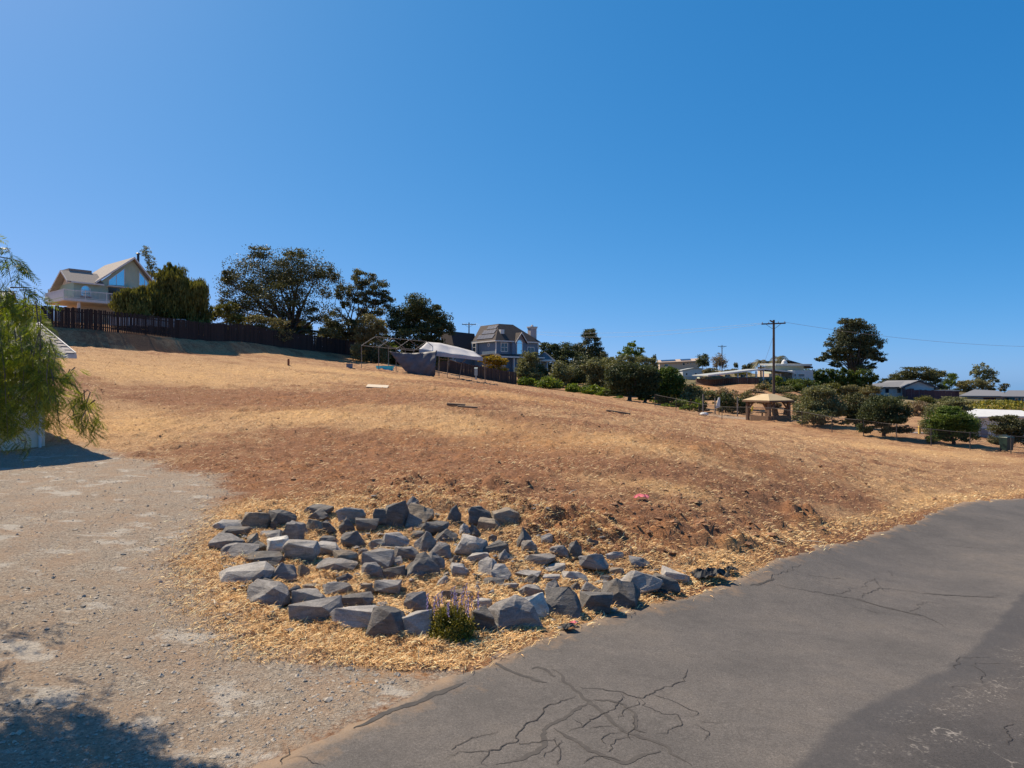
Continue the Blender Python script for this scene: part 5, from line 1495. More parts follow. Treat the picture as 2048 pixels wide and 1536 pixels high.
# white canopy at the right end: its own slumped shelter
b0 = fp(3.12, 0, eave(3)) + np.array([pL[0], pL[1], z00])
CN = empty('canopy_shelter', (b0[0], b0[1], gz(b0[0], b0[1])), 0, 'slumped white-roofed canopy shelter beside the bare carport frame', 'canopy')
def cpt(px, py, d): return pt(px, py, d) - np.array([b0[0], b0[1], gz(b0[0], b0[1])])
ridge = [cpt(854, 684, 58), cpt(880, 686, 58), cpt(915, 694, 58.2), cpt(948, 703, 58.4)]
nearE = [cpt(838, 698, 56.6), cpt(880, 705, 56.4), cpt(924, 711, 56.4), cpt(966, 715, 56.6)]
farE = [cpt(872, 693, 59.6), cpt(898, 696, 59.8), cpt(930, 702, 60), cpt(962, 711, 60)]
def grid_sheet(A, B, n=5, sag=.15):
    V = []
    k = 24
    for a in range(k + 1):
        s = a / k * 3; i = min(int(s), 2); f = s - i
        p = A[i] + (A[i + 1] - A[i]) * f; q = B[i] + (B[i + 1] - B[i]) * f
        for b in range(n + 1):
            t = b / n
            w = p + (q - p) * t; w = w + np.array([0, 0, -sag * math.sin(math.pi * t) * (1 - abs(math.cos(math.pi * s)) * .8)])
            V.append(w)
    idx = np.arange((k + 1) * (n + 1)).reshape(k + 1, n + 1)
    return np.array(V), np.stack([idx[:-1, :-1], idx[1:, :-1], idx[1:, 1:], idx[:-1, 1:]], -1).reshape(-1, 4)
V1, F1 = grid_sheet(ridge, nearE); V2, F2 = grid_sheet(farE, ridge)
o = link_mesh('roof_cloth', np_mesh('roof_cloth', np.concatenate([V1, V2]), np.concatenate([F1, F2 + len(V1)]), 4, smooth=True), MAT['canopy'], CN)
o.modifiers.new('thick', 'SOLIDIFY').thickness = .006
drop = [p + np.array([0, 0, -.28 - .05 * math.sin(i * 2.2)]) for i, p in enumerate(nearE)]
V3, F3 = grid_sheet(nearE, drop, 2, 0)
o = link_mesh('valance', np_mesh('valance', V3, F3, 4), MAT['canopy'], CN); o.modifiers.new('thick', 'SOLIDIFY').thickness = .006
for (a, b) in (((878, 706, 56.5), (876, 752, 56.5)), ((898, 697, 59.7), (894, 744, 59.8)), ((918, 750, 58.5), (923, 727, 58.5)), ((970, 716, 60), (970, 760, 60.5))):
    A_2 = cpt(*a); B_2 = cpt(*b)
    lo = A_2 if A_2[2] < B_2[2] else B_2; hi = B_2 if A_2[2] < B_2[2] else A_2
    lo = lo.copy(); lo[2] = gz(lo[0] + b0[0], lo[1] + b0[1]) - gz(b0[0], b0[1]) - .1
    MB().tube([lo, hi], .03, 8).build('leg', MAT['pipe'], CN)
MB().tube([cpt(923, 727, 58.5), cpt(934, 716, 58.2), cpt(948, 704, 58.5)], .03, 8).build('bent_hoop', MAT['pipe'], CN)
MB().tube([cpt(879, 717, 57), cpt(900, 720, 57.6), cpt(923, 727, 58.5)], .025, 8).build('purlin', MAT['pipe'], CN)
MB().tube([cpt(853, 685, 58.1), cpt(880, 687.5, 58.1), cpt(947, 704.5, 58.4)], .025, 8).build('ridge_pipe', MAT['pipe'], CN)

# ------------------------------------------------------------------ gazebo
dG = 62.0
gx = (1536 - 1024) / F * dG; zG = pt(1536, 840, dG)[2]
GZ = empty('gazebo', (gx, dG, zG), math.radians(28), 'tan-roofed timber gazebo with four posts and low wall', 'gazebo')
MAT['gzroof'] = varied('tan_gazebo_roof', (0.42, 0.31, 0.17), (0.50, 0.38, 0.22), 2, .8)
MAT['gzwood'] = varied('brown_timber', (0.13, 0.075, 0.045), (0.20, 0.12, 0.07), 4, .8, .2, 20, (4, 4, 1))
HW = 1.2; gh = 1.72; ov = .32
rfz = gh + .05; apz = rfz + .66
MB().add([(-HW - ov, -HW - ov, rfz), (HW + ov, -HW - ov, rfz), (HW + ov, HW + ov, rfz), (-HW - ov, HW + ov, rfz), (-.35, -.35, apz - .12), (.35, -.35, apz - .12), (.35, .35, apz - .12), (-.35, .35, apz - .12)],
         [(0, 1, 5, 4), (1, 2, 6, 5), (2, 3, 7, 6), (3, 0, 4, 7), (4, 5, 6, 7), (3, 2, 1, 0)]).build('roof', MAT['gzroof'], GZ)
MB().ring([(-HW - ov - .02, -HW - ov - .02, rfz - .16), (HW + ov + .02, -HW - ov - .02, rfz - .16), (HW + ov + .02, HW + ov + .02, rfz - .16), (-HW - ov - .02, HW + ov + .02, rfz - .16)],
          [(-HW - ov + .05, -HW - ov + .05, rfz - .16), (HW + ov - .05, -HW - ov + .05, rfz - .16), (HW + ov - .05, HW + ov - .05, rfz - .16), (-HW - ov + .05, HW + ov - .05, rfz - .16)], (0, 0, .155)).build('eave_beam', MAT['gzwood'], GZ)
for sx in (-1, 1):
    for sy in (-1, 1):
        x0, y0 = sx * HW, sy * HW
        MB().box(x0 - .12, x0 + .12, y0 - .12, y0 + .12, -.3, gh - .12).build('post', MAT['gzwood'], GZ)
        MB().bar((x0 - sx * .1, y0, gh - .75), (x0 - sx * .65, y0, gh - .16), .1).build('brace', MAT['gzwood'], GZ)
        MB().bar((x0, y0 - sy * .1, gh - .75), (x0, y0 - sy * .65, gh - .16), .1).build('brace', MAT['gzwood'], GZ)
MB().box(-HW - .1, HW + .1, -HW - .22, -HW - .125, -.3, .42).box(-HW - .22, -HW - .125, -HW - .1, HW * .6, -.3, .42).build('low_wall', MAT['gzwood'], GZ)
def outdoor_chair(px, py, rz, label):
    g = pt(px, py, 61.6)
    e = empty('patio_chair', (g[0], g[1], zG + .02), rz, label, 'chair', 'patio chairs in the gazebo')
    M_ = MAT['darkboard']
    MB().box(-.28, .28, -.28, .28, .34, .40).build('seat', M_, e)
    MB().prism([(-.28, .28, .42), (.28, .28, .42), (.24, .52, 1.05), (-.24, .52, 1.05)], (0, .05, .0)).build('backrest', M_, e)
    for a in (-.25, .25):
        MB().box(a - .03, a + .03, -.27, -.21, -.1, .339).build('leg', M_, e); MB().box(a - .03, a + .03, .2, .26, -.1, .339).build('leg', M_, e)
        MB().box(a - .05, a + .05, -.3, .34, .56, .6).build('armrest', M_, e)
    return e
outdoor_chair(1571, 838, -.6, 'brown patio chair by the right post of the gazebo')
outdoor_chair(1554, 838, 2.4, 'brown patio chair left of the other gazebo chair')
e = empty('patio_table', (pt(1526, 838, 62)[0], 62.2, zG), .4, 'low dark table in the middle of the gazebo', 'table')
MB().tube([(0, 0, .62), (0, 0, .67)], .55, 16).build('top', MAT['darkboard'], e); MB().tube([(0, 0, -.2), (0, 0, .62)], .06, 8).build('pedestal', MAT['darkboard'], e)
g = pt(1500, 816, 60.2)
e = MB().prism([(0, 0, 0), (.1, .02, .0), (.2, .03, .42), (.12, .0, .5), (.02, 0, .3)], (0, -.02, 0)).build('yellow_flag', varied('yellow_cloth', (.7, .5, .02), (.8, .6, .05)))
e.location = (g[0], g[1] - .3, g[2] - .3); tag(e, 'small yellow cloth hanging at the left gazebo post', 'flag')

# ------------------------------------------------------------------ utility poles and lines
MAT['pole'] = varied('creosote_pole', (0.05, 0.035, 0.03), (0.095, 0.065, 0.05), 3, .9, .2, 20, (6, 6, .5))
MAT['insul'] = varied('insulator', (0.2, 0.2, 0.22), (0.3, 0.3, 0.32), 3, .3)
def pole(px, top, d, label, arm=2.4, rz=0.0, r=.14, two=False):
    x = (px - 1024) / F * d; z = gz(x, d); zt = pt(px, top, d)[2] - z
    e = empty('utility_pole', (x, d, z), rz, label, 'utility pole')
    MB().tube([(0, 0, -.5), (0, 0, zt)], [r, r * .72], 10).build('shaft', MAT['pole'], e)
    MB().box(-arm / 2, arm / 2, -r - .1, -r + .02, zt - .5, zt - .36).build('crossarm', MAT['pole'], e)
    if two:
        MB().box(-r - .1, -r + .02, -arm / 2, arm / 2, zt - .22, zt - .1).build('crossarm', MAT['pole'], e)
    for k in (-.46, -.2, .2, .46):
        MB().tube([(arm * k, -r - .04, zt - .36), (arm * k, -r - .04, zt - .2)], [.05, .03], 6).build('insulator', MAT['insul'], e)
    for s_ in (-1, 1):
        MB().bar((0, -r - .04, zt - 1.1), (s_ * arm * .3, -r - .04, zt - .5), .04).build('arm_brace', MAT['pole'], e)
    return np.array([x, d, z + zt])
dp1 = 80.0
tp1 = pole(1547.5, 640, dp1, 'tall dark utility pole rising behind the gazebo', 2.6, math.radians(-28), .17, True)
tp2 = pole(938, 645, 150.0, 'utility pole with crossarm behind the blue-grey house', 3.0, 0, .16)
tp3 = pole(1444, 690, 215.0, 'small distant utility pole on the hill beyond the fence', 2.6, 0, .16)
MAT['wire'] = varied('aluminium_wire', (0.22, 0.23, 0.25), (0.28, 0.29, 0.31), 1, .6)
def wire(a, b, sag, label, r=.012):
    a = np.array(a); b = np.array(b)
    P = [a + (b - a) * t + np.array([0, 0, -sag * 4 * t * (1 - t)]) for t in np.linspace(0, 1, 25)]
    o = MB().tube([p - a for p in P], r, 4).build('power_line', MAT['wire']); o.location = a
    tag(o, label, 'power line', 'power lines strung between the poles')
wire(tp1 + (-1.1, .5, -.3), tp2 + (-1.3, 0, -.2), 1.6, 'upper pale power line from tall pole to pole behind house')
wire(tp1 + (-.5, .3, -.35), tp2 + (1.2, 0, -.2), 2.2, 'lower pale power line from tall pole to pole behind house')
E1 = pt(2120, 694, 96)
wire(tp1 + (1.1, -.5, -.3), E1, .7, 'power line running from the tall pole to the right border', .014)
wire(tp1 + (0, 0, -1.6), pt(1527, 728, 92), .2, 'thin guy wire slanting down left of the tall pole', .012)

# ------------------------------------------------------------------ chain-link fence on the right
MAT['chain'] = varied('dark_chain_metal', (0.06, 0.055, 0.05), (0.10, 0.09, 0.085), 8, .6, metallic=.3)
CF = [(1310, 70.5), (1352, 68.6), (1398, 66.2), (1444, 64), (1494, 61.5), (1548, 58.8), (1604, 56.3), (1664, 53.8), (1727, 51.6), (1793, 49.8), (1862, 48.4), (1940, 47.2), (2022, 46.4), (2110, 46)]
def chainlink():
    P = [np.array([*xy(a, d), 0]) for a, d in CF]
    for p in P: p[2] = gz(p[0], p[1])
    o0 = P[3].copy()
    e = empty('chain_link_fence', o0, 0, 'low chain-link fence with thin posts along the right of the field', 'fence')
    h = 1.2
    for p in P:
        q = p - o0
        MB().tube([q + (0, 0, -.2), q + (0, 0, h + .06)], .03, 8).build('post', MAT['chain'], e)
    for a, b in zip(P[:-1], P[1:]):
        MB().tube([a - o0 + (0, 0, h), (a + b) / 2 - o0 + (0, 0, h - .02), b - o0 + (0, 0, h)], .02, 6).build('top_rail', MAT['chain'], e)
    V = []; Fq = []
    for a, b in zip(P[:-1], P[1:]):
        L = np.linalg.norm(b - a); n = int(L / .14)
        dirv = (b - a) / L
        for k in range(-int(h / .14), n):
            for sg in (0, 1):
                s0 = k * .14; s1 = s0 + h
                c0 = max(s0, 0); c1 = min(s1, L)
                if c1 - c0 < .02: continue
                h0, h1 = c0 - s0, c1 - s0
                if sg: h0, h1 = h - h0, h - h1
                A = a + dirv * c0 + (0, 0, h0) - o0; B = a + dirv * c1 + (0, 0, h1) - o0
                w = np.array([0, 0, .004]); i = len(V)
                V += [A - w, B - w, B + w, A + w]; Fq.append((i, i + 1, i + 2, i + 3))
    o = link_mesh('wire_mesh', np_mesh('wire_mesh', np.array(V), np.array(Fq), 4), MAT['chain'], e)
    o['kind'] = 'stuff'
chainlink()
# garden stakes and a white basin in the plot behind it
for i, (a, b, c, lab) in enumerate([(1406, 828, 788, 'leftmost tall pale garden stake behind the chain-link fence'), (1430, 832, 796, 'second thin garden stake behind the chain-link fence'), (1475, 832, 794, 'garden stake left of the gazebo')]):
    d = 70.0; g = pt(a, b, d); z = gz(g[0], d)
    o = MB().box(-.05, .05, -.05, .05, -.4, pt(a, c, d)[2] - z).build('garden_stake', MAT['pipe']); o.location = (g[0], d, z); tag(o, lab, 'stake')
g = pt(1438, 830, 70); z = gz(g[0], 70)
e = empty('draped_stake', (g[0], 70, z), 0, 'garden stake draped with a pale cloth beside the shrubs', 'stake')
zz = pt(1438, 795, 70)[2] - z
MB().box(-.04, .04, -.04, .04, -.4, zz).build('stake', MAT['darkboard'], e)
MB().add([(-.05, -.06, zz), (.1, -.06, zz), (.12, .06, zz), (-.06, .06, zz), (-.38, -.12, zz - 1.1), (.05, -.14, zz - .95), (.05, .12, zz - 1.0), (-.36, .1, zz - 1.15)], [(0, 1, 2, 3), (4, 7, 6, 5), (0, 4, 5, 1), (1, 5, 6, 2), (2, 6, 7, 3), (3, 7, 4, 0)]).build('cloth', MAT['white'], e)
g = pt(1408, 828, 67.5); z = gz(g[0], 67.5)
m = MB(); n = 14; prof = [(.0, .22), (.2, .21), (.34, .16), (.40, .08), (.41, 0), (.38, -.02)]
vs = [(a * math.cos(2 * math.pi * k / n), a * math.sin(2 * math.pi * k / n), h + .1) for a, h in prof for k in range(n)]
fs = [(i * n + k, i * n + (k + 1) % n, (i + 1) * n + (k + 1) % n, (i + 1) * n + k) for i in range(len(prof) - 1) for k in range(n)] + [tuple((len(prof) - 1) * n + k for k in range(n))]
o = m.add(vs, fs).build('upturned_basin', MAT['white']); o.location = (g[0], 67.5, z); tag(o, 'white upturned basin beside the garden plot', 'basin')

# ------------------------------------------------------------------ wheeled bin at the right end of the fence
MAT['bin'] = varied('dark_green_plastic', (0.012, 0.030, 0.024), (0.02, 0.045, 0.035), 3, .5)
dB = 47.6; g = pt(2013, 901, dB)
W = empty('wheeled_bin', (g[0], dB, gz(g[0], dB)), .2, 'dark green wheeled bin by the chain-link fence at the right border', 'bin')
MB().add([(-.24, -.26, .1), (.24, -.26, .1), (.24, .26, .1), (-.24, .26, .1), (-.30, -.33, .95), (.30, -.33, .95), (.30, .33, .95), (-.30, .33, .95)], [(3, 2, 1, 0), (4, 5, 6, 7), (0, 1, 5, 4), (1, 2, 6, 5), (2, 3, 7, 6), (3, 0, 4, 7)]).build('body', MAT['bin'], W)
MB().add([(-.32, -.36, .955), (.32, -.36, .955), (.32, .36, .955), (-.32, .36, .955), (-.26, -.3, 1.02), (.26, -.3, 1.02), (.28, .3, 1.12), (-.28, .3, 1.12)], [(3, 2, 1, 0), (4, 5, 6, 7), (0, 1, 5, 4), (1, 2, 6, 5), (2, 3, 7, 6), (3, 0, 4, 7)]).build('lid', MAT['bin'], W)
MB().tube([(-.25, .42, .98), (.25, .42, .98)], .025, 8).build('handle', MAT['bin'], W)
for s_ in (-1, 1):
    MB().tube([(s_ * .25, .28, .11), (s_ * .31, .28, .11)], .13, 12).build('wheel', MAT['darkmetal'], W)
# ------------------------------------------------------------------ long house with carport on the right-hand hill
def p5(a, b): return (1300 + a / 4.876, 620 + b / 4.876)
def p6(a, b): return (1640 + a / 5.02, 620 + b / 5.02)
d0 = 108.0
o_ = pt(*p5(1075, 700), d0); zg = gz(o_[0], d0)
fr = Frame((o_[0], d0, zg), 0)
H = empty('long_ranch_house', (o_[0], d0, zg), 0, 'long low pale house with open carport on the right hillside', 'house')
rw = fr.on_v(*p5(1075, 575), 0)[1]
uA = fr.on_v(*p5(545, 640), -4)[0]; wA_ = fr.on_v(*p5(545, 640), -4)[1]
uB = fr.on_v(*p5(1385, 612), 0)[0]; wB_ = fr.on_v(*p5(1385, 605), 0)[1]
MB().slab([(uA, -5, wA_ + .05), (0, -2, rw), (0, 6, rw + .12), (uA, 4, wA_ + .2)], .13).build('left_roof', MAT['roofpale'], H)
MB().slab([(.01, -2, rw), (uB, -1.2, wB_), (uB, 6, wB_ + .15), (.01, 6, rw + .12)], .13).build('right_roof', MAT['roofpale'], H)
MB().bar((uA, -5.05, wA_ - .02), (0, -2.05, rw - .05), .06, .22).bar((0, -2.05, rw - .05), (uB, -1.25, wB_ - .05), .06, .22).build('fascia', MAT['trim'], H)
MB().box(uA + 1.2, uB - .4, 1.2, 5.5, -.6, min(wA_, wB_) - .12).build('wall', MAT['palegreen'], H)
for k, a in enumerate((855, 945, 1040, 1105)):
    v_ = -2.2 - (1075 - a) / 1075 * 4 if a < 1075 else -1.9
    u_ = fr.on_v(*p5(a, 620), v_)[0]
    if a < 1075: v_ = -2.0 + (u_ / uA) * -3 + .35
    MB().box(u_ - .09, u_ + .09, v_ - .09, v_ + .09, -.8, rw + (wA_ - rw) * max(0, u_ / uA) - .24 if u_ < 0 else rw - .3).build('carport_post', MAT['white'], H)
for a, b in ((730, 780), (880, 925)):
    u0, w0 = fr.on_v(*p5(a, 662), 1.2); u1, w1 = fr.on_v(*p5(b, 630), 1.2)
    window(H, rect(u0, u1, w0, w1), 'v', 1.2, MAT['trim'], MAT['glass'], .09)
# raised part with dome skylight, and white block at right
u0, w0 = fr.on_v(*p5(1225, 560), 4); u1, w1 = fr.on_v(*p5(1500, 522), 4)
MB().box(u0, u1, 4, 9, rw - .6, w1 - .3).build('upper_wall', MAT['palegreen'], H)
MB().slab([(u0 - .4, 3, w0 + .5), (u1 + .9, 3, w1 - .1), (u1 + .9, 10, w1 + .1), (u0 - .4, 10, w0 + .8)], .3).build('upper_roof', MAT['roofpale'], H)
ud, wd = fr.on_v(*p5(1310, 525), 5)
MB().tube([(ud, 5, wd - 1.0), (ud, 5, wd), (ud, 5, wd + .45), (ud, 5, wd + .7)], [.5, .5, .36, .1], 12).build('skylight_dome', MAT['white'], H)
u0, w0 = fr.on_v(*p5(1388, 668), -.5); u1, w1 = fr.on_v(*p5(1590, 588), -.5)
wb = MB().box(u0, u1, -.5, 4, -1.2, w1).build('white_block', MAT['whitewall'], H)
for a, b in ((1400, 1430), (1440, 1510)):
    q0 = fr.on_v(*p5(a, 655), -.5); q1 = fr.on_v(*p5(b, 620), -.5)
    window(H, rect(q0[0], q1[0], q0[1], q1[1]), 'v', -.5, MAT['trim'], MAT['glass'], .08)
# dark low-pitched roof behind
d0 = 150.0
o_ = pt(*p5(1340, 560), d0); zg = gz(o_[0], d0)
fr = Frame((o_[0], d0, zg), 0)
e = empty('hilltop_house', (o_[0], d0, zg), 0, 'dark-roofed house peeking over the long pale house', 'house')
a = fr.on_v(*p5(1115, 500), 0); b = fr.on_v(*p5(1340, 490), 0); c = fr.on_v(*p5(1570, 555), 0)
MB().slab([(a[0], -1, a[1]), (b[0], -1, b[1]), (b[0], 8, b[1]), (a[0], 8, a[1])], .35).slab([(b[0] + .01, -1, b[1]), (c[0], -1, c[1]), (c[0], 8, c[1]), (b[0] + .01, 8, b[1])], .35).build('roof', MAT['shingle_d'], e)
MB().box(a[0] + 1, c[0] - 3, 0, 7, -1, c[1] + .2).build('wall', MAT['tan'], e)

# brown board fence below it, on the bank
board_fence([xy(1392, 112), xy(1420, 106), xy(1470, 103.5), xy(1520, 102)], MAT['fence2'], 'reddish brown board fence on the bank below the long house', .3, .02, 1.0, 300, 5)

# ------------------------------------------------------------------ tan houses on the skyline
d0 = 230.0
o_ = pt(*p5(95, 565), d0); fr = Frame((o_[0], d0, gz(o_[0], d0)), -8)
H = empty('tan_row_house', fr.o, fr.t, 'long tan house with tiled roof and dark solar panels on the skyline', 'house')
u1 = fr.on_v(*p5(480, 560), 0)[0]; ew = fr.on_v(*p5(250, 510), 0)[1]; rwz = fr.on_v(*p5(280, 482), 3)[1]
MB().box(0, u1, 0, 8, -2, ew).build('wall', MAT['tan'], H)
MB().slab([(-.6, -.7, ew - .05), (u1 + .5, -.7, ew + .5), (u1 + .5, 4, rwz + .4), (-.6, 4, rwz - .2)], .3).slab([(-.6, 4.01, rwz - .2), (u1 + .5, 4.01, rwz + .4), (u1 + .5, 8.7, ew), (-.6, 8.7, ew)], .3).build('roof', MAT['tantile'], H)
for (a, b) in ((110, 250), (300, 400)):
    ua = fr.on_v(*p5(a, 495), 1)[0]; ub = fr.on_v(*p5(b, 490), 1)[0]; t = .3
    f_ = lambda u, k: (u, -.7 + 4.7 * k, (ew - .05 + .55 * u / u1) + (rwz - ew - .1) * k + .1)
    MB().slab([f_(ua, .25), f_(ub, .25), f_(ub, .85), f_(ua, .85)], .06).build('solar_panel', MAT['solar'], H)
for a, b, y0, y1 in ((140, 180, 525, 550), (315, 342, 515, 540), (360, 378, 515, 530), (390, 405, 512, 530), (420, 440, 512, 525)):
    q0 = fr.on_v(*p5(a, y1), 0); q1 = fr.on_v(*p5(b, y0), 0)
    window(H, rect(q0[0], q1[0], q0[1], q1[1]), 'v', 0, MAT['trim'], MAT['glass'], .1)
d0 = 195.0
o_ = pt(*p5(318, 675), d0); fr = Frame((o_[0], d0, gz(o_[0], d0)), 0)
H = empty('white_outbuilding', fr.o, 0, 'white outbuilding with two small windows below the tan house', 'outbuilding')
u1 = fr.on_v(*p5(512, 660), 0)[0]; w0 = fr.on_v(*p5(318, 590), 0)[1]; w1 = fr.on_v(*p5(430, 568), 0)[1]
MB().prism([(0, 0, -3), (u1, 0, -3), (u1, 0, w1 - .15), (u1 * .55, 0, w1), (0, 0, w0)], (0, 6, 0)).build('wall', MAT['whitewall'], H)
MB().slab([(-.3, -.4, w0 + .1), (u1 * .55, -.4, w1 + .13), (u1 * .55, 6.4, w1 + .13), (-.3, 6.4, w0 + .1)], .12).slab([(u1 * .55 + .01, -.4, w1 + .13), (u1 + .3, -.4, w1 - .02), (u1 + .3, 6.4, w1 - .02), (u1 * .55 + .01, 6.4, w1 + .13)], .12).build('roof', MAT['roofpale'], H)
MB().box(-.1, u1 + .1, -.25, -.01, -3, fr.on_v(*p5(400, 648), 0)[1]).build('base_wall', MAT['pinkstucco'], H)
for a, b in ((345, 368), (434, 460)):
    q0 = fr.on_v(*p5(a, 638), 0); q1 = fr.on_v(*p5(b, 612), 0)
    window(H, rect(q0[0], q1[0], q0[1], q1[1]), 'v', 0, MAT['trim'], MAT['glass'], .1)
MB().slab([(u1 + .2, -1, w1 - 1.0), (u1 + 5.5, -1, w1 - 2.2), (u1 + 5.5, 6, w1 - .9), (u1 + .2, 6, w1 - .2)], .2).build('red_tile_roof', MAT['claytile'], H)
MB().box(u1 + .35, u1 + 5.2, -.5, 5.5, -3, w1 - 2.5).build('side_wall', MAT['tan'], H)

# ------------------------------------------------------------------ white house at right
d0 = 150.0
o_ = pt(*p6(855, 900), d0); fr = Frame((o_[0], d0, gz(o_[0], d0)), -8)
H = empty('white_gable_house', fr.o, fr.t, 'white house with grey gable roof behind the round trees at right', 'house')
u1 = fr.on_v(*p6(1145, 780), 0)[0]; ew = fr.on_v(*p6(855, 768), 0)[1]; ewr = fr.on_v(*p6(1145, 775), 0)[1]
au, aw = fr.on_v(*p6(985, 705), 0)
vL = 17.0
MB().box(0, u1, 0, vL, -1.5, ew).build('wall', MAT['whitewall'], H)
MB().prism([(.02, .003, ew - .01), (u1 - .02, .003, ew - .01), (au, .003, aw - .25)], (0, vL, 0)).build('gable_wall', MAT['whitewall'], H)
# the long left wing reaches to the left along -u
uw = fr.on_v(*p6(290, 790), 3)[0]
MB().box(uw, -.003, 2.2, 9, -1.5, ew - .1).build('wing_wall', MAT['whitewall'], H)
roof = MB().slab([(au, -.6, aw), (au, vL, aw), (-.6, vL, ew - .1), (-.6, -.6, ew - .1)], .22).slab([(au + .01, -.6, aw), (u1 + .6, -.6, ewr - .1), (u1 + .6, vL, ewr - .1), (au + .01, vL, aw)], .22).build('roof', MAT['roofgrey'], H)
MB().slab([(uw - .4, 1.6, ew - .35), (-.2, 1.6, ew - .1), (au - .2, 6, aw - .12), (uw - .4, 6, aw - 1.3)], .2).build('wing_roof', MAT['roofgrey'], H)
MB().bar((uw - .4, 1.55, ew - .42), (-.2, 1.55, ew - .17), .05, .2).bar((-.6, -.63, ew - .16), (au, -.63, aw - .06), .05, .24).bar((au, -.63, aw - .06), (u1 + .6, -.63, ewr - .16), .05, .24).build('fascia', MAT['darkmetal'], H)
q0 = fr.on_v(*p6(895, 880), 0); q1 = fr.on_v(*p6(940, 788), 0)
window(H, rect(q0[0], q1[0], q0[1] - .4, q1[1]), 'v', 0, MAT['darkmetal'], MAT['whitewall'], .18, name='door_frame')
for a, b in ((540, 562), (655, 690), (775, 808)):
    q0 = fr.on_v(*p6(a, 832), 2.2); q1 = fr.on_v(*p6(b, 788), 2.2)
    window(H, rect(q0[0], q1[0], q0[1], q1[1]), 'v', 2.2, MAT['darkmetal'], MAT['glass'], .12)
fence_d = 147.0
board_fence([xy(1805, fence_d + 3), xy(1812, fence_d - 1), xy(1868, fence_d - 1), xy(1918, fence_d + 1)], MAT['maroon'], 'dark maroon deck screen before the white gable house', .5, .02, 2.1, 60, 7, 'deck_screen', 2.2)
a = pt(1850, 782, 148.0)
e = empty('patio_cover', (a[0], 148.0, gz(a[0], 148)), -.1, 'flat pale patio cover at the right end of the white house', 'patio cover')
zt = a[2] - gz(a[0], 148)
MB().box(0, 7, 0, 4, zt, zt + .2).build('roof', MAT['roofpale'], e)
for u_ in (.2, 3.5, 6.8): MB().box(u_ - .08, u_ + .08, .1, .26, -.5, zt - .003).build('post', MAT['maroon'], e)

# ------------------------------------------------------------------ blue house at the right border
d0 = 158.0
o_ = pt(*p6(1540, 940), d0); fr = Frame((o_[0], d0, gz(o_[0], d0)), -10)
H = empty('navy_house', fr.o, fr.t, 'low grey-roofed house with teal walls at the right border', 'house')
def uw_(a, b, v=0): return fr.on_v(*p6(a, b), v)
e0 = uw_(1400, 860); e1 = uw_(2060, 870); r0 = uw_(1560, 797, 4); r1 = uw_(1900, 815, 4)
MB().box(e0[0] + .5, e1[0] + 6, 0, 9, -2, e1[1]).build('wall', MAT['pinkstucco'], H)
MB().slab([(e0[0] - .5, -.8, e0[1]), (uw_(1900, 865)[0], -.8, e1[1] + .15), (uw_(1800, 830, 4)[0], 4.5, r0[1] - .3), (r0[0], 4.5, r0[1])], .25).build('left_roof', MAT['roofgrey'], H)
MB().slab([(uw_(1780, 850)[0], -1.6, e1[1] + .1), (e1[0] + 6.5, -1.6, e1[1]), (e1[0] + 4, 4.5, r1[1] + .2), (r1[0], 4.5, r1[1] + .2)], .25).build('right_roof', MAT['roofgrey'], H)
q0 = uw_(1895, 950, -.9); MB().box(q0[0], e1[0] + 6, -.9, -.005, -2, e1[1] - .05).build('teal_wall', MAT['teal'], H)
q0 = uw_(1640, 915); q1 = uw_(1765, 880)
MB().box(q0[0], q1[0], -.06, -.004, q0[1], q1[1]).build('garage_door', MAT['maroon'], H)
for a, b, v in ((1805, 1835, 0), (1955, 1990, -.9), (2015, 2045, -.9)):
    q0 = uw_(a, 925, v); q1 = uw_(b, 882, v)
    window(H, rect(q0[0], q1[0], q0[1], q1[1]), 'v', v, MAT['trim'], MAT['glass'], .12)

# ------------------------------------------------------------------ white shed behind the trees at the right border
d0 = 72.0
o_ = pt(*p6(1560, 1330), d0); fr = Frame((o_[0], d0, gz(o_[0], d0)), -6)
H = empty('white_shed', fr.o, fr.t, 'long white shed partly hidden by the round trees at right border', 'shed')
w0 = fr.on_v(*p6(1560, 1070), 0)[1]; u1 = fr.on_v(*p6(2140, 1060), 0)[0]; w1 = fr.on_v(*p6(1950, 1010), 1.5)[1]
MB().box(0, u1, 0, 5, -.6, w0 - .1).build('wall', MAT['whitewall'], H)
MB().slab([(-.3, -.4, w0), (u1 + .3, -.4, w0 + .1), (u1 + .3, 2.5, w1), (-.3, 2.5, w0 + .75)], .15).slab([(-.3, 2.51, w0 + .75), (u1 + .3, 2.51, w1), (u1 + .3, 5.4, w0), (-.3, 5.4, w0)], .15).build('roof', MAT['white'], H)
q0 = fr.on_v(*p6(1610, 1330), 0); q1 = fr.on_v(*p6(1685, 1190), 0)
MB().box(q0[0], q1[0], -.06, -.004, -.2, q1[1]).build('door', MAT['greybox'], H)
MB().box(q1[0] + .12, q1[0] + .3, -.08, -.004, -.2, q1[1] + .1).build('door_post', MAT['white'], H)
# small yellow post and low white slab between the trees
g = pt(1839, 858, 62); z = gz(g[0], 62)
o = MB().box(-.09, .09, -.09, .09, -.2, .75).build('yellow_post', varied('yellow_paint', (.55, .36, .08), (.65, .45, .12))); o.location = (g[0], 62, z); tag(o, 'small yellow post between the round trees at right', 'post')
g = pt(1828, 857, 64); z = gz(g[0], 64)
o = MB().box(-1.6, 1.6, -.3, .3, -.3, .14).build('concrete_kerb', MAT['fascia']); o.location = (g[0], 64, z); o.rotation_euler = (0, 0, -.3); tag(o, 'pale concrete kerb behind the trees at right', 'kerb')
g = pt(1700, 766, 100); z = gz(g[0], 100)
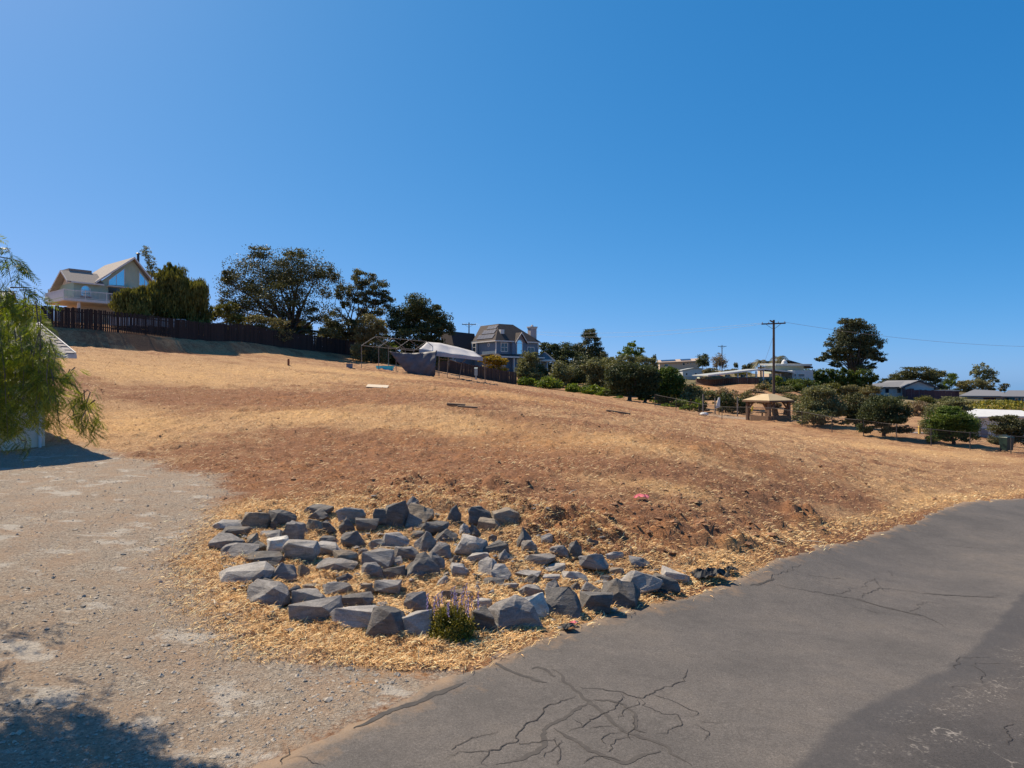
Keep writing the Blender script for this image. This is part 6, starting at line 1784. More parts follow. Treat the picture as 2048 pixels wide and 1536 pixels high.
# ------------------------------------------------------------------ trees and shrubs
MAT['bark'] = varied('dark_bark', (0.035, 0.026, 0.02), (0.085, 0.065, 0.05), 6, .95, .4, 20)
MAT['bark2'] = varied('grey_bark', (0.09, 0.075, 0.06), (0.17, 0.14, 0.115), 6, .95, .4, 20)
MAT['oak'] = leaf_mat('oak_leaf', (0.037, 0.044, 0.019), (0.088, 0.092, 0.037), (0.177, 0.165, 0.071), .22)
MAT['oakdark'] = leaf_mat('dark_oak_leaf', (0.025, 0.037, 0.015), (0.061, 0.077, 0.030), (0.126, 0.144, 0.059), .22)
MAT['pepper'] = leaf_mat('pepper_leaf', (0.061, 0.068, 0.016), (0.135, 0.135, 0.032), (0.257, 0.230, 0.061), .32)
MAT['olive'] = leaf_mat('olive_leaf', (0.095, 0.088, 0.041), (0.176, 0.155, 0.070), (0.270, 0.236, 0.115), .25)
MAT['pine'] = leaf_mat('pine_needle', (0.037, 0.045, 0.022), (0.085, 0.092, 0.040), (0.160, 0.155, 0.071), .15)
MAT['green'] = leaf_mat('bright_green_leaf', (0.041, 0.074, 0.012), (0.115, 0.169, 0.024), (0.257, 0.297, 0.054), .38)
MAT['citrus'] = leaf_mat('citrus_leaf', (0.027, 0.057, 0.011), (0.074, 0.121, 0.020), (0.189, 0.230, 0.047), .32)
MAT['greygreen'] = leaf_mat('grey_green_leaf', (0.085, 0.092, 0.044), (0.160, 0.165, 0.076), (0.279, 0.270, 0.135), .25)
MAT['yellow'] = leaf_mat('yellow_leaf', (0.14, 0.10, 0.012), (0.30, 0.20, 0.02), (0.45, 0.31, 0.04), .35)
MAT['dry'] = leaf_mat('dry_twigs', (0.162, 0.115, 0.068), (0.257, 0.189, 0.121), (0.351, 0.270, 0.176), .2)
MAT['hedge'] = leaf_mat('hedge_leaf', (0.024, 0.043, 0.009), (0.068, 0.101, 0.018), (0.176, 0.209, 0.041), .3)

def cloud(L3, n, size, r, droop=0.0, clumpf=.30, shell=.45, nclump=26):
    """leaf quads in lobes L3 = [(centre, radii)] -> verts, faces, var, clump centres"""
    vol = np.array([q[1][0] * q[1][2] for q in L3]); pr = vol / vol.sum()
    Ps = []; Vs = []; C = []
    for (c, rad), p in zip(L3, pr):
        k = max(6, int(n * p)); nc = max(6, int(nclump * (p * len(L3)) ** .5))
        u = r.normal(0, 1, (nc, 3)); u /= np.linalg.norm(u, axis=1)[:, None]
        rr = (shell + (1 - shell) * r.uniform(0, 1, nc) ** .6) * r.uniform(.80, 1.08, nc)
        cc = c + u * rad * rr[:, None] * .86
        C.append(cc)
        w = r.uniform(.4, 1.6, nc); w /= w.sum()
        ci = r.choice(nc, k, p=w)
        cs = r.uniform(.6, 1.35, nc)
        off = np.clip(r.normal(0, 1, (k, 3)), -1.75, 1.75) * rad * clumpf * .62 * cs[ci][:, None] * np.array([1, 1, .72])
        P = cc[ci] + off
        if droop:
            P[:, 2] -= np.abs(r.normal(0, 1, k)) * rad[2] * droop
        Ps.append(P)
        tone = r.uniform(-.32, .32, nc)
        Vs.append(np.clip(.5 + tone[ci] + r.normal(0, .2, k), 0, 1))
    P = np.concatenate(Ps); var = np.concatenate(Vs); C = np.concatenate(C)
    if droop:
        nn = len(P)
        a = np.stack([r.normal(0, .22, nn), r.normal(0, .22, nn), -np.ones(nn)], 1); a /= np.linalg.norm(a, axis=1)[:, None]
        b = r.normal(0, 1, (nn, 3)); b -= a * (a * b).sum(1)[:, None]; b /= np.linalg.norm(b, axis=1)[:, None]
        s = (size * r.uniform(.8, 1.5, nn))[:, None]
        V = np.stack([P - a * s, P - b * s * .22, P + a * s, P + b * s * .22], 1).reshape(-1, 3)
        Fq = np.arange(4 * nn).reshape(nn, 4)
    else:
        V, Fq = quads(P, size * r.uniform(.7, 1.4, len(P)), r, .4)
    return V, Fq, np.repeat(var, 4), C

TREES = 0
def tree(label, base, d, lobes, mat, leafpx=2.6, dens=5.0, trunk=.2, bark='bark', name='tree', cat='tree', group=None, droop=0.0, clumpf=.30, shell=.45, nclump=26, limbs=9, depth=1.0, lean=0.0, skirt=0.0):
    """lobes in photograph pixels (cx, cy, rx, ry) at distance d; the crown gets its real depth"""
    global TREES
    TREES += 1
    r = np.random.default_rng(100 + TREES)
    bx = (base - 1024) / F * d; z0 = gz(bx, d)
    o = np.array([bx, d, z0])
    L3 = []; area = 0
    lobes = list(lobes)
    if skirt:
        yb = 768 - (z0 - CAM[2]) * F / d
        x0 = min(q[0] - q[2] for q in lobes); x1 = max(q[0] + q[2] for q in lobes); low = max(q[1] + q[3] * .6 for q in lobes)
        hgt = yb - low
        if hgt > 2:
            k = max(2, int((x1 - x0) / max(16, hgt * 1.2)))
            for i in range(k):
                w_ = (x1 - x0) / k
                lobes.append((x0 + (i + .5) * w_ + r.uniform(-.1, .1) * w_, low + hgt * .5 * skirt, w_ * .62, max(4, hgt * .62 * skirt)))
    for cx, cy, rx, ry in lobes:
        dd = d + r.uniform(-.35, .35) * rx * d / F * depth
        c = pt(cx, cy, dd) - o
        L3.append((c, np.array([rx * dd / F, (rx + ry) / 2 * dd / F * depth, ry * dd / F])))
        area += math.pi * rx * ry
    e = empty(name, o, 0, label, cat, group)
    size = leafpx * d / F
    leafpx *= 1.30
    size = leafpx * d / F
    n = int(np.clip(area / (leafpx ** 2 * .27) * dens * .92, 400, 48000))
    V, Fq, var, C = cloud(L3, n, size, r, droop, clumpf, shell, nclump)
    lowz = 0.03
    V[:, 2] = np.where(V[:, 2] < lowz, lowz + np.abs(V[:, 2] - lowz) * .2, V[:, 2])
    link_mesh('crown', np_mesh('crown', V, Fq, 4, {'var': var}), MAT[mat], e)
    # trunk and limbs
    cz = np.array([q[0][2] for q in L3]); top = max(cz)
    cen = np.average([q[0] for q in L3], axis=0, weights=[q[1][0] for q in L3])
    fork = np.array([cen[0] * .35 + lean, cen[1] * .3, max(.25, min(cen[2] * .45, min(q[0][2] - q[1][2] * .5 for q in L3)))])
    t = trunk
    m = MB().tube([(0, 0, -.4), (fork[0] * .4 + r.normal(0, .03), fork[1] * .4, fork[2] * .5), tuple(fork)], [t * 1.25, t, t * .85], 8)
    m.build('trunk', MAT[bark], e, smooth=True)
    lm = MB()
    sel = r.choice(len(C), min(limbs, len(C)), replace=False)
    for k in sel:
        q = C[k]
        if q[2] < fork[2] * .6: continue
        a = fork + (q - fork) * .35 + np.array([r.normal(0, .08), r.normal(0, .08), .10]) * np.linalg.norm(q - fork)
        b = fork + (q - fork) * .72 + np.array([r.normal(0, .06), r.normal(0, .06), .05]) * np.linalg.norm(q - fork)
        lm.tube([tuple(fork - np.array([0, 0, t * .5])), tuple(a), tuple(b), tuple(q)], [t * .42, t * .28, t * .15, t * .05], 6)
    if lm.v:
        lm.build('limbs', MAT[bark], e, smooth=True)
    return e
GB = 'trees behind the board fence'
tree('largest broad live oak behind the dark board fence', 600, 82, [(540, 540, 72, 48), (480, 578, 46, 46), (602, 540, 55, 42), (652, 565, 34, 42), (560, 592, 75, 42), (498, 625, 58, 32), (630, 625, 36, 26), (455, 553, 15, 22), (458, 620, 26, 30), (565, 640, 50, 24), (520, 505, 30, 16), (590, 505, 30, 16)], 'oak', 2.6, 7.6, .45, limbs=26, nclump=30, shell=.5, group=GB, skirt=0.5)
tree('airy sparse oak with visible limbs right of the largest oak', 697, 86, [(725, 556, 30, 24), (757, 580, 32, 22), (712, 588, 28, 24), (772, 606, 20, 18), (688, 590, 20, 32), (668, 640, 32, 26), (738, 622, 38, 16), (700, 655, 30, 18), (742, 605, 26, 14)], 'oak', 2.4, 3.6, .32, limbs=24, clumpf=.24, group=GB, skirt=0.5)
tree('dense dark oak behind the bare carport frame', 830, 84, [(830, 612, 32, 24), (856, 640, 42, 34), (806, 642, 34, 34), (884, 658, 22, 22), (838, 668, 58, 22), (848, 620, 20, 20)], 'oakdark', 2.6, 7.5, .3, limbs=8, shell=.6, group=GB, skirt=0.9)
tree('rounded olive-brown shrub left of the dense dark oak', 742, 80, [(740, 652, 34, 26), (728, 668, 24, 18), (756, 666, 22, 18)], 'olive', 2.2, 6, .12, name='shrub', cat='shrub', shell=.65, skirt=1)
tree('tall weeping pepper tree beside the green house', 360, 70, [(350, 562, 36, 32), (384, 582, 36, 36), (325, 582, 34, 28), (400, 612, 27, 36), (350, 605, 48, 36), (340, 535, 14, 12)], 'pepper', 2.8, 7, .25, droop=.30, clumpf=.22, nclump=46, limbs=8, group=GB, shell=.55, skirt=1)
tree('lower weeping pepper tree hiding the deck of the green house', 265, 68, [(264, 596, 36, 22), (243, 608, 20, 18), (292, 588, 24, 22), (270, 612, 40, 18)], 'pepper', 2.8, 7, .18, droop=.30, clumpf=.22, nclump=46, limbs=6, group=GB, shell=.55, skirt=1)
tree('slender dark eucalyptus behind the gable of the green house', 297, 112, [(292, 505, 11, 14), (300, 525, 12, 16), (312, 545, 14, 14), (296, 548, 14, 14), (326, 552, 8, 8)], 'greygreen', 1.9, 2.2, .2, name='tree', limbs=8, clumpf=.26, group=GB)
tree('yellow-green shrub glowing under the largest oak', 446, 74, [(444, 622, 20, 16), (462, 614, 14, 14), (430, 632, 14, 12), (474, 640, 18, 12)], 'yellow' if False else 'pepper', 2.4, 5, .1, name='shrub', cat='shrub', skirt=1)
tree('brownish dry shrub below the right limbs of the largest oak', 520, 76, [(512, 645, 34, 16), (550, 650, 28, 14)], 'olive', 2.4, 5, .1, name='shrub', cat='shrub', skirt=1)
tree('small green shrub at the fence corner under the bare frame', 775, 88, [(776, 692, 16, 9), (790, 696, 10, 6)], 'green', 2.2, 5, .06, name='shrub', cat='shrub')
for i, (cx, cy, rx, ry, d, lab) in enumerate([(600, 652, 24, 16, 92, 'dark shrub behind the fence under the largest oak'), (664, 664, 26, 14, 93, 'dark shrub behind the fence between the two oaks'), (706, 672, 20, 12, 94, 'dark shrub behind the fence under the airy oak'), (800, 690, 22, 12, 96, 'dark shrub behind the fence left of the dense oak'), (868, 690, 26, 14, 97, 'dark shrub behind the fence under the dense oak')]):
    tree(lab, cx, d, [(cx, cy, rx, ry), (cx - rx * .5, cy + 3, rx * .6, ry * .8), (cx + rx * .5, cy + 3, rx * .6, ry * .8)], 'oakdark', 2.5, 5, .1, name='shrub', cat='shrub', limbs=3, skirt=1, group='dark shrubs behind the board fence')
# around the blue-grey house
for i, (cx, cy, rx, ry, d, mm, lab) in enumerate([(1075, 742, 20, 16, 118, 'oakdark', 'dark filler shrub behind the turret porch'), (1150, 752, 28, 20, 112, 'oakdark', 'dark bushy tree below the skyline pine'), (1165, 740, 30, 24, 118, 'pine', 'dark conifer mass under the flat-topped pine'), (1225, 750, 26, 24, 108, 'greygreen', 'grey-green bushy tree right of the conifer mass'), (1310, 758, 26, 20, 100, 'citrus', 'green bushy tree behind the citrus tree'), (1365, 782, 26, 16, 90, 'oakdark', 'dark bush behind the citrus tree at right'), (1420, 792, 24, 14, 88, 'greygreen', 'grey-green bush behind the garden stakes')]):
    tree(lab, cx, d, [(cx, cy, rx, ry), (cx - rx * .5, cy + 3, rx * .6, ry * .8), (cx + rx * .5, cy + 3, rx * .6, ry * .8)], mm, 2.4, 5, .1, limbs=3, skirt=1, shell=.6)
tree('yellow-orange shrub below the blue-grey house', 988, 108, [(985, 718, 22, 10), (1002, 724, 16, 9), (968, 722, 12, 8), (990, 730, 24, 8)], 'yellow', 2.2, 5, .1, name='shrub', cat='shrub', skirt=1)
tree('tall dark shrub in front of the blue-grey house', 1058, 103, [(1058, 728, 24, 24), (1052, 745, 24, 20), (1064, 712, 14, 12), (1060, 752, 26, 14)], 'greygreen', 2.3, 6, .12, name='shrub', cat='shrub', shell=.6, skirt=1)
tree('grey-green shrub right of the turret porch', 1125, 104, [(1125, 742, 25, 24), (1118, 758, 24, 16)], 'greygreen', 2.3, 6, .12, name='shrub', cat='shrub', shell=.6, skirt=1)
tree('dark flat-topped pine on the skyline right of the chimney', 1182, 135, [(1178, 668, 19, 14), (1184, 684, 22, 14), (1168, 698, 30, 16), (1192, 706, 20, 20), (1150, 702, 16, 12), (1175, 715, 36, 18)], 'pine', 2.3, 5, .3, limbs=12, name='pine_tree', shell=.5, skirt=0.9)
tree('broad dark tree behind the turret roof', 1110, 132, [(1098, 694, 22, 11), (1122, 698, 26, 15), (1100, 712, 26, 16), (1138, 718, 34, 18), (1120, 735, 40, 20)], 'oakdark', 2.4, 6, .3, limbs=8, shell=.55, skirt=1)
tree('slim spire-like cypress right of the skyline pine', 1206, 128, [(1206, 712, 7, 14), (1206, 730, 8, 16)], 'pine', 2.2, 5, .1, name='cypress_tree', limbs=3)
tree('pale green loose tree sticking up on the skyline', 1265, 104, [(1262, 698, 20, 14), (1276, 708, 16, 12), (1250, 706, 16, 10), (1285, 698, 8, 5), (1266, 688, 8, 9), (1262, 716, 30, 12)], 'green', 2.6, 3.2, .16, limbs=10, clumpf=.26, skirt=0.9)
tree('grey-green bushy tree left of the dark round oak', 1205, 96, [(1205, 740, 32, 24), (1186, 750, 24, 20), (1226, 732, 28, 22), (1196, 726, 20, 14), (1180, 735, 20, 14)], 'greygreen', 2.4, 6, .2, shell=.6, skirt=1)
tree('grey-green tree behind the dark round oak', 1250, 94, [(1246, 728, 26, 20), (1275, 726, 24, 18), (1235, 742, 28, 20), (1300, 732, 20, 16)], 'greygreen', 2.4, 6, .2, shell=.6, skirt=1)
tree('dark round oak with visible trunk at the edge of the field', 1259, 77, [(1258, 748, 40, 26), (1236, 764, 28, 22), (1288, 758, 28, 26), (1275, 740, 28, 16), (1262, 772, 40, 18), (1225, 752, 18, 16)], 'oakdark', 2.5, 6.5, .22, shell=.6, limbs=6, skirt=0.45)
tree('second dark tree with trunk just right of the dark round oak', 1289, 77.5, [(1300, 768, 22, 22), (1306, 748, 16, 18), (1292, 785, 20, 14)], 'oakdark', 2.5, 6, .18, shell=.6, limbs=4, skirt=0.5)
tree('glossy dark citrus tree at the right end of the tree belt', 1335, 79, [(1330, 758, 26, 26), (1352, 764, 20, 22), (1335, 782, 32, 20), (1318, 776, 20, 20), (1340, 745, 18, 12)], 'citrus', 3.0, 5.5, .16, shell=.6, skirt=1)
tree('lighter rounded shrub right of the citrus tree', 1388, 78, [(1388, 782, 18, 18), (1380, 796, 20, 14), (1396, 794, 14, 14)], 'greygreen', 2.4, 6, .1, name='shrub', cat='shrub', shell=.6, skirt=1)
for i, (cx, cy, rx, ry, d, lab) in enumerate([(1052, 764, 20, 12, 100.5, 'leftmost bright green bush at the end of the brown fence'), (1098, 768, 28, 14, 97, 'large bright green bush below the turret porch'), (1150, 778, 22, 13, 92, 'bright green bush, third along the crest of the field'), (1182, 782, 24, 15, 89, 'bright green bush, fourth along the crest of the field'),
                                            (1212, 788, 18, 13, 86, 'bright green bush left of the dark round oak trunk'), (1238, 798, 12, 8, 82, 'small green bush at the foot of the dark round oak'), (1322, 800, 18, 9, 80, 'low green bush under the citrus tree'), (1280, 800, 12, 8, 82, 'small green bush between the two trunks')]):
    tree(lab, cx, d, [(cx, cy, rx, ry), (cx - rx * .4, cy + ry * .35, rx * .6, ry * .7), (cx + rx * .45, cy + ry * .3, rx * .55, ry * .7)], 'green', 2.8, 5, .06, name='bush', cat='bush', limbs=4, shell=.55, skirt=1, group='bright green bushes along the crest of the field')
tree('pale yellow-green fig shrub behind the chain-link fence', 1380, 71, [(1378, 812, 12, 10), (1366, 818, 8, 7), (1396, 808, 10, 12)], 'green', 3.2, 3.6, .06, name='shrub', cat='shrub', limbs=5)
tree('low yellow-green plant left of the fig shrub', 1332, 73, [(1332, 812, 12, 7), (1345, 818, 8, 6)], 'green', 3.0, 3.6, .05, name='shrub', cat='shrub', limbs=4)
tree('dark leafy bush left of the leftmost garden stake', 1398, 72, [(1396, 806, 13, 14), (1408, 814, 11, 10)], 'oakdark', 2.4, 6, .07, name='bush', cat='bush', skirt=1)
tree('dark low bush between the citrus tree and the garden stakes', 1362, 74, [(1362, 806, 16, 12), (1350, 812, 12, 9)], 'citrus', 2.6, 6, .07, name='bush', cat='bush', skirt=1)
tree('broad olive brush right of the gazebo posts', 1596, 66, [(1596, 818, 14, 14), (1606, 826, 12, 10)], 'greygreen', 2.4, 6, .07, name='bush', cat='bush', skirt=1)
tree('leafy bush among the garden stakes', 1452, 74, [(1452, 800, 16, 20), (1440, 815, 12, 12), (1462, 818, 12, 12)], 'oakdark', 2.4, 5, .08, name='bush', cat='bush', shell=.55, skirt=1)
tree('dark bush left of the gazebo posts', 1478, 74, [(1478, 808, 16, 18), (1490, 818, 14, 12)], 'oakdark', 2.4, 5, .08, name='bush', cat='bush', shell=.55, skirt=1)
tree('twiggy bare-topped shrub behind the garden stakes', 1446, 80, [(1446, 782, 14, 12), (1462, 792, 18, 12)], 'dry', 1.8, 2.6, .07, name='shrub', cat='shrub', limbs=10)
tree('grey-green shrub behind the left gazebo post', 1496, 82, [(1496, 795, 18, 14), (1520, 800, 14, 10)], 'olive', 2.2, 5, .07, name='shrub', cat='shrub')
# right hand orchard trees
OG = 'round trees in a row behind the chain-link fence'
tree('leftmost round tree right of the gazebo', 1645, 57, [(1640, 800, 40, 28), (1625, 820, 28, 20), (1662, 818, 28, 22), (1645, 782, 26, 14), (1640, 832, 36, 14)], 'greygreen', 2.5, 6.5, .13, shell=.6, limbs=8, group=OG, skirt=0.75)
tree('second round tree partly hidden between its neighbours', 1713, 58, [(1712, 808, 28, 26), (1722, 826, 24, 18), (1704, 826, 20, 18)], 'oak', 2.5, 6.5, .13, shell=.6, limbs=8, group=OG, skirt=0.7)
tree('wide dark round tree third in the row', 1766, 52, [(1766, 812, 42, 24), (1742, 826, 26, 18), (1796, 826, 28, 18), (1770, 838, 46, 15), (1780, 800, 28, 12)], 'oakdark', 2.5, 6.5, .14, shell=.6, limbs=8, group=OG, skirt=0.7)
tree('bright green round tree fourth in the row', 1908, 50, [(1902, 834, 42, 22), (1884, 848, 30, 18), (1930, 848, 28, 18), (1908, 858, 48, 14), (1896, 820, 26, 10)], 'citrus', 2.5, 6.5, .13, shell=.6, limbs=8, group=OG, skirt=0.75)
tree('grey-green tree behind the bright green round tree', 1900, 64, [(1896, 812, 42, 16), (1870, 822, 22, 14), (1925, 812, 24, 14), (1905, 800, 24, 8)], 'greygreen', 2.4, 5.5, .13, shell=.6, limbs=6, skirt=1)
tree('rightmost round tree cut by the photo border', 2018, 54, [(2010, 850, 34, 16), (2036, 852, 26, 18), (2014, 862, 36, 13), (2000, 838, 20, 8), (2020, 836, 22, 8)], 'citrus' if False else 'oak', 2.5, 5.5, .13, shell=.6, limbs=8, group=OG, skirt=0.9)
# skyline trees at right
tree('big domed pine on the right skyline', 1708, 152, [(1712, 668, 46, 30), (1680, 690, 34, 22), (1740, 690, 30, 26), (1706, 646, 32, 12), (1662, 708, 20, 12), (1752, 712, 20, 12), (1700, 712, 44, 16), (1764, 720, 10, 5), (1730, 732, 22, 12), (1640, 718, 14, 7), (1672, 728, 14, 8)], 'pine', 2.3, 6.5, .45, name='pine_tree', limbs=34, shell=.5, nclump=40, clumpf=.24)
tree('broad low oak behind the white gable house', 1838, 176, [(1835, 744, 34, 13), (1806, 754, 26, 12), (1866, 752, 24, 16), (1840, 760, 46, 14), (1776, 764, 20, 8)], 'oak', 2.3, 5.5, .35, shell=.6, skirt=1)
tree('light green tree right of the broad low oak', 1902, 186, [(1902, 760, 13, 15), (1894, 770, 12, 10), (1908, 750, 8, 6)], 'green', 2.2, 4, .16, skirt=1)
tree('pale airy eucalyptus on the far right skyline', 1965, 195, [(1962, 738, 18, 16), (1978, 750, 16, 16), (1950, 746, 10, 12), (1990, 762, 10, 10), (1968, 760, 20, 12)], 'greygreen', 2.2, 2.8, .2, limbs=14, clumpf=.26)
tree('olive-coloured tree below the airy eucalyptus', 1950, 190, [(1945, 768, 24, 10), (1925, 770, 14, 10), (1970, 770, 20, 10)], 'olive', 2.1, 5, .16, skirt=1)
tree('little brown-tipped tree at far right above the grey roofs', 2010, 195, [(2010, 772, 9, 7), (2004, 778, 8, 6)], 'olive', 2.0, 4, .08)
# hedge
hl = [(1606 + k * 17, 752, 13, 17) for k in range(9)] + [(1612 + k * 20, 764, 16, 12) for k in range(7)]
tree('long tall clipped hedge below the big domed pine', 1680, 117, hl, 'hedge', 2.4, 6, .1, name='hedge', cat='hedge', shell=.6, limbs=0, nclump=18, depth=.8, skirt=1)
for i, (cx, cy, rx, ry, d, m_2, lab) in enumerate([(1556, 757, 9, 7, 100, 'green', 'small round green shrub beside the tall pole'), (1528, 772, 18, 9, 98, 'olive', 'olive shrub on the bank under the brown fence'), (1560, 778, 24, 9, 96, 'greygreen', 'grey-green shrub on the bank behind the gazebo roof'), (1592, 776, 22, 11, 100, 'hedge', 'dark shrub on the bank right of the tall pole'), (1600, 764, 34, 9, 105, 'hedge', 'long dark shrub mass below the white block'),
                                                 (1620, 784, 22, 10, 94, 'greygreen', 'grey-green shrub above the leftmost round tree'), (1575, 796, 24, 10, 88, 'olive', 'low olive shrub right of the gazebo roof'), (1665, 772, 18, 8, 105, 'pepper', 'yellow-green shrub at the foot of the hedge'), (1700, 775, 20, 8, 104, 'olive', 'olive shrub at the foot of the hedge'),
                                                 (1838, 812, 18, 12, 95, 'dry', 'dry brown brush between the round trees at right'), (1850, 800, 22, 10, 110, 'pepper', 'yellow-green brush below the maroon screen'), (1548, 808, 16, 8, 84, 'dry', 'dry brush seen through the gazebo'), (1740, 780, 22, 9, 98, 'olive', 'olive brush left of the white gable house'), (1510, 785, 20, 9, 94, 'dry', 'dry brush on the bank above the gazebo')]):
    tree(lab, cx, d, [(cx, cy, rx, ry), (cx - rx * .5, cy + ry * .4, rx * .55, ry * .7), (cx + rx * .5, cy + ry * .4, rx * .55, ry * .7)], m_2, 2.2, 4.5, .05, name='shrub', cat='shrub', limbs=3, skirt=1)
# far hill
for i, (cx, cy, rx, ry, d, m_2, lab, nm) in enumerate([(1405, 720, 14, 14, 205, 'oakdark', 'dark round tree on the skyline beside the tan house', 'tree'), (1440, 722, 16, 16, 225, 'dry', 'leafless brownish tree around the distant pole', 'tree'), (1422, 742, 18, 7, 190, 'olive', 'tan brush below the leafless tree', 'shrub'), (1462, 742, 18, 6, 185, 'olive', 'low brush right of the distant pole', 'shrub'),
                                                     (1490, 736, 7, 8, 180, 'pine', 'small pointed dark tree on the hill, left one', 'tree'), (1502, 732, 8, 9, 180, 'pine', 'small pointed dark tree on the hill, right one', 'tree'), (1472, 730, 5, 6, 190, 'pine', 'tiny dark tree right of the distant pole', 'tree'), (1308, 716, 5, 8, 220, 'pine', 'tiny dark tree left of the tan house', 'tree'), (1484, 746, 18, 6, 150, 'pepper', 'yellow-green brush above the long house', 'shrub')]):
    tree(lab, cx, d, [(cx, cy, rx, ry), (cx - rx * .4, cy + ry * .3, rx * .6, ry * .7), (cx + rx * .4, cy + ry * .35, rx * .6, ry * .7)], m_2, 2.0, 4.5 if m_2 != 'dry' else 2, .12, name=nm, cat=nm, limbs=3 if m_2 != 'dry' else 14)

# palms
def palm(px, crown, d, s, label):
    x = (px - 1024) / F * d; z = gz(x, d); ct = pt(px, crown, d)[2] - z
    e = empty('palm_tree', (x, d, z), 0, label, 'palm', 'palms on the hill beside the tall pole')
    MB().tube([(0, 0, -.4), (.1, 0, ct * .5), (0, 0, ct)], [.22, .17, .16], 8).build('trunk', MAT['bark2'], e)
    r = np.random.default_rng(px)
    for k in range(18):
        az = r.uniform(0, 2 * math.pi); up = r.uniform(-.1, 1.1)
        P = []
        for t in np.linspace(0, 1, 8):
            P.append(np.array([math.cos(az) * t * s * math.cos(up * .7), math.sin(az) * t * s * math.cos(up * .7), ct + s * (math.sin(up) * t - 1.0 * t * t)]))
        V = []; Fq = []
        for a, b in zip(P[:-1], P[1:]):
            dv = (b - a); sd_ = np.cross(dv, (0, 0, 1)); sd_ = sd_ / (np.linalg.norm(sd_) + 1e-6)
            for sg in (-1, 1):
                for f in (0, .5):
                    q = a + dv * f; tip = q + sd_ * sg * s * .22 + dv * .8 + np.array([0, 0, -s * .10]); i = len(V)
                    V += [q, q + dv * .35, tip]; Fq.append((i, i + 1, i + 2))
        link_mesh('frond', np_mesh('frond', np.array(V), np.array(Fq), 3, {'var': r.uniform(0, .6, len(V))}), MAT['olive'], e)
palm(1521, 722, 135, 1.9, 'left palm on the hill beside the tall pole')
palm(1557, 716, 140, 2.6, 'right palm whose crown shows behind the tall pole')

# yellow-green ground cover on the bank at far right
r = np.random.default_rng(77)
n = 7000
px_ = r.uniform(1935, 2120, n); dd = r.uniform(96, 128, n)
x = (px_ - 1024) / F * dd; z = hs(x, dd)
k = fbm(x * .25, dd * .25, 201, 3) > .42
P = np.stack([x, dd, z + r.uniform(.02, .7, n)], 1)[k]
V, Fq = quads(P, r.uniform(.3, .6, len(P)), r, .6)
MAT['bloom'] = leaf_mat('yellow_bloom', (0.06, 0.075, 0.018), (0.16, 0.16, 0.03), (0.36, 0.30, 0.04), .35)
tag(link_mesh('ground_cover', np_mesh('ground_cover', V, Fq, 4, {'var': np.repeat(r.uniform(0, 1, len(P)), 4)}), MAT['bloom']), 'yellow flowering ground cover on the bank at far right', 'ground cover', kind='stuff')
# scrub on the bank behind the gazebo
n = 12000
px_ = r.uniform(1400, 1960, n); dd = r.uniform(84, 132, n)
x = (px_ - 1024) / F * dd; z = hs(x, dd)
k = (fbm(x * .16, dd * .16, 211, 3) > .50)
P = np.stack([x, dd, z + r.uniform(.02, .6, n)], 1)[k]
V, Fq = quads(P, r.uniform(.25, .5, len(P)), r, .6)
tag(link_mesh('hill_scrub', np_mesh('hill_scrub', V, Fq, 4, {'var': np.repeat(r.uniform(0, 1, len(P)), 4)}), MAT['olive']), 'low olive scrub covering the bank behind the gazebo', 'scrub', kind='stuff')

# ------------------------------------------------------------------ foreground pepper tree, its trunk left of the frame
MAT['fpep'] = leaf_mat('near_pepper_leaflet', (0.04, 0.07, 0.008), (0.13, 0.18, 0.018), (0.34, 0.34, 0.045), .45, .42, .4)
TB = np.array([-8.0, 8.9]); tz = gz(*TB)
PT = empty('pepper_tree', (TB[0], TB[1], tz), 0, 'weeping pepper branches hanging into the picture at the left border', 'tree')
O3 = np.array([TB[0], TB[1], tz])
MB().tube([(0, 0, -.4), (.05, -.05, 1.0), (.2, -.15, 2.2), (.35, -.2, 3.2)], [.32, .24, .2, .17], 10).build('trunk', MAT['bark2'], PT, smooth=True)
r = np.random.default_rng(12)
LV = []; LF = []; LVAR = []; cnt = 0
twm = MB()
def compound(p, dirv, L, tone, pairs=11):
    """one feathery leaf: rachis with paired narrow leaflets"""
    global cnt
    d = dirv / np.linalg.norm(dirv)
    s = np.cross(d, r.normal(0, 1, 3)); s /= np.linalg.norm(s)
    nrm_ = np.cross(d, s)
    sag = np.array([0, 0, -1.0])
    for k in range(pairs):
        t = (k + .6) / pairs
        q = p + d * L * t + sag * L * .25 * t * t
        ll = L * .30 * math.sin(math.pi * (.12 + .8 * t)) + .008
        for sg in (-1, 1):
            a = (s * sg * .82 + d * .55 + sag * .25 + nrm_ * r.normal(0, .15)); a /= np.linalg.norm(a)
            w = d * ll * .10
            i = cnt
            LV.extend([q - w, q + a * ll * .5 - w * 1.2, q + a * ll, q + a * ll * .5 + w * 1.2]); LF.append((i, i + 1, i + 2, i + 3)); cnt += 4
            LVAR.extend([np.clip(tone + r.normal(0, .12), 0, 1)] * 4)
def strand(top, bottom, nleaf, tone, Lr=(.12, .19), spread=.05):
    top = np.array(top); bottom = np.array(bottom)
    mid = (top + bottom) / 2 + np.array([r.normal(0, .05), r.normal(0, .05), .05])
    P = [top + (mid - top) * t * 2 if t < .5 else mid + (bottom - mid) * (t - .5) * 2 for t in np.linspace(0, 1, 7)]
    twm.tube([q - O3 for q in P], [.008, .007, .006, .005, .004, .003, .002], 4)
    for k in range(nleaf):
        t = r.uniform(0, 1); i = min(int(t * 6), 5); f = t * 6 - i
        q = P[i] + (P[i + 1] - P[i]) * f
        az = r.uniform(0, 2 * math.pi)
        dv = np.array([math.cos(az) * .75, math.sin(az) * .75, r.uniform(-1.0, -.1)])
        compound(q + r.normal(0, spread, 3), dv, r.uniform(*Lr), np.clip(tone + r.normal(0, .1), 0, 1))
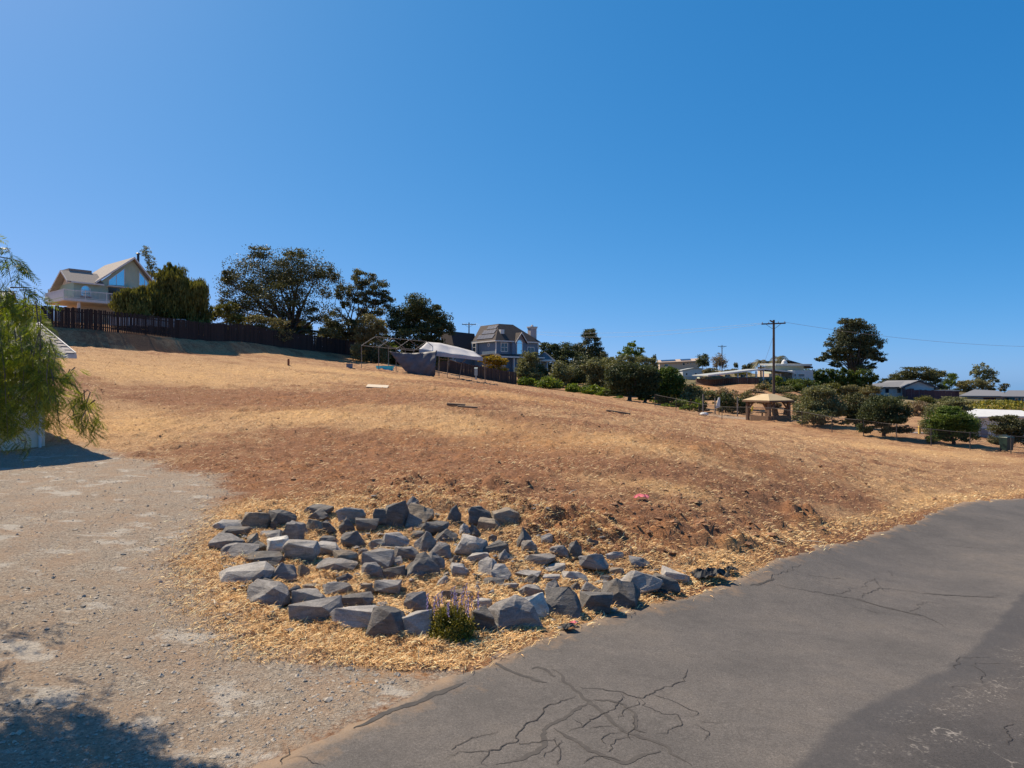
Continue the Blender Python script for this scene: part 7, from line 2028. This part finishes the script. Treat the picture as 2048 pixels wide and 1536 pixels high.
D = 7.9
# hanging strands described as (px, top, bottom, depth offset, leaves, tone)
for k in range(105):
    px = r.uniform(-190, 102); dd = D + r.uniform(-.7, .9)
    bot = np.interp(px, [-190, 0, 40, 75, 105], [880, 885, 880, 840, 810]) + r.uniform(-70, 0)
    topy = np.interp(px, [-190, 0, 50, 75, 105], [560, 600, 590, 615, 720]) + r.uniform(-10, 110)
    if bot - topy < 60: topy = bot - 80
    strand(pt(px, topy, dd), pt(px + r.normal(0, 10), bot, dd), int((bot - topy) / 5.5), r.uniform(.2, .85))
for (px, t_, b_2, n_, tone) in [(12, 860, 885, 10, .5), (35, 850, 890, 14, .55), (42, 880, 905, 6, .2), (85, 745, 830, 22, .85), (95, 770, 850, 24, .8), (108, 780, 835, 14, .75), (118, 800, 865, 10, .7), (60, 690, 740, 18, .85), (80, 700, 742, 16, .8)]:
    strand(pt(px, t_, D), pt(px + 4, b_2, D), n_, tone)
# arching twig to the right with two tufts
arch_ = [pt(-20, 765, D), pt(40, 757, D), pt(85, 753, D), pt(125, 758, D), pt(150, 772, D), pt(163, 790, D), pt(167, 815, D)]
MB().tube([q - O3 for q in arch_], [.016, .014, .012, .010, .009, .007, .005], 6).build('branch', MAT['bark2'], PT)
for (x0, y0, x1, y1, n_, tone) in [(140, 738, 136, 775, 14, .45), (150, 735, 156, 770, 14, .5), (128, 742, 134, 748, 5, .4), (168, 780, 172, 845, 22, .75), (180, 785, 186, 850, 20, .8), (160, 800, 158, 850, 16, .6), (172, 820, 168, 872, 18, .4), (190, 800, 194, 840, 10, .7), (150, 800, 146, 835, 8, .55), (182, 850, 178, 876, 7, .4)]:
    strand(pt(x0, y0, D), pt(x1, y1, D), n_, tone, (.11, .17), .03)
MB().tube([pt(163, 790, D) - O3, pt(175, 780, D) - O3, pt(182, 786, D) - O3], [.006, .005, .003], 5).build('branch', MAT['bark2'], PT)
# upper wispy sprays against the sky
for (x0, y0, x1, y1, n_, tone) in [(-30, 500, 22, 505, 7, .15), (-20, 510, 40, 540, 9, .15), (10, 520, 25, 575, 9, .2), (30, 520, 48, 545, 6, .2), (-30, 585, 30, 590, 8, .3), (20, 575, 60, 590, 8, .35), (40, 580, 80, 600, 8, .35), (-10, 600, 40, 605, 12, .6), (0, 615, 60, 620, 20, .8), (30, 605, 70, 625, 18, .85)]:
    strand(pt(x0, y0, D), pt(x1, y1, D), n_, tone, (.16, .24), .04)
# crown left of the frame (casts the dappled shade on the gravel)
for k in range(40):
    c = O3 + np.array([r.normal(.9, 1.15), r.normal(-.6, 1.1), r.uniform(2.6, 5.0)])
    if (c[0] / c[1]) * F + 1024 > -25: c[0] = (-40 - r.uniform(0, 150) - 1024) / F * c[1]
    strand(c, c + np.array([r.normal(0, .25), r.normal(0, .2), -r.uniform(.4, 1.1)]), 12, r.uniform(.2, .8), (.16, .26), .12)
for k in range(14):
    az = r.uniform(-2.2, .6); L = r.uniform(1.0, 2.4)
    p0 = np.array([.35, -.2, 3.1]); p1 = p0 + np.array([math.cos(az) * L * .5, math.sin(az) * L * .5, r.uniform(.5, 1.2)]); p2 = p0 + np.array([math.cos(az) * L, math.sin(az) * L, r.uniform(.2, 1.6)])
    if ((p2 + O3)[0] / (p2 + O3)[1]) * F + 1024 > -10: continue
    MB().tube([p0, p1, p2], [.09, .05, .02], 6).build('branch', MAT['bark2'], PT)
q0 = arch_[0] - O3
MB().tube([np.array([.35, -.2, 3.1]), (np.array([.35, -.2, 3.1]) + q0) / 2 + np.array([0, 0, .25]), q0], [.07, .035, .016], 6).build('branch', MAT['bark2'], PT)
twm.build('twigs', MAT['bark2'], PT)['kind'] = 'stuff'
o = link_mesh('leaves', np_mesh('leaves', np.array(LV) - O3, np.array(LF), 4, {'var': np.array(LVAR)}), MAT['fpep'], PT)
o['kind'] = 'stuff'
